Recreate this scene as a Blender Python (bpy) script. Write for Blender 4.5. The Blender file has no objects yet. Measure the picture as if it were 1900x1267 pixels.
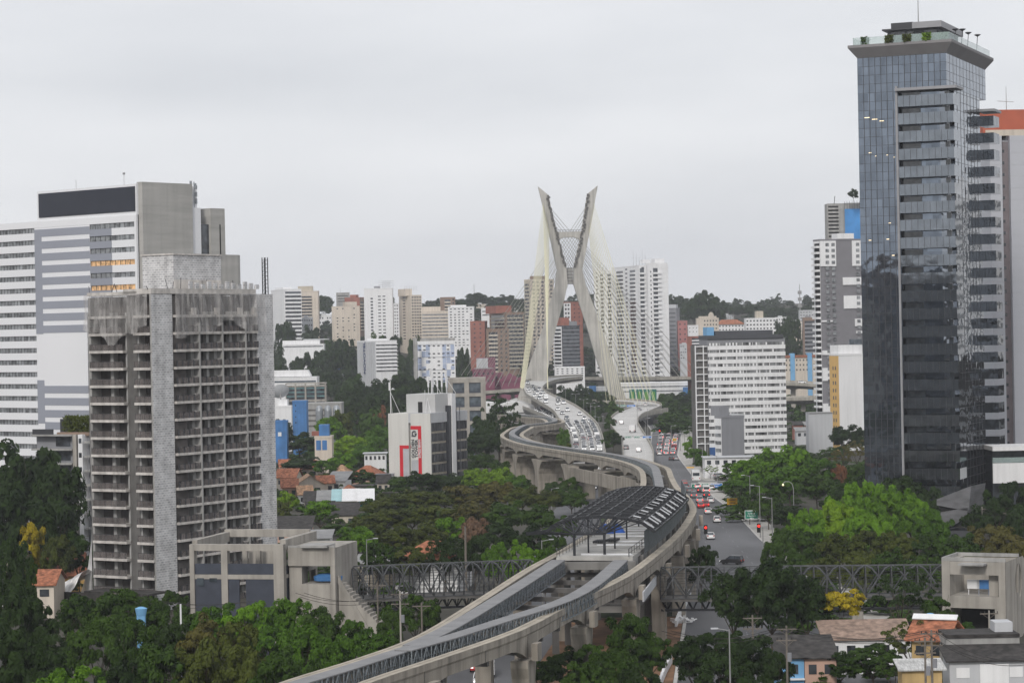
import bpy, math, random
import numpy as np
from mathutils import Vector, Matrix
R = math.radians
rnd = random.Random(7)
scn = bpy.context.scene
COL = scn.collection
# ---------------------------------------------------------------- camera
F = 4486.0                      # focal length in photo pixels (photo is 1900 wide)
CAMZ = 46.0
ROLL = R(1.12)
PITCH = math.atan((633.5 - 614.0) / F)
CX = Vector((math.cos(ROLL), 0, -math.sin(ROLL)))
CY = Vector((math.sin(ROLL), 0, math.cos(ROLL)))
CD = Vector((0, 1, 0))
_p = Matrix.Rotation(-PITCH, 3, 'X')
CX, CY, CD = _p @ CX, _p @ CY, _p @ CD
cam = bpy.data.objects.new('camera', bpy.data.cameras.new('camera'))
COL.objects.link(cam)
m = Matrix((CX, CY, -CD)).transposed().to_4x4()
m.translation = (0, 0, CAMZ)
cam.matrix_world = m
cam.data.sensor_width = 36
cam.data.lens = 36 * F / 1900
cam.data.clip_start = 1
cam.data.clip_end = 20000
scn.camera = cam
# ---------------------------------------------------------------- sky, sun, exposure
HAZE = .00009
SUN_EL, SUN_AZ = R(34), R(196)   # azimuth from north (+Y) clockwise: behind the camera
w = bpy.data.worlds.new('World')
scn.world = w
w.use_nodes = True
nt = w.node_tree
N = nt.nodes
bg = N['Background']
sky = N.new('ShaderNodeTexSky')
sky.sky_type = 'NISHITA'
sky.sun_disc = False
sky.sun_elevation = SUN_EL
sky.sun_rotation = SUN_AZ
sky.dust_density = 3
tc = N.new('ShaderNodeTexCoord')
mp = N.new('ShaderNodeMapping')
mp.inputs['Scale'].default_value = (1.5, 1.5, 7)
no = N.new('ShaderNodeTexNoise')
no.inputs['Scale'].default_value = 2.6
no.inputs['Detail'].default_value = 6
no.inputs['Roughness'].default_value = .5
cr = N.new('ShaderNodeValToRGB')
cr.color_ramp.elements[0].position = .3
cr.color_ramp.elements[0].color = (6.4, 6.55, 6.88, 1)
cr.color_ramp.elements[1].position = .7
cr.color_ramp.elements[1].color = (7.9, 7.98, 8.22, 1)
mx = N.new('ShaderNodeMix')
mx.data_type = 'RGBA'
mx.inputs['Factor'].default_value = .93
L = nt.links.new
L(tc.outputs['Generated'], mp.inputs['Vector'])
L(mp.outputs[0], no.inputs['Vector'])
L(no.outputs[0], cr.inputs[0])
L(sky.outputs[0], mx.inputs['A'])
L(cr.outputs[0], mx.inputs['B'])
L(mx.outputs['Result'], bg.inputs['Color'])
bg.inputs['Strength'].default_value = .1
sl = bpy.data.lights.new('sun', 'SUN')
sl.energy = 1.5
sl.angle = R(12)
sl.color = (1, .96, .9)
so = bpy.data.objects.new('sun', sl)
COL.objects.link(so)
_d = Vector((math.sin(SUN_AZ) * math.cos(SUN_EL), math.cos(SUN_AZ) * math.cos(SUN_EL), math.sin(SUN_EL)))
so.rotation_euler = (-_d).to_track_quat('-Z', 'Y').to_euler()
scn.view_settings.view_transform = 'Standard'
scn.view_settings.look = 'None'
scn.view_settings.exposure = 0.22
scn.view_settings.gamma = 1
scn.render.engine = 'CYCLES'
scn.cycles.use_denoising = True
scn.cycles.denoising_prefilter = 'ACCURATE'
scn.cycles.denoising_input_passes = 'RGB_ALBEDO_NORMAL'
scn.cycles.max_bounces = 5
scn.cycles.diffuse_bounces = 2
scn.cycles.glossy_bounces = 3
scn.cycles.transparent_max_bounces = 8
scn.cycles.transmission_bounces = 2
scn.cycles.volume_bounces = 0
scn.cycles.caustics_reflective = False
scn.cycles.caustics_refractive = False
# ---------------------------------------------------------------- pixels (1900x1267) to points of the place

def ray(px, py):
    return CD + CX * ((px - 950) / F) + CY * ((633.5 - py) / F)

def P(px, py, Y):
    d = ray(px, py)
    d = d * (Y / d.y)
    return Vector((d.x, d.y, d.z + CAMZ))

def G(px, py, z=0.):
    d = ray(px, py)
    t = (z - CAMZ) / d.z
    return Vector((d.x * t, d.y * t, z))

def hz(x, y):
    """height of the terrain: flat near, hills beyond the river"""
    t = max(0, min(1, (y - 1480) / 850))
    h = 62 * (t * t * (3 - 2 * t))
    if y > 2330: h += 12 * max(0, min(1, (y - 2330) / 500))
    return h + (5 * math.sin(x * .013 + 1) + 4 * math.sin(x * .031 + y * .004)) * t

def H(px, py):
    """the point where a pixel's ray meets the terrain"""
    d = ray(px, py)
    y = 300.
    while y < 4000:
        p = d * (y / d.y)
        if p.z + CAMZ <= hz(p.x, y): break
        y += 8
    return Vector((p.x, y, hz(p.x, y)))

def pxy(p):
    v = Vector(p) - Vector((0, 0, CAMZ))
    c = v.dot(CD)
    return 950 + F * v.dot(CX) / c, 633.5 - F * v.dot(CY) / c
# ---------------------------------------------------------------- materials

def M(name, col, rough=.75, metal=0., var=.12, sc=.35, streak=0., bump=0., spec=.4, alpha=1., emit=0., stretch=(1, 1, 1), obj=False, rand=0., trans=0.):
    mt = bpy.data.materials.new(name)
    mt.use_nodes = True
    t = mt.node_tree
    n, l = t.nodes, t.links.new
    b = n['Principled BSDF']
    b.inputs['Roughness'].default_value = rough
    b.inputs['Metallic'].default_value = metal
    b.inputs['Specular IOR Level'].default_value = spec
    if alpha < 1: b.inputs['Alpha'].default_value = alpha
    if trans: b.inputs['Transmission Weight'].default_value = trans
    if obj:
        src = n.new('ShaderNodeTexCoord').outputs['Object']
    else:
        src = n.new('ShaderNodeNewGeometry').outputs['Position']
    mp = n.new('ShaderNodeMapping')
    mp.inputs['Scale'].default_value = stretch
    l(src, mp.inputs['Vector'])
    no = n.new('ShaderNodeTexNoise')
    no.inputs['Scale'].default_value = sc
    no.inputs['Detail'].default_value = 5
    l(mp.outputs[0], no.inputs['Vector'])
    mr = n.new('ShaderNodeMapRange')
    mr.inputs['From Min'].default_value = .3
    mr.inputs['From Max'].default_value = .7
    mr.inputs['To Min'].default_value = 1 - var
    mr.inputs['To Max'].default_value = 1 + var
    l(no.outputs[0], mr.inputs['Value'])
    val = mr.outputs[0]
    if streak:
        m2 = n.new('ShaderNodeMapping')
        m2.inputs['Scale'].default_value = (.9, .9, .05)
        l(src, m2.inputs['Vector'])
        n2 = n.new('ShaderNodeTexNoise')
        n2.inputs['Scale'].default_value = 1.
        n2.inputs['Detail'].default_value = 4
        l(m2.outputs[0], n2.inputs['Vector'])
        r2 = n.new('ShaderNodeMapRange')
        r2.inputs['From Min'].default_value = .42
        r2.inputs['From Max'].default_value = .68
        r2.inputs['To Min'].default_value = 1
        r2.inputs['To Max'].default_value = 1 - streak
        l(n2.outputs[0], r2.inputs['Value'])
        mm = n.new('ShaderNodeMath')
        mm.operation = 'MULTIPLY'
        l(val, mm.inputs[0])
        l(r2.outputs[0], mm.inputs[1])
        val = mm.outputs[0]
    if rand:
        oi = n.new('ShaderNodeObjectInfo')
        r3 = n.new('ShaderNodeMapRange')
        r3.inputs['To Min'].default_value = 1 - rand
        r3.inputs['To Max'].default_value = 1 + rand
        l(oi.outputs['Random'], r3.inputs['Value'])
        mm = n.new('ShaderNodeMath')
        mm.operation = 'MULTIPLY'
        l(val, mm.inputs[0])
        l(r3.outputs[0], mm.inputs[1])
        val = mm.outputs[0]
    vm = n.new('ShaderNodeVectorMath')
    vm.operation = 'SCALE'
    vm.inputs[0].default_value = col
    l(val, vm.inputs['Scale'])
    l(vm.outputs[0], b.inputs['Base Color'])
    if emit:
        b.inputs['Emission Color'].default_value = (*col, 1)
        b.inputs['Emission Strength'].default_value = emit
    if bump:
        bp = n.new('ShaderNodeBump')
        bp.inputs['Strength'].default_value = bump
        nb = n.new('ShaderNodeTexNoise')
        nb.inputs['Scale'].default_value = sc * 6
        nb.inputs['Detail'].default_value = 4
        l(src, nb.inputs['Vector'])
        l(nb.outputs[0], bp.inputs['Height'])
        l(bp.outputs[0], b.inputs['Normal'])
    return mt

def brick(name, c1, c2, mortar, bw, bh, ms=.03, rough=.85, var=.2, sc=.5):
    """blocks in courses on walls built in their own local axes"""
    mt = M(name, c1, rough, 0, var, sc, streak=.15)
    t = mt.node_tree
    n, l = t.nodes, t.links.new
    tc = n.new('ShaderNodeTexCoord')
    s = n.new('ShaderNodeSeparateXYZ')
    l(tc.outputs['Object'], s.inputs[0])
    a = n.new('ShaderNodeMath')
    l(s.outputs[0], a.inputs[0])
    l(s.outputs[1], a.inputs[1])
    c = n.new('ShaderNodeCombineXYZ')
    l(a.outputs[0], c.inputs[0])
    l(s.outputs[2], c.inputs[1])
    br = n.new('ShaderNodeTexBrick')
    br.inputs['Scale'].default_value = 1
    br.inputs['Brick Width'].default_value = bw
    br.inputs['Row Height'].default_value = bh
    br.inputs['Mortar Size'].default_value = ms
    br.inputs['Color1'].default_value = (*c1, 1)
    br.inputs['Color2'].default_value = (*c2, 1)
    br.inputs['Mortar'].default_value = (*mortar, 1)
    l(c.outputs[0], br.inputs['Vector'])
    for nd in n:
        if nd.type == 'VECT_MATH':
            l(br.outputs['Color'], nd.inputs[0])
    return mt
# ---------------------------------------------------------------- mesh building

class MB:
    def __init__(s):
        s.v, s.f, s.mi, s.k = [], [], [], 0

    def mat(s, k):
        s.k = k
        return s

    def face(s, pts):
        n = len(s.v)
        s.v += [tuple(p) for p in pts]
        s.f.append(tuple(range(n, n + len(pts))))
        s.mi.append(s.k)
        return s

    def box(s, x0, x1, y0, y1, z0, z1):
        n = len(s.v)
        s.v += [(x0, y0, z0), (x1, y0, z0), (x1, y1, z0), (x0, y1, z0), (x0, y0, z1), (x1, y0, z1), (x1, y1, z1), (x0, y1, z1)]
        for q in ((0, 3, 2, 1), (4, 5, 6, 7), (0, 1, 5, 4), (1, 2, 6, 5), (2, 3, 7, 6), (3, 0, 4, 7)):
            s.f.append(tuple(n + i for i in q))
            s.mi.append(s.k)
        return s

    def bar(s, p, q, w=.2, h=None, up=(0, 0, 1)):
        p, q = Vector(p), Vector(q)
        h = h or w
        d = q - p
        if d.length < 1e-6: return s
        d.normalize()
        u = d.cross(Vector(up))
        if u.length < 1e-4: u = d.cross(Vector((1, 0, 0)))
        u.normalize()
        t = u.cross(d)
        n = len(s.v)
        for c in (p, q):
            for a, b in ((-1, -1), (1, -1), (1, 1), (-1, 1)):
                s.v.append(tuple(c + u * (a * w / 2) + t * (b * h / 2)))
        for f in ((0, 1, 2, 3), (7, 6, 5, 4), (0, 4, 5, 1), (1, 5, 6, 2), (2, 6, 7, 3), (3, 7, 4, 0)):
            s.f.append(tuple(n + i for i in f))
            s.mi.append(s.k)
        return s

    def tube(s, pts, r, n=6, r1=None, cap=True):
        pts = [Vector(p) for p in pts]
        b = len(s.v)
        K = len(pts)
        for i, p in enumerate(pts):
            d = (pts[min(i + 1, K - 1)] - pts[max(i - 1, 0)]).normalized()
            u = d.cross(Vector((0, 0, 1)))
            if u.length < 1e-3: u = Vector((1, 0, 0))
            u.normalize()
            t = u.cross(d)
            rr = r if r1 is None else r + (r1 - r) * i / (K - 1)
            for k in range(n):
                a = 2 * math.pi * k / n
                s.v.append(tuple(p + u * (rr * math.cos(a)) + t * (rr * math.sin(a))))
        for i in range(K - 1):
            for k in range(n):
                k2 = (k + 1) % n
                s.f.append((b + i * n + k, b + i * n + k2, b + (i + 1) * n + k2, b + (i + 1) * n + k))
                s.mi.append(s.k)
        if cap:
            s.f.append(tuple(b + k for k in reversed(range(n))))
            s.f.append(tuple(b + (K - 1) * n + k for k in range(n)))
            s.mi += [s.k, s.k]
        return s

    def prism(s, poly, z0, z1):
        """poly: (x, y) points anticlockwise seen from above"""
        b, n = len(s.v), len(poly)
        s.v += [(x, y, z0) for x, y in poly] + [(x, y, z1) for x, y in poly]
        s.f.append(tuple(b + k for k in reversed(range(n))))
        s.f.append(tuple(b + n + k for k in range(n)))
        s.mi += [s.k] * 2
        for k in range(n):
            k2 = (k + 1) % n
            s.f.append((b + k, b + k2, b + n + k2, b + n + k))
            s.mi.append(s.k)
        return s

    def slab(s, poly, d):
        """poly: 3-D points; thickened by the vector d"""
        b, n = len(s.v), len(poly)
        d = Vector(d)
        s.v += [tuple(p) for p in poly] + [tuple(Vector(p) + d) for p in poly]
        s.f.append(tuple(b + k for k in range(n)))
        s.f.append(tuple(b + n + k for k in reversed(range(n))))
        s.mi += [s.k] * 2
        for k in range(n):
            k2 = (k + 1) % n
            s.f.append((b + k2, b + k, b + n + k, b + n + k2))
            s.mi.append(s.k)
        return s

    def loft(s, rings, cap=True):
        b, n = len(s.v), len(rings[0])
        for r in rings: s.v += [tuple(p) for p in r]
        for i in range(len(rings) - 1):
            for k in range(n):
                k2 = (k + 1) % n
                s.f.append((b + i * n + k, b + i * n + k2, b + (i + 1) * n + k2, b + (i + 1) * n + k))
                s.mi.append(s.k)
        if cap:
            s.f.append(tuple(b + k for k in reversed(range(n))))
            s.f.append(tuple(b + (len(rings) - 1) * n + k for k in range(n)))
            s.mi += [s.k] * 2
        return s

    def mesh(s, name, mats):
        me = bpy.data.meshes.new(name)
        me.from_pydata(s.v, [], s.f)
        for q in (mats if isinstance(mats, (list, tuple)) else [mats]): me.materials.append(q)
        if any(s.mi): me.polygons.foreach_set('material_index', s.mi)
        return me

    def build(s, name, mats, parent=None, loc=None, rz=0, label=None, smooth=False):
        me = s.mesh(name, mats)
        if smooth: me.polygons.foreach_set('use_smooth', [True] * len(me.polygons))
        return put(name, me, parent, loc, rz, label)

def put(name, me, parent=None, loc=None, rz=0, label=None, scale=None):
    o = bpy.data.objects.new(name, me)
    COL.objects.link(o)
    if parent is not None: o.parent = parent
    if loc is not None: o.location = loc
    if rz: o.rotation_euler = (0, 0, rz)
    if scale is not None: o.scale = scale
    if label: o['label'] = label
    return o

def tag(o, label, cat, group=None, kind=None):
    if kind != 'structure':
        o['label'] = label
        o['category'] = cat
    if group: o['group'] = group
    if kind: o['kind'] = kind
    return o

def thing(name, label, cat, loc=(0, 0, 0), rz=0, group=None):
    o = bpy.data.objects.new(name, None)
    COL.objects.link(o)
    o.location = loc
    o.rotation_euler = (0, 0, rz)
    o.empty_display_size = .5
    return tag(o, label, cat, group)

def struct(name, mb, mat):
    o = mb.build(name, mat)
    o['kind'] = 'structure'
    return o

ORD = ['leftmost', 'second from left', 'third from left', 'fourth from left', 'fifth from left', 'sixth from left', 'seventh from left', 'eighth from left', 'ninth from left', 'tenth from left', 'eleventh from left', 'twelfth from left', 'thirteenth from left', 'fourteenth from left', 'fifteenth from left', 'sixteenth from left', 'seventeenth from left', 'eighteenth from left', 'nineteenth from left', 'twentieth from left']
NTH = ['first', 'second', 'third', 'fourth', 'fifth', 'sixth', 'seventh', 'eighth', 'ninth', 'tenth', 'eleventh', 'twelfth', 'thirteenth', 'fourteenth', 'fifteenth', 'sixteenth', 'seventeenth', 'eighteenth', 'nineteenth', 'twentieth', 'twenty-first', 'twenty-second', 'twenty-third', 'twenty-fourth', 'twenty-fifth', 'twenty-sixth', 'twenty-seventh', 'twenty-eighth']
# ---------------------------------------------------------------- palette
m_white = M('white_paint', (.78, .78, .79), .7, var=.04, sc=.1, streak=.1)
m_cream = M('cream_paint', (.62, .55, .47), .8, var=.06, sc=.1, streak=.16)
m_beige = M('beige_paint', (.5, .45, .37), .8, var=.08, sc=.1, streak=.15)
m_lgrey = M('light_grey_paint', (.5, .51, .53), .8, var=.05, sc=.1, streak=.1)
m_grey = M('grey_paint', (.25, .255, .275), .8, var=.06, sc=.1, streak=.1)
m_dgrey = M('dark_grey_paint', (.07, .073, .082), .7, var=.1)
m_conc = M('raw_concrete', (.37, .345, .31), .85, var=.15, sc=.3, streak=.3, bump=.15)
m_conc2 = M('board_marked_concrete', (.42, .41, .39), .85, var=.14, sc=.5, streak=.1, stretch=(.12, .12, 1.2), bump=.1)
m_concg = M('grey_concrete', (.36, .355, .345), .85, var=.16, sc=.25, streak=.28, bump=.15)
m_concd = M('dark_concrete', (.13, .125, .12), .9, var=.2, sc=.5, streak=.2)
m_tan = M('tan_concrete', (.34, .305, .26), .8, var=.16, sc=.3, streak=.42, bump=.1)
m_glass = M('dark_glass', (.04, .046, .055), .1, var=.95, sc=.45, spec=.8)
m_glassb = M('bluish_window_glass', (.09, .11, .13), .1, var=.6, sc=.5, spec=.8)
m_blind = M('window_with_blinds', (.2, .21, .22), .3, var=.75, sc=.6, spec=.6)
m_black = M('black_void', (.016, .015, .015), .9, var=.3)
m_steel = M('dark_steel', (.05, .052, .056), .5, .4, var=.2, sc=2)
m_galv = M('galvanised_steel', (.32, .34, .36), .45, .6, var=.2, sc=2)
m_pole = M('grey_pole', (.28, .28, .28), .6, .2, var=.1)
m_wood = M('weathered_timber', (.16, .14, .12), .9, var=.2, sc=2)
m_tile = M('terracotta_tiles', (.34, .13, .07), .85, var=.5, sc=1.6, bump=.6, streak=.35)
m_tile2 = M('pale_clay_tiles', (.46, .28, .17), .85, var=.45, sc=1.6, bump=.6, streak=.3)
m_roofd = M('dark_roof_sheet', (.045, .041, .039), .85, var=.55, sc=1.2, streak=.4, bump=.4)
m_roofg = M('grey_roof_sheet', (.26, .26, .26), .7, var=.2, sc=.5)
m_blue = M('blue_paint', (.06, .19, .44), .6, var=.2, sc=.3, streak=.2)
m_lblue = M('light_blue_paint', (.17, .38, .62), .7, var=.1, sc=.5)
m_red = M('red_paint', (.6, .015, .03), .6, var=.05)
m_pink = M('crimson_paint', (.2, .06, .1), .8, var=.15, sc=.2)
m_brickr = M('red_brickwork', (.3, .12, .09), .9, var=.2, sc=.3)
m_brickb = M('brown_brickwork', (.24, .17, .13), .9, var=.15, sc=.3)
m_salmon = M('salmon_paint', (.52, .34, .27), .8, var=.1)
m_yellow = M('ochre_paint', (.66, .42, .15), .7, var=.04, streak=.06)
m_teal = M('teal_paint', (.1, .35, .42), .7)
m_asph = M('asphalt', (.105, .106, .113), .7, var=.38, sc=.07, bump=.1, stretch=(1, .35, 1))
m_deck = M('pale_concrete_road', (.5, .49, .475), .8, var=.12, sc=.1)
m_pave = M('pale_pavement', (.4, .385, .36), .85, var=.2, sc=.6)
m_kerb = M('kerb_stone', (.5, .49, .47), .8, var=.15)
m_line = M('road_paint', (.7, .7, .7), .7, var=.2, sc=1)
m_soil = M('bare_soil', (.14, .1, .07), .95, var=.4, sc=.3)
m_grass = M('grass_ground', (.035, .05, .018), .95, var=.5, sc=.12)
m_trunk = M('bark', (.075, .06, .045), .95, var=.3, sc=1.5)
m_lampw = M('lit_lamp', (1, .8, .5), .5, emit=1.1)
m_tlight = M('brake_light', (1, .03, .02), .4, emit=1.8)
m_tailoff = M('tail_lamp', (.3, .01, .01), .3, emit=.25)
m_hlight = M('head_lamp', (.8, .8, .78), .2, emit=1.2)
m_tyre = M('tyre', (.015, .015, .015), .9)
# ================================================================ GROUND, ROADS
gm = MB()
ys = [-900, -600, -300, 0, 150, 300, 500, 800, 1100, 1400] + [1460 + 45 * i for i in range(36)] + [3200, 3500, 4000, 4600]
xs = [-2400, -1800, -1300] + [-1000 + 50 * i for i in range(41)] + [1300, 1800, 2400]
for y in ys:
    for x in xs: gm.v.append((x, y, hz(x, y)))
nx = len(xs)
for j in range(len(ys) - 1):
    for i in range(nx - 1):
        a = j * nx + i
        gm.f.append((a, a + 1, a + nx + 1, a + nx))
        gm.mi.append(0)
m_ground = M('ground_cover', (.055, .052, .04), .95, var=.5, sc=.03, bump=.1)
struct('ground', gm, m_ground)

def strip(Lp, Rp, z, z1=None):
    mb = MB()
    for i in range(len(Lp) - 1):
        a, b, c, d = Lp[i], Rp[i], Rp[i + 1], Lp[i + 1]
        mb.face([(a[0], a[1], z), (b[0], b[1], z), (c[0], c[1], z), (d[0], d[1], z)])
    return mb

def lerp(pts, y):
    for a, b in zip(pts, pts[1:]):
        if y <= b[1] or b is pts[-1]:
            t = (y - a[1]) / (b[1] - a[1])
            return a[0] + (b[0] - a[0]) * t

# avenue, carriageway to the right of the viaduct
roadR = [(53.0, 250), (53.0, 400)] + [tuple(G(x, y)[:2]) for x, y in ((1412, 1004), (1362, 950), (1327, 926), (1288, 888), (1268, 862), (1256, 846), (1262, 815), (1266, 800))] + [(78, 1150), (80, 1250)]
roadL = [(15, 250), (20.5, 313), (27, 384), (34, 500), (38, 600), (43, 740), (49, 870), (57, 1000), (62, 1080), (64, 1150), (66, 1250)]
yy = [250 + 25 * i for i in range(41)]
RR = [(lerp(roadR, y), y) for y in yy]
RL = [(lerp(roadL, y), y) for y in yy]
struct('avenue_road', strip(RL, RR, .03), m_asph)
ln = MB()
for k in (1, 2):
    for i, y in enumerate(range(300, 1100, 12)):
        x0 = lerp(roadL, y) * (1 - k / 3) + lerp(roadR, y) * k / 3
        x1 = lerp(roadL, y + 4) * (1 - k / 3) + lerp(roadR, y + 4) * k / 3
        ln.face([(x0 - .09, y, .05), (x0 + .09, y, .05), (x1 + .09, y + 4, .05), (x1 - .09, y + 4, .05)])
a = G(1290, 898); 
ln.face([(a.x - 14, a.y, .05), (a.x + 2, a.y, .05), (a.x + 2, a.y + .8, .05), (a.x - 14, a.y + .8, .05)])
struct('road_markings', ln, M('worn_road_paint', (.2, .2, .21), .8, var=.3, sc=1))
kb, pv = MB(), MB()
for i in range(len(yy) - 1):
    (x0, y0), (x1, y1) = RR[i], RR[i + 1]
    kb.prism([(x0, y0), (x0 + .35, y0), (x1 + .35, y1), (x1, y1)], 0, .15)
    pv.prism([(x0 + .35, y0), (x0 + 5.5, y0), (x1 + 5.5, y1), (x1 + .35, y1)], 0, .14)
struct('kerb', kb, m_kerb)
struct('pavement', pv, m_pave)
struct('kerb', (lambda q: [q.prism([(RL[i][0] - .5, yy[i]), (RL[i][0], yy[i]), (RL[i + 1][0], yy[i + 1]), (RL[i + 1][0] - .5, yy[i + 1])], 0, .2) for i in range(len(yy) - 1)] and q)(MB()), m_kerb)
# carriageway on the other side, under and left of the viaduct
road2C = [(-16, 250), (-2, 330), (6, 450), (15, 600), (24, 711), (27, 800), (29, 860)]
yl = [250 + 20 * i for i in range(31)]
struct('avenue_road', strip([(lerp(road2C, y) - 6.5, y) for y in yl], [(lerp(road2C, y) + 6.5, y) for y in yl], .03), m_asph)
struct('grass_verge', strip([(lerp(road2C, y) + 6.6, y) for y in yl], [(lerp(roadL, y) - .55, y) for y in yl], .02), m_grass)
# side road and side street bottom left of the station building
struct('side_street', MB().face([(-60, 318, .03), (-8, 306, .03), (-7, 312, .03), (-60, 325, .03)]), m_asph)
# ================================================================ BUILDING FRAME

class Bld:
    """local axes: corner E at the origin, +x along the front face, +y back along the side face"""
    def __init__(s, name, label, cat, px, py, Y, th, base=0., group=None):
        e = P(px, py, Y)
        s.E = Vector((e.x, e.y, base))
        s.th = R(th)
        s.u = Vector((math.cos(s.th), math.sin(s.th), 0))
        s.v = Vector((-math.sin(s.th), math.cos(s.th), 0))
        s.base = base
        s.o = thing(name, label, cat, s.E, s.th, group)

    def hit(s, px, py, n, off=0.):
        d = ray(px, py)
        c = Vector((0, 0, CAMZ))
        q = s.E + n * off
        return c + d * ((q - c).dot(n) / d.dot(n))

    def fx(s, px, py, off=0.): return (s.hit(px, py, s.v, off) - s.E).dot(s.u)
    def fz(s, px, py, off=0.): return s.hit(px, py, s.v, off).z - s.base
    def sy(s, px, py, off=0.): return (s.hit(px, py, s.u, off) - s.E).dot(s.v)
    def sz(s, px, py, off=0.): return s.hit(px, py, s.u, off).z - s.base

    def part(s, name, mb, mat, parent=None, **k): return mb.build(name, mat, parent or s.o, **k)

def windows(b, name, spots, mat, frame=None, lim=100):
    """spots: (x, y, z, w, h, side) -> one part each; the largest 100, the rest one stuff part. side 0 front, 1 side plane x=const facing +x, -1 facing -x"""
    cache = {}
    rest = MB()
    spots = sorted(spots, key=lambda q: -q[3] * q[4])
    for i, (x, y, z, w, h, sd) in enumerate(spots):
        def shape(mb, ox, oy, oz):
            d = .05
            if sd == 0: mb.box(ox - w / 2, ox + w / 2, oy - d, oy + .1, oz - h / 2, oz + h / 2)
            elif sd == 1: mb.box(ox - .1, ox + d, oy - w / 2, oy + w / 2, oz - h / 2, oz + h / 2)
            else: mb.box(ox - d, ox + .1, oy - w / 2, oy + w / 2, oz - h / 2, oz + h / 2)
            return mb
        if i < lim:
            k = (round(w, 2), round(h, 2), sd)
            if k not in cache: cache[k] = shape(MB(), 0, 0, 0).mesh(name, mat)
            put(name, cache[k], b.o, (x, y, z))
        else: shape(rest, x, y, z)
    if rest.v:
        o = rest.build(name, mat, b.o)
        o['kind'] = 'stuff'

def grid(x0, x1, nxw, z0, z1, nzw, w, h, sd=0, at=0., skip=0., seed=1, zjit=0):
    """spots of a window grid over a face between x0..x1 and z0..z1"""
    r = random.Random(seed)
    out = []
    for i in range(nxw):
        for j in range(nzw):
            if r.random() < skip: continue
            x = x0 + (i + .5) * (x1 - x0) / nxw
            z = z0 + (j + .5) * (z1 - z0) / nzw
            out.append((x, at, z, w, h, 0) if sd == 0 else (at, x, z, w, h, sd))
    return out
# ================================================================ GLASS TOWER (right)
m_curtain = M('tinted_curtain_wall', (.19, .225, .275), .035, .92, var=.12, sc=.3)
def wavy(mt, amt, bw, bh):
    t = mt.node_tree
    n, l = t.nodes, t.links.new
    tc = n.new('ShaderNodeTexCoord')
    no = n.new('ShaderNodeTexNoise')
    no.inputs['Scale'].default_value = .28
    no.inputs['Detail'].default_value = 1.5
    l(tc.outputs['Object'], no.inputs['Vector'])
    bp = n.new('ShaderNodeBump')
    bp.inputs['Strength'].default_value = 1
    bp.inputs['Distance'].default_value = amt
    l(no.outputs[0], bp.inputs['Height'])
    l(bp.outputs[0], n['Principled BSDF'].inputs['Normal'])
    return mt
def panes(mt, w_, h_, lo, hi):
    t = mt.node_tree
    n, l = t.nodes, t.links.new
    tc = n.new('ShaderNodeTexCoord')
    mp = n.new('ShaderNodeMapping')
    mp.inputs['Scale'].default_value = (1 / w_, 1 / w_, 1 / h_)
    l(tc.outputs['Object'], mp.inputs[0])
    fl = n.new('ShaderNodeVectorMath')
    fl.operation = 'FLOOR'
    l(mp.outputs[0], fl.inputs[0])
    wn = n.new('ShaderNodeTexWhiteNoise')
    l(fl.outputs[0], wn.inputs['Vector'])
    mr = n.new('ShaderNodeMapRange')
    mr.inputs['To Min'].default_value = lo
    mr.inputs['To Max'].default_value = hi
    l(wn.outputs['Value'], mr.inputs['Value'])
    for nd in list(n):
        if nd.type == 'VECT_MATH' and nd.operation == 'SCALE':
            src = nd.inputs['Scale'].links[0].from_socket
            mm = n.new('ShaderNodeMath')
            mm.operation = 'MULTIPLY'
            l(src, mm.inputs[0])
            l(mr.outputs[0], mm.inputs[1])
            l(mm.outputs[0], nd.inputs['Scale'])
    return mt
wavy(m_curtain, .03, 1, 1)
panes(m_curtain, 1.38, 2.0, .72, 1.16)
m_curtside = wavy(M('tinted_side_glass', (.27, .3, .34), .03, .95, var=.1, sc=.3), .15, 1, 1)
m_spand = wavy(M('tinted_balcony_glass', (.21, .235, .265), .06, .92, var=.15, sc=.4), .03, 1, 1)
m_cornb = wavy(M('dark_corner_balcony_glass', (.11, .125, .145), .05, .9, var=.3, sc=.4), .12, 1, 1)
m_alum = M('dull_aluminium', (.3, .3, .315), .5, .3, var=.08)
m_alumd = M('dark_aluminium', (.055, .056, .062), .5, .3, var=.1)
m_terr = M('terrace_slab', (.23, .22, .225), .7, var=.08)
m_rail = M('clear_terrace_glass', (.5, .62, .6), .05, 0, var=.05, alpha=.35)
T = Bld('glass_tower', 'dark reflective glass office tower with stacked balconies and a roof terrace', 'office tower', 1757, 200, 540, -23)
W = -T.fx(1592, 200)
D = T.sy(1828, 130)
ztop = T.fz(1757, 98)
xb = T.fx(1672, 500)              # left edge of the balcony bay
zcap = T.fz(1700, 168)            # the canopy over the balconies
T.part('curtain_wall', MB().box(-W, xb - .5, .0, D, 0, ztop), m_curtain)
T.part('curtain_wall', MB().box(xb - .5, -2.2, 2.2, D, 0, zcap).box(xb - .5, 0, 0, D, zcap + .7, ztop), m_curtain)
panes(m_curtside, 3.2, 2.0, .8, 1.15)
T.part('side_glass', MB().box(-2.2, -.02, 7.5, D - 7, 0, zcap + .65).box(-2.2, -.6, 2.2, 7.5, 0, zcap), m_curtside)
fh = (T.fz(1700, 202) - T.fz(1700, 860)) / 20.
nf = int(zcap / fh)
mu = MB()
k = 0
z = zcap + .7
for i in range(1, 15):
    x = -W + W * i / 15
    mu.box(x - .06, x + .06, -.06, .02, 0 if x < xb else zcap + .75, ztop)
    
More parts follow.
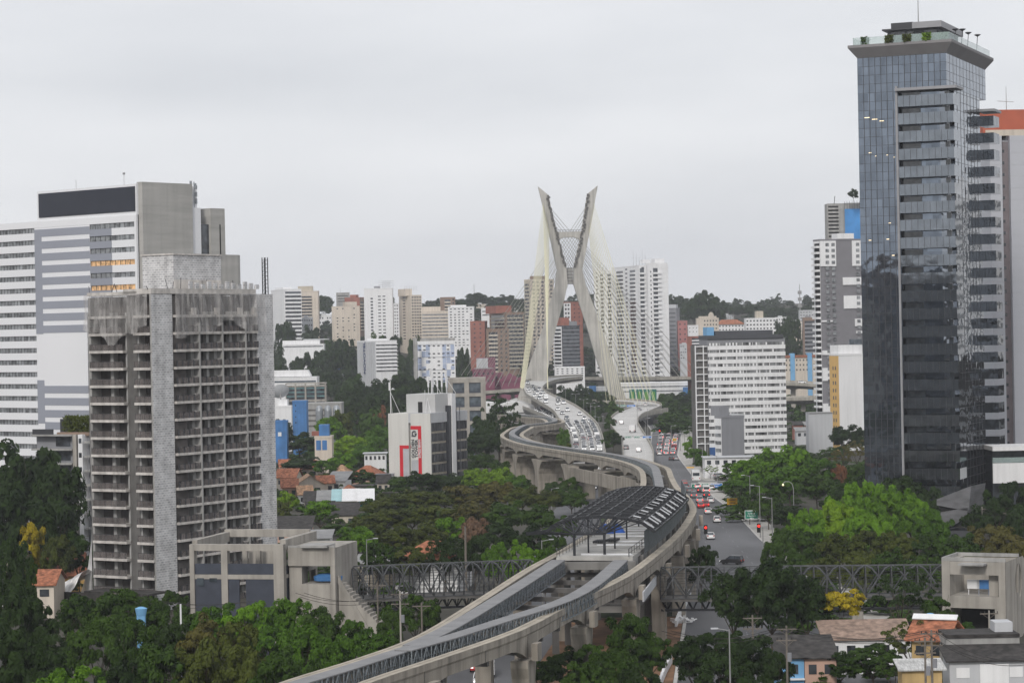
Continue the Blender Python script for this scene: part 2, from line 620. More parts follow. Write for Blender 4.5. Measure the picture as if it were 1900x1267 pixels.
zz = ztop
while zz > 2:
    mu.box(-W, xb - .55 if zz < zcap + .7 else 0, -.05, .02, zz - .07, zz)
    zz -= fh * .5
T.part('mullion_grid', mu, m_alumd)
mu = MB()
for i in range(1, 12):
    y = D * i / 12
    mu.box(-.03, .03, y - .05, y + .05, zcap + .75 if (y < 7.6 or y > D - 7) else 0, ztop)
zz = ztop
while zz > 2:
    mu.box(-.03, .035, 7.6 if zz < zcap + .7 else 0, D - 7.1 if zz < zcap + .7 else D, zz - .06, zz)
    zz -= fh * .5
T.part('mullion_grid', mu, m_alumd)
fs = MB().box(-.25, .25, -.2, .2, 0, zcap + 1.2)
T.part('bay_frame', fs, m_alum, loc=(xb - .3, -.15, 0))
T.part('balcony_canopy', MB().box(xb - .5, 2.4, -1.0, 6.5, zcap, zcap + .65), m_alum)
for j in range(nf):
    zb = zcap - fh * (j + 1) + .4
    if zb < 1: break
    front = MB().box(xb + .15, 1.6, -.8, -.7, zb, zb + fh * .62).box(1.5, 1.6, -.7, 6, zb, zb + fh * .62).box(xb + .15, 1.5, -.7, 2.2, zb, zb + .2)
    mu = front.mat(1)
    for i in range(1, 9): mu.box(xb + i * (1.6 - xb) / 9 - .04, xb + i * (1.6 - xb) / 9 + .04, -.83, -.79, zb + .02, zb + fh * .62 - .02)
    T.part('balcony', front, [m_spand, m_alumd])
    T.part('balcony_window', MB().box(xb + .3, xb + (1.6 - xb) * .36, 1.9, 2.15, zb + fh * .62, zb + fh * .96), m_glassb)
    T.part('balcony_window', MB().box(-.9, .1, 1.9, 2.15, zb + .2, zb + fh * .98), m_glassb)
for j in range(nf - 1):
    zb = zcap - 2.4 - fh * (j + 1) + .4
    if zb < 1: break
    T.part('corner_balcony', MB().box(-.1, 3.2, D - 7, D - .5, zb, zb + fh * .6), m_cornb)
T.part('balcony_canopy', MB().box(-.5, 3.6, D - 7.8, D + .3, zcap - 2.6, zcap - 2.0), m_alum)
# roof terrace: sloping soffit, slab edge, glass balustrade, penthouse
o_ = 1.7
s0 = [(-W, 0, ztop), (0, 0, ztop), (0, D, ztop), (-W, D, ztop)]
s1 = [(-W - o_, -o_, ztop + 2.2), (o_, -o_, ztop + 2.2), (o_, D + o_, ztop + 2.2), (-W - o_, D + o_, ztop + 2.2)]
s2 = [(x, y, z + .6) for x, y, z in s1]
T.part('terrace_slab', MB().loft([s0, s1, s2]), m_terr)
zt = ztop + 2.8
rl = MB()
rl.box(-W - .6, o_ - .6, -o_ + .5, -o_ + .56, zt, zt + 1.7).box(o_ - .62, o_ - .56, -o_ + .6, D, zt, zt + 1.7).box(-W - .6, -W - .54, -o_ + .6, D, zt, zt + 1.7)
T.part('terrace_balustrade', rl, m_rail)
pe = T.part('penthouse', MB().box(-W * .7, -2.5, 4, 24, zt, zt + 3.4), m_dgrey)
T.part('penthouse_roof', MB().box(-W * .4, -1.5, 2.4, 25, zt + 3.4, zt + 4.8), m_alum)
T.part('penthouse_roof', MB().box(-W * .75, -W * .4 - .03, 3, 22, zt + 3.35, zt + 3.7).box(-W * .67, -W * .42, 5, 18, zt + 3.7, zt + 5.2), m_alumd)
for x0, x1 in ((-W * .66, -W * .5), (-W * .47, -W * .4), (-W * .28, -W * .14)):
    put('window', MB().box(x0, x1, 3.85, 4.05, zt + .2, zt + 3).mesh('window', m_glass), pe)
T.part('rooftop_mast', MB().tube([(-8, 8, zt + 4.8), (-8, 8, zt + 16)], .13, 5, .04), m_pole)
hd = MB()
for x, y, h in ((.6, 6, 2.6), (.9, 12, 3.2), (.5, 20, 3.3), (.9, 28, 3.6)):
    hd.tube([(x, y, zt), (x + .3, y, zt + h)], .08, 5).loft([[(x + .3 + r * math.cos(a), y + r * math.sin(a), zt + h + dz) for a in [k * math.pi / 3 for k in range(6)]] for r, dz in ((.15, 0), (.75, .35), (.75, .5))])
T.part('terrace_heater', hd, m_alumd)
cl = MB()
for px, py, w in ((1604, 219, 12), (1618, 222, 12), (1632, 225, 10), (1612, 284, 6), (1624, 290, 3), (1645, 288, 4), (1658, 292, 3), (1649, 414, 5), (1645, 444, 6), (1655, 474, 6), (1612, 446, 6), (1700, 215, 8), (1697, 248, 8), (1700, 313, 7)):
    x, z = T.fx(px, py), T.fz(px, py)
    dy = -.03 if px < 1670 else 1.86
    cl.box(x, x + w * .1, dy - .03, dy + .06, z - .07, z + .07)
T.part('ceiling_lights', cl, m_lampw)
for i, (x, y, rr) in enumerate(((-W * .9, -.6, 1.1), (-W * .63, -1.2, .9), (-W * .42, -1.2, .8), (-W * .2, -1.2, 1.0), (-1, 1, .9))):
    pass
# the sculptural annex at the tower's foot
S = Bld('annex_pavilion', 'angular grey pavilion with a sharp raised corner at the glass tower foot', 'building', 1790, 960, 500, -30)
zq = lambda px, py: S.fz(px, py)
fp = lambda px, py, d=0.: (S.fx(px, py), d, S.fz(px, py))
m_slate = M('slate_cladding', (.16, .16, .17), .45, .2, var=.25, sc=.4, stretch=(1, 1, 3))
S.part('upper_shell', MB().slab([fp(1738, 926), fp(1802, 901), fp(1797, 948), fp(1738, 937)][::-1], (0, 9, 0)), m_slate)
S.part('lower_shell', MB().slab([fp(1745, 950), fp(1797, 941), fp(1792, 962), fp(1752, 982), fp(1745, 982)][::-1], (0, 9, 0)), m_slate)
S.part('dark_window', MB().slab([fp(1739, 937.5, .6), fp(1796, 927, .6), fp(1795, 944, .6), fp(1746, 952, .6)][::-1], (0, 7, 0)), m_black)
S.part('base_wall', MB().box(fp(1735, 982)[0], fp(1800, 980)[0], 1, 9, 0, fp(1750, 985)[2]), m_dgrey)
# ================================================================ FAR RIGHT GREY TOWER
B = Bld('slab_tower', 'pale grey slab apartment tower with a terracotta top storey behind the glass tower', 'apartment tower', 1836, 250, 640, 3)
zt = B.fz(1870, 252)
wd = 21
m_pgrey = M('pale_blue_grey_render', (.47, .48, .52), .8, var=.03, sc=.05)
B.part('wall', MB().box(0, B.fx(1863, 500), 0, 22, 0, zt).box(B.fx(1863, 500), B.fx(1878, 500), 2, 22, 0, zt - 1).box(B.fx(1878, 500), wd, 0, 22, 0, zt), [m_pgrey])
B.part('recess_wall', MB().box(B.fx(1863, 500) + .02, B.fx(1878, 500) - .02, 1.9, 2.02, 0, zt - 1.5), M('mauve_render', (.22, .19, .2), .85))
windows(B, 'window', [(B.fx(1868, 500), 1.88, z, .75, .8, 0) for z in [B.fz(1868, 280 + 21.7 * i) for i in range(26)]], m_glass)
jb = MB()
for i in range(28):
    z = B.fz(1868, 262 + 21.7 * i)
    jb.box(0, B.fx(1863, 500) - .03, -.04, .02, z, z + .05).box(B.fx(1878, 500) + .03, wd, -.04, .02, z, z + .05)
B.part('slab_joints', jb, m_lgrey)
B.part('crown', MB().box(-1, wd, 3, 20, zt + .4, B.fz(1870, 202)), M('terracotta_render', (.44, .115, .065), .8, var=.08))
B.part('planted_parapet', MB().box(-1, wd, .2, .4, zt, zt + 1.6), m_cream)
B.part('aerial', MB().tube([(7, 9, zt + 7), (7, 9, zt + 14)], .12, 5, .05).bar((4.5, 9, zt + 10), (9, 9, zt + 9.7), .12), m_pole)
# low white terrace building beneath it
B = Bld('terrace_house', 'low white modern house with planted terraces beside the glass tower foot', 'house', 1842, 850, 560, 0)
za, zb, zc = B.fz(1870, 828), B.fz(1870, 858), B.fz(1870, 880)
B.part('roof_slab', MB().box(0, 30, 0, 12, za - 1, za), m_white)
B.part('balcony_wall', MB().box(0, 30, 0, .4, zc - 2, zb - .1).box(0, 30, .6, 12, 0, .4), m_white)
B.part('glass_wall', MB().box(.5, 30, 3, 12, .4, za - 1), m_glass)
B.part('balustrade', MB().box(0, 30, .1, .2, zb, zb + 1.2), m_rail)
# ================================================================ CONSTRUCTION TOWER (left)
m_blocks = brick('concrete_blockwork', (.56, .56, .575), (.36, .36, .375), (.66, .65, .64), .8, .4, .06)
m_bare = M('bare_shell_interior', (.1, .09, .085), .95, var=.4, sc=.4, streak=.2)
m_slabe = M('stained_slab_edge', (.56, .53, .5), .85, var=.18, sc=.8, streak=.25)
def netmat(name, col, a):
    mt = M(name, col, .9, var=.3, sc=.5, streak=.35)
    t = mt.node_tree
    n = t.nodes
    wv = n.new('ShaderNodeTexNoise')
    wv.inputs['Scale'].default_value = 1.
    wv.inputs['Detail'].default_value = 4
    mpv = n.new('ShaderNodeMapping')
    mpv.inputs['Scale'].default_value = (1.6, 1.6, .12)
    t.links.new(n.new('ShaderNodeNewGeometry').outputs['Position'], mpv.inputs[0])
    t.links.new(mpv.outputs[0], wv.inputs['Vector'])
    mr = n.new('ShaderNodeMapRange')
    mr.inputs['To Min'].default_value = a - .5
    mr.inputs['To Max'].default_value = a + .5
    t.links.new(wv.outputs[0], mr.inputs['Value'])
    t.links.new(mr.outputs[0], n['Principled BSDF'].inputs['Alpha'])
    return mt
m_net = netmat('grey_debris_netting', (.56, .54, .53), .36)
m_netw = netmat('white_debris_netting', (.72, .71, .7), .85)
m_railn = netmat('mesh_balcony_guard', (.17, .15, .145), .6)
K = Bld('tower_under_construction', 'unfinished concrete apartment tower with bare blockwork and netting on its top floors', 'building under construction', 285, 800, 406, -32)
kt = K.fz(285, 545)
wl = K.fx(168, 800)           # negative
ds = K.sy(513, 900)
nfl = 17
fhk = (K.fz(200, 589) - K.fz(200, 1101)) / 16
zf = [K.fz(200, 1101) + fhk * i for i in range(-1, 18)]      # slab levels
zf = [z for z in zf if z > -1.5]
e1, e2 = K.fx(234, 800), K.fx(252, 800)
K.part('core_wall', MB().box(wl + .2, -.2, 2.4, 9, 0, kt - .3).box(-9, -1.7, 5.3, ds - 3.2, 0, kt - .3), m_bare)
K.part('pier', MB().box(e1, e2, .9, 2.4, 0, kt - .2), m_concd)
y1, y2 = K.sy(324, 800), K.sy(481, 800)
ybs = [K.sy(x, 800) for x in (325, 369, 412, 455, 481)]
K.part('block_shaft', MB().box(-3, 0, 2.42, y1, 0, kt).box(-.36, 0, 0, 2.41, 0, kt), m_blocks)
K.part('party_walls', MB().box(-1.7, .62, ybs[1] - .16, ybs[1] + .16, 0, kt - 5).box(-1.7, .62, ybs[2] - .16, ybs[2] + .16, 0, kt - 5).box(-1.7, .62, ybs[3] - .16, ybs[3] + .16, 0, kt - 5), m_concg)
K.part('block_shaft', MB().box(-6, 0, y2, ds, 0, kt), m_blocks)
K.part('edge_column', MB().box(wl, wl + .5, 0, 2.4, 0, kt - .4), m_concg)
K.part('edge_column', MB().box(-.35, -.02, -.03, -.005, 0, kt), m_concg)
bays = [(wl + .3, e1 - .1), (e2 + .1, -.2)]
cols = MB()
for (a, b) in bays[:1]: cols.box((a + b) / 2 - .35, (a + b) / 2 + .35, 1.2, 2.4, 0, kt - 3)
cols.box(bays[0][1] - .35, bays[0][1], .8, 2.4, 0, kt - 3).box(bays[1][0], bays[1][0] + .3, .8, 2.4, 0, kt - 3)
K.part('columns', cols, m_concg)
cols = MB()
for i in range(4):
    a, b = ybs[i], ybs[i + 1]
    cols.box(-1.2, -.45, a + (b - a) * .48, a + (b - a) * .57, 0, kt - 3).box(-1.7, -.6, b - (b - a) * .16, b - .02, 0, kt - 3).box(-1.7, -1.2, a + (b - a) * .68, a + (b - a) * .74, 0, kt - 3)
K.part('columns', cols, m_concg)
sl_c, rl_c = {}, {}
for j, z in enumerate(zf):
    if z > kt - 2: break
    for i, (a, b) in enumerate(bays):
        if i not in sl_c:
            sl_c[i] = MB().box(a, b, -.35, 2.4, -.22, .22).mesh('balcony_slab', m_slabe)
            r = MB().mat(0).box(a + .1, b - .1, -.28, -.25, .25, 1.25).mat(1)
            nn = 5 if i == 0 else 3
            for q in range(nn + 1): r.box(a + .1 + (b - a - .5) * q / nn, a + .15 + (b - a - .5) * q / nn, -.31, -.24, .22, 1.3)
            r.box(a + .08, b - .08, -.32, -.23, 1.27, 1.33)
            rl_c[i] = r.mesh('railing', [m_railn, m_alumd])
        put('balcony_slab', sl_c[i], K.o, (0, 0, z))
        if z < kt - 5: put('railing', rl_c[i], K.o, (0, 0, z))
    for i in range(4):
        a, b = ybs[i], ybs[i + 1]
        st = .95 if i < 3 else .5
        if ('s', i) not in sl_c:
            sl_c['s', i] = MB().box(-1.7, st * .55, a + .1, b - .1, -.22, .22).box(-.5, .15, b - .95, b - .2, .22, 1.4).mesh('balcony_slab', m_slabe)
            r = MB().mat(0).box(st * .5 - .05, st * .5 - .02, a + .2, b - .2, .25, 1.2).mat(1)
            for q in range(5): r.box(st * .5 - .08, st * .5, a + .2 + (b - a - .45) * q / 4, a + .5 + (b - a - .45) * q / 4, .22, 1.28)
            r.box(st * .5 - .09, st * .5, a + .2, b - .2, 1.25, 1.31)
            rl_c['s', i] = r.mesh('railing', [m_railn, m_alumd])
        put('balcony_slab', sl_c['s', i], K.o, (0, 0, z))
        if z < kt - 5: put('railing', rl_c['s', i], K.o, (0, 0, z))
# roof edge and plant box
K.part('parapet', MB().box(wl - .1, -3.02, -.1, 5.2, kt - .1, kt + .5).box(-6.02, .1, -.1, ds - 5, kt + .02, kt + .9), m_slabe)
pbx = MB()
for i in range(12):
    y = ds * (.3 + .05 * i)
    pbx.box(-.2, .15, y, y + .9, kt + .9, kt + 2.2 - (i % 3) * .25)
K.part('parapet_blocks', pbx, m_blocks)
ps0, ps1 = K.sy(322, 500, -5), K.sy(410, 500, -5)
zpb = K.sz(360, 471, -5)
K.part('plant_room', MB().box(-12, -5, ps0, ps1, kt, zpb - .3), m_blocks)
cp = [(-12, ps1 + .02), (-5.1, ps1 + .02)]
ps2 = K.sy(461, 500, -5)
for i in range(7):
    a = i / 6 * math.pi / 2
    cp.append((-9.5 + 4.4 * math.cos(a), ps2 - 3 + 3 * math.sin(a)))
cp.append((-12, ps2))
K.part('curved_tank_room', MB().prism(cp, kt, zpb), m_conc2)
K.part('plant_room_coping', MB().box(-12.2, -4.8, ps0 - .2, ps1, zpb - .28, zpb).box(-5.0, -4.9, ps0, ps1 - .1, kt + 1, kt + 2.6), m_slabe)
lx, ly = -3, K.sy(492, 520, -3)
zl = K.sz(492, 478, -3)
lt = MB()
for a, b in ((-.35, -.35), (.35, -.35), (.35, .35), (-.35, .35)): lt.bar((lx + a, ly + b, kt), (lx + a, ly + b, zl), .13)
zz = kt + .6
while zz < zl:
    lt.bar((lx - .35, ly - .35, zz), (lx + .35, ly - .35, zz), .09).bar((lx + .35, ly - .35, zz), (lx + .35, ly + .35, zz), .09).bar((lx - .35, ly - .35, zz - .6), (lx + .35, ly - .35, zz), .07)
    zz += .7
K.part('lattice_mast', lt, m_steel)
st = MB()
for i in range(14):
    q = rnd.random()
    if i < 6: p = (wl * q, .1, kt + .4)
    else: p = (-.3, ds * q, kt + .8)
    st.bar(p, (p[0] + rnd.uniform(-.6, .6), p[1] + rnd.uniform(-.6, .6), p[2] + rnd.uniform(.8, 2.2)), .08)
K.part('scaffold_stubs', st, m_steel)
def drape(u0, u1, side, ztop_, zlow, seed, n=44, m=16):
    """netting hung with folds and an uneven hem"""
    r = random.Random(seed)
    mb = MB()
    ph = [r.uniform(0, 6) for _ in range(4)]
    for j in range(m + 1):
        t = j / m
        for i in range(n + 1):
            s = i / n
            hem = zlow + 1.1 * math.sin(s * 7 + ph[0]) + .6 * math.sin(s * 17 + ph[1])
            z = ztop_ + (hem - ztop_) * t
            off = -.75 - .25 * t - .22 * (.3 + t) * math.sin(s * 46 + ph[2] + 1.5 * math.sin(t * 3 + s * 5)) - .12 * math.sin(s * 95 + ph[3]) - .35 * math.sin(s * 12 + ph[1]) * t
            q = u0 + (u1 - u0) * s
            mb.v.append((q, off, z) if side == 0 else (-off * .9 + .25, q, z))
    for j in range(m):
        for i in range(n):
            a = j * (n + 1) + i
            mb.f.append((a, a + n + 1, a + n + 2, a + 1) if side == 0 else (a, a + 1, a + n + 2, a + n + 1))
            mb.mi.append(0)
    return mb
K.part('debris_net', drape(wl - .3, -.3, 0, kt + .1, K.fz(230, 622), 3), m_net, smooth=True)
K.part('debris_net', drape(y1 - .1, y2 + 1.2, 1, kt + .1, K.sz(400, 612), 5, 70), m_net, smooth=True)
# the pale sheet falling down the left edge and spreading on the ground
mb = MB()
n, mm_ = 14, 26
for j in range(mm_ + 1):
    t = j / mm_
    z = (kt - 3) * (1 - t)
    out = .7 + 5 * max(0, t - .6) ** 1.6 / .23 + .2 * math.sin(t * 9)
    for i in range(n + 1):
        s = i / n
        mb.v.append((wl - out * s - .06 * math.sin(s * 30), -.3 + 2.6 * s + .3 * math.sin(t * 14 + s * 9) * s, max(.05, z)))
for j in range(mm_):
    for i in range(n):
        a = j * (n + 1) + i
        mb.f.append((a, a + n + 1, a + n + 2, a + 1))
        mb.mi.append(0)
K.part('white_debris_net', mb, m_netw, smooth=True)
mb = MB()
n = 18
for j in range(n + 1):
    for i in range(n + 1):
        s, t = i / n, j / n
        mb.v.append((wl - 17 * s - .5, -8 + 11 * t + 3 * s, .1 + 6.4 * (1 - s) ** 1.1 * min(1, 1.9 * t) + .18 * math.sin(s * 21 + t * 13) + .12 * math.sin(t * 31)))
for j in range(n):
    for i in range(n):
        a = j * (n + 1) + i
        mb.f.append((a, a + 1, a + n + 2, a + n + 1))
        mb.mi.append(0)
tag(mb.build('ground_sheeting', m_netw, None, K.E, K.th, smooth=True), 'white plastic sheeting heaped beside the unfinished tower foot', 'sheeting')
# site hoarding and roof in front of the tower foot
hb = MB().box(wl - 4, 2, -6, -5.8, 0, 3.4).box(wl + 3, 3, -5.8, -.6, 3.4, 3.7)
tag(hb.build('site_hoarding', m_roofd, None, K.E, K.th), 'dark site hoarding and shed roof at the unfinished tower foot', 'hoarding')
# ================================================================ WHITE HOTEL (far left)
m_hw = M('white_cladding', (.77, .775, .8), .6, var=.03, sc=.05)
m_hg = M('blue_grey_cladding', (.29, .305, .355), .6, var=.04, sc=.05)
Hh = Bld('striped_hotel', 'tall white and blue grey striped hotel with a concrete end wall', 'hotel', 254, 500, 585, -40)
fx, fz = Hh.fx, Hh.fz
xl, xm = fx(-60, 600), fx(67, 600)
zr, zb = fz(160, 397), fz(250, 341)
wall = MB()
wall.box(xl, 0, .6, 20, 0, fz(250, 397) - .2)
fl = [fz(250, 416 + 23.15 * i) for i in range(24)]       # centre of window strips seen at the corner
hh = 1.25
zs = [fl[0] + 2.6] + fl
lo = MB()
for i, z in enumerate(fl):
    zu = (fz(250, 397) - .2) if i == 0 else fl[i - 1] - hh / 2
    lo.box(xl, xm, .02, .62, z + hh / 2, zu)
lo.box(xl, xm, .02, .62, 0, fl[-1] - hh / 2)
Hh.part('wall', wall, m_dgrey)
Hh.part('spandrel_bands', lo, m_hw)
# middle field
fld = MB()
xr0, xr1 = fx(166, 430), fx(249, 430)
xg = fx(207, 450)
fld.box(xm + .01, 0, .04, .62, fl[0] + hh / 2, fz(250, 397) - .2)
fld.box(xr1, 0, .04, .62, 0, fl[0] + hh / 2 - .02)
for i, z in enumerate(fl):
    zn = fl[i + 1] + hh / 2 if i + 1 < len(fl) else 0
    if i < 23: fld.box(xg, xr1 - .02, .05, .6, zn, z - hh / 2)
fld.box(xm + .01, xr0 - .02, .04, .62, 0, fl[0] + hh / 2 - .03)
Hh.part('white_panels', fld, m_hw)
gp = MB()
xi = fx(78, 500)
for blk in ((0, 8), (13, 16)):
    i0, i1 = blk
    ztp, zbt = fl[i0] + (.2 if i0 == 0 else 1.6), fl[i1] - (1.9 if i0 == 0 else .2)
    gp.box(xm + .02, xi, -.02, .05, zbt, ztp)
    for i in range(i0, i1 + 1):
        z = fl[i]
        gp.box(xi, xr0 - .03, -.02, .05, (z + hh / 2 - fhk * .0 if False else z - hh * 1.35), min(z + hh * .15 - .0, ztp))
    for i in range(i0, i1):
        gp.box(xr0 - .03, xg - .01, -.02, .06, fl[i + 1] + hh / 2 + .02, fl[i] - hh / 2 - .02)
Hh.part('grey_pattern', gp, m_hg)
m_amber = M('lit_amber_window', (.62, .38, .19), .4, var=.6, sc=1.2, emit=.14)
def strip_win(x0, x1, z, mat, n):
    w = MB().mat(0).box(x0, x1, .3, .5, z - hh / 2 + .02, z + hh / 2 - .02).mat(1)
    for q in range(n + 1):
        x = x0 + (x1 - x0 - .12) * q / n
        w.box(x, x + .12, .24, .32, z - hh / 2 + .02, z + hh / 2 - .02)
    return Hh.part('window_strip', w, [mat, m_alumd])
for i, z in enumerate(fl):
    strip_win(xl, xm - .02, z, m_blind, 22)
    if i < 22: strip_win(xr0, xr1 - .02, z, m_amber if i in (3, 5) else m_blind, 9)
for x0 in (fx(206, 600),):
    pass
# billboard storey on top
zbb = fz(250, 397) - .2
x2 = fx(67, 375)
Hh.part('top_storey', MB().box(x2, 0, .3, 20, zbb + .02, zb), m_hw)
Hh.part('dark_panel', MB().box(x2 + .8, -.4, .1, .29, zbb + .9, zb - .6), M('navy_panel', (.022, .025, .038), .45, var=.1))
Hh.part('aerial', MB().tube([(fx(118, 345), 4, zb), (fx(118, 345), 4, zb + 2.5)], .07, 4).tube([(fx(207, 340), 4, zb), (fx(207, 340), 4, zb + 3)], .07, 4).box(fx(207, 340) - .25, fx(207, 340) + .25, 3.8, 4.2, zb + 2.8, zb + 3.3), m_pole)
dd = Hh.sy(351, 450)
Hh.part('end_wall', MB().box(-.5, 1.5, .9, dd, 0, zb + .4).box(-4, -.52, dd * .3, dd, zb, zb + .38), m_conc2)
d3, d4, d5 = Hh.sy(379, 450, 1), Hh.sy(390, 450, 1), Hh.sy(416, 450, 1)
z2 = Hh.sz(400, 387, 1)
Hh.part('rear_wing', MB().box(-6, 1, dd + .3, d3 - 1, 0, z2), m_hw)
Hh.part('rear_core', MB().box(-6, 1.4, d4, d5, 0, z2), m_conc2)
Hh.part('tall_window', MB().box(-4, .6, d3 - .95, d4 - .02, 0, z2 - 4), m_glass)
Hh.part('tall_window', MB().box(1.35, 1.45, d4 + (d5 - d4) * .6, d4 + (d5 - d4) * .68, 0, z2 - 4), m_black)
Hh.part('tall_window', MB().box(.3, 1.03, dd + .02, dd + .28, 0, z2 - .3), m_glass)
ta = MB()
q = (0, dd + 2, z2)
ta.bar(q, (0, dd + 2, z2 + 6.5), .18)
for k in range(9):
    a = k * 2.1
    ta.box(q[0] + .7 * math.cos(a) - .2, q[0] + .7 * math.cos(a) + .2, q[1] + .9 * math.sin(a) - .2, q[1] + .9 * math.sin(a) + .2, z2 + 1 + k * .6, z2 + 2.3 + k * .55)
    ta.bar((0, q[1], z2 + 1.5 + k * .55), (q[0] + .7 * math.cos(a), q[1] + .9 * math.sin(a), z2 + 1.5 + k * .55), .07)
Hh.part('telecom_mast', ta, m_galv)
# ================================================================ LOW APARTMENT BLOCK between hotel and tower
A = Bld('low_apartment_block', 'low grey apartment block with a bamboo roof garden beside the striped hotel', 'apartment block', 144, 870, 500, -25)
fx, fz = A.fx, A.fz
zt = fz(140, 806)
x0, x1 = fx(60, 850), fx(175, 850)
A.part('wall', MB().box(x0, x1, 1.6, 14, 0, zt - .3), m_grey)
A.part('white_stair_wall', MB().box(fx(146, 870), fx(154, 870), -.05, 1.58, 0, zt), m_white)
A.part('concrete_pier', MB().box(fx(136, 870), fx(143, 870), -.1, 1.55, 0, zt), m_conc)
for i in range(7):
    z = zt - 3 * i * .985
    A.part('balcony_slab', MB().box(x0, fx(135.5, 870), -.3, 1.6, z - .35, z), m_concg)
    A.part('balcony_slab', MB().box(fx(158, 870), x1, -.3, 1.6, z - 1.8, z - 1.4), m_concg)
    if i < 6:
        A.part('window', MB().box(fx(97, 870), fx(123, 870), 1.45, 1.65, z - 2.5, z - .5), m_glass)
        A.part('window', MB().box(fx(147.5, 870), fx(152.5, 870), -.1, -.02, z - 1.8, z - .8), m_glass)
        A.part('window', MB().box(fx(159, 870), fx(168, 870), 1.45, 1.62, z - 4.2, z - 1.9), m_glass)
A.part('roof_planter', MB().box(fx(100, 800), fx(168, 800), 1, 6, zt - .3, zt + .4), m_brickb)
A.part('roof_railing', MB().box(x0, fx(98, 800), .2, .28, zt, zt + 1.1).box(fx(80, 800), fx(100, 800), 6, 7, zt, zt + 3), m_alumd)
# ================================================================ CABLE-STAYED BRIDGE
YM = 1330.
br = thing('cable_stayed_bridge', 'concrete X-shaped mast of the bridge with fans of pale yellow cables', 'bridge', P(1060, 745, YM) * 1)
br.location.z = 0
bo = Vector(br.location)
m_mast = M('mast_concrete', (.46, .445, .415), .85, var=.12, sc=.12, streak=.3, bump=.1)
m_cable = M('yellow_cable_sheath', (.64, .61, .43), .6, var=.03)
m_cable2 = M('pale_cable_sheath', (.4, .39, .35), .6, var=.03)
def mp_(x, y, dy=0): return P(x, y, YM) - bo + Vector((0, dy, 0))
LO = [(998, 347), (1003, 367), (1006.5, 382), (1017.5, 430), (1033, 501), (1029, 533), (1023, 553), (1008, 607), (992, 650), (977, 690), (968, 716), (957, 750)]
LI = [(998.4, 347.2), (1018, 363), (1022.5, 386), (1034, 431), (1051, 497), (1053, 526), (1048, 552), (1031, 610), (1023, 648), (1016, 688), (1012, 716), (1007, 750)]
RO = [(1109, 345), (1104.5, 369), (1102.5, 382), (1094, 430), (1080, 501), (1086, 528), (1100, 564), (1121, 623), (1135, 665), (1148, 704), (1162, 742), (1165, 752)]
RI = [(1108.6, 345.2), (1089, 361), (1086, 380), (1078, 431), (1064, 497), (1063.5, 526), (1074, 562), (1090, 611), (1104, 660), (1119, 701), (1132, 740), (1135, 752)]
def leg(A_, B_, name):
    rings = []
    for (a, b) in zip(A_, B_):
        t = (a[1] - 345) / 400
        dp = 3.2 + 2.2 * t
        p, q = mp_(*a), mp_(*b)
        rings.append([p + Vector((0, -dp, 0)), q + Vector((0, -dp, 0)), q + Vector((0, dp, 0)), p + Vector((0, dp, 0))])
    if name == 'r': rings = [[r[1], r[0], r[3], r[2]] for r in rings]
    return MB().loft(rings)
for A_, B_, nm in ((LO, LI, 'l'), (RO, RI, 'r')):
    lg = leg(A_, B_, nm).build('mast_leg', m_mast, br)
    ab = MB()
    r = random.Random(3 if nm == 'l' else 4)
    for i in range(46):          # anchor boxes and ladders up the inner side
        t = i / 45
        y = 362 + 132 * t + r.uniform(-1, 1)
        for (c, d), (e, f) in zip(list(zip(A_, B_))[1:], list(zip(A_, B_))[2:]):
            if c[1] <= y <= e[1] or (d[1] <= y <= f[1]):
                k = (y - d[1]) / (f[1] - d[1])
                xi = d[0] + (f[0] - d[0]) * k
                sg = -1 if nm == 'l' else 1
                p = mp_(xi + sg * r.uniform(.5, 4.5), y, -3.6 - t * .8)
                ab.box(p.x - .4, p.x + .4 + r.random() * .5, p.y - .5, p.y + .9, p.z - .4, p.z + .3 + r.random() * .5)
                break
    ab.build('anchor_boxes', m_concd, lg)
def arch_beam():
    mb = MB()
    a, b = mp_(1033, 431), mp_(1078, 430)
    for i in range(12):
        t0, t1 = i / 12, (i + 1) / 12
        f = lambda t: 3.0 + 1.6 * (2 * t - 1) ** 4 * 2
        for t in (t0,): 
            p, q = a.lerp(b, t0), a.lerp(b, t1)
            mb.loft([[(p.x, -3, p.z), (p.x, 3, p.z), (p.x, 3, p.z - f(t0)), (p.x, -3, p.z - f(t0))], [(q.x, -3, q.z), (q.x, 3, q.z), (q.x, 3, q.z - f(t1)), (q.x, -3, q.z - f(t1))]], cap=False)
    return mb
arch_beam().build('cross_beam', m_mast, br)
cb = arch_beam()
rb = MB()
for i in range(15):
    p = mp_(1034 + 3 * i, 431)
    rb.box(p.x - .1, p.x + .1, -3, -2.8, p.z, p.z + 1.3)
rb.bar(mp_(1034, 427.5, -2.9), mp_(1078, 426.7, -2.9), .15)
rb.build('cross_beam_railing', m_concd, br)
a, b = mp_(1051.5, 498), mp_(1063, 527)
wp = MB().box(a.x, b.x, -2.5, 2.5, b.z, a.z)
wp.build('waist_panel', m_concg, br)
cb = MB()
for i in range(6):
    z = b.z + (a.z - b.z) * i / 5
    cb.box(a.x, b.x, -2.75, -2.52, z - .15, z + .15)
cb.build('waist_ribs', m_concd, br)
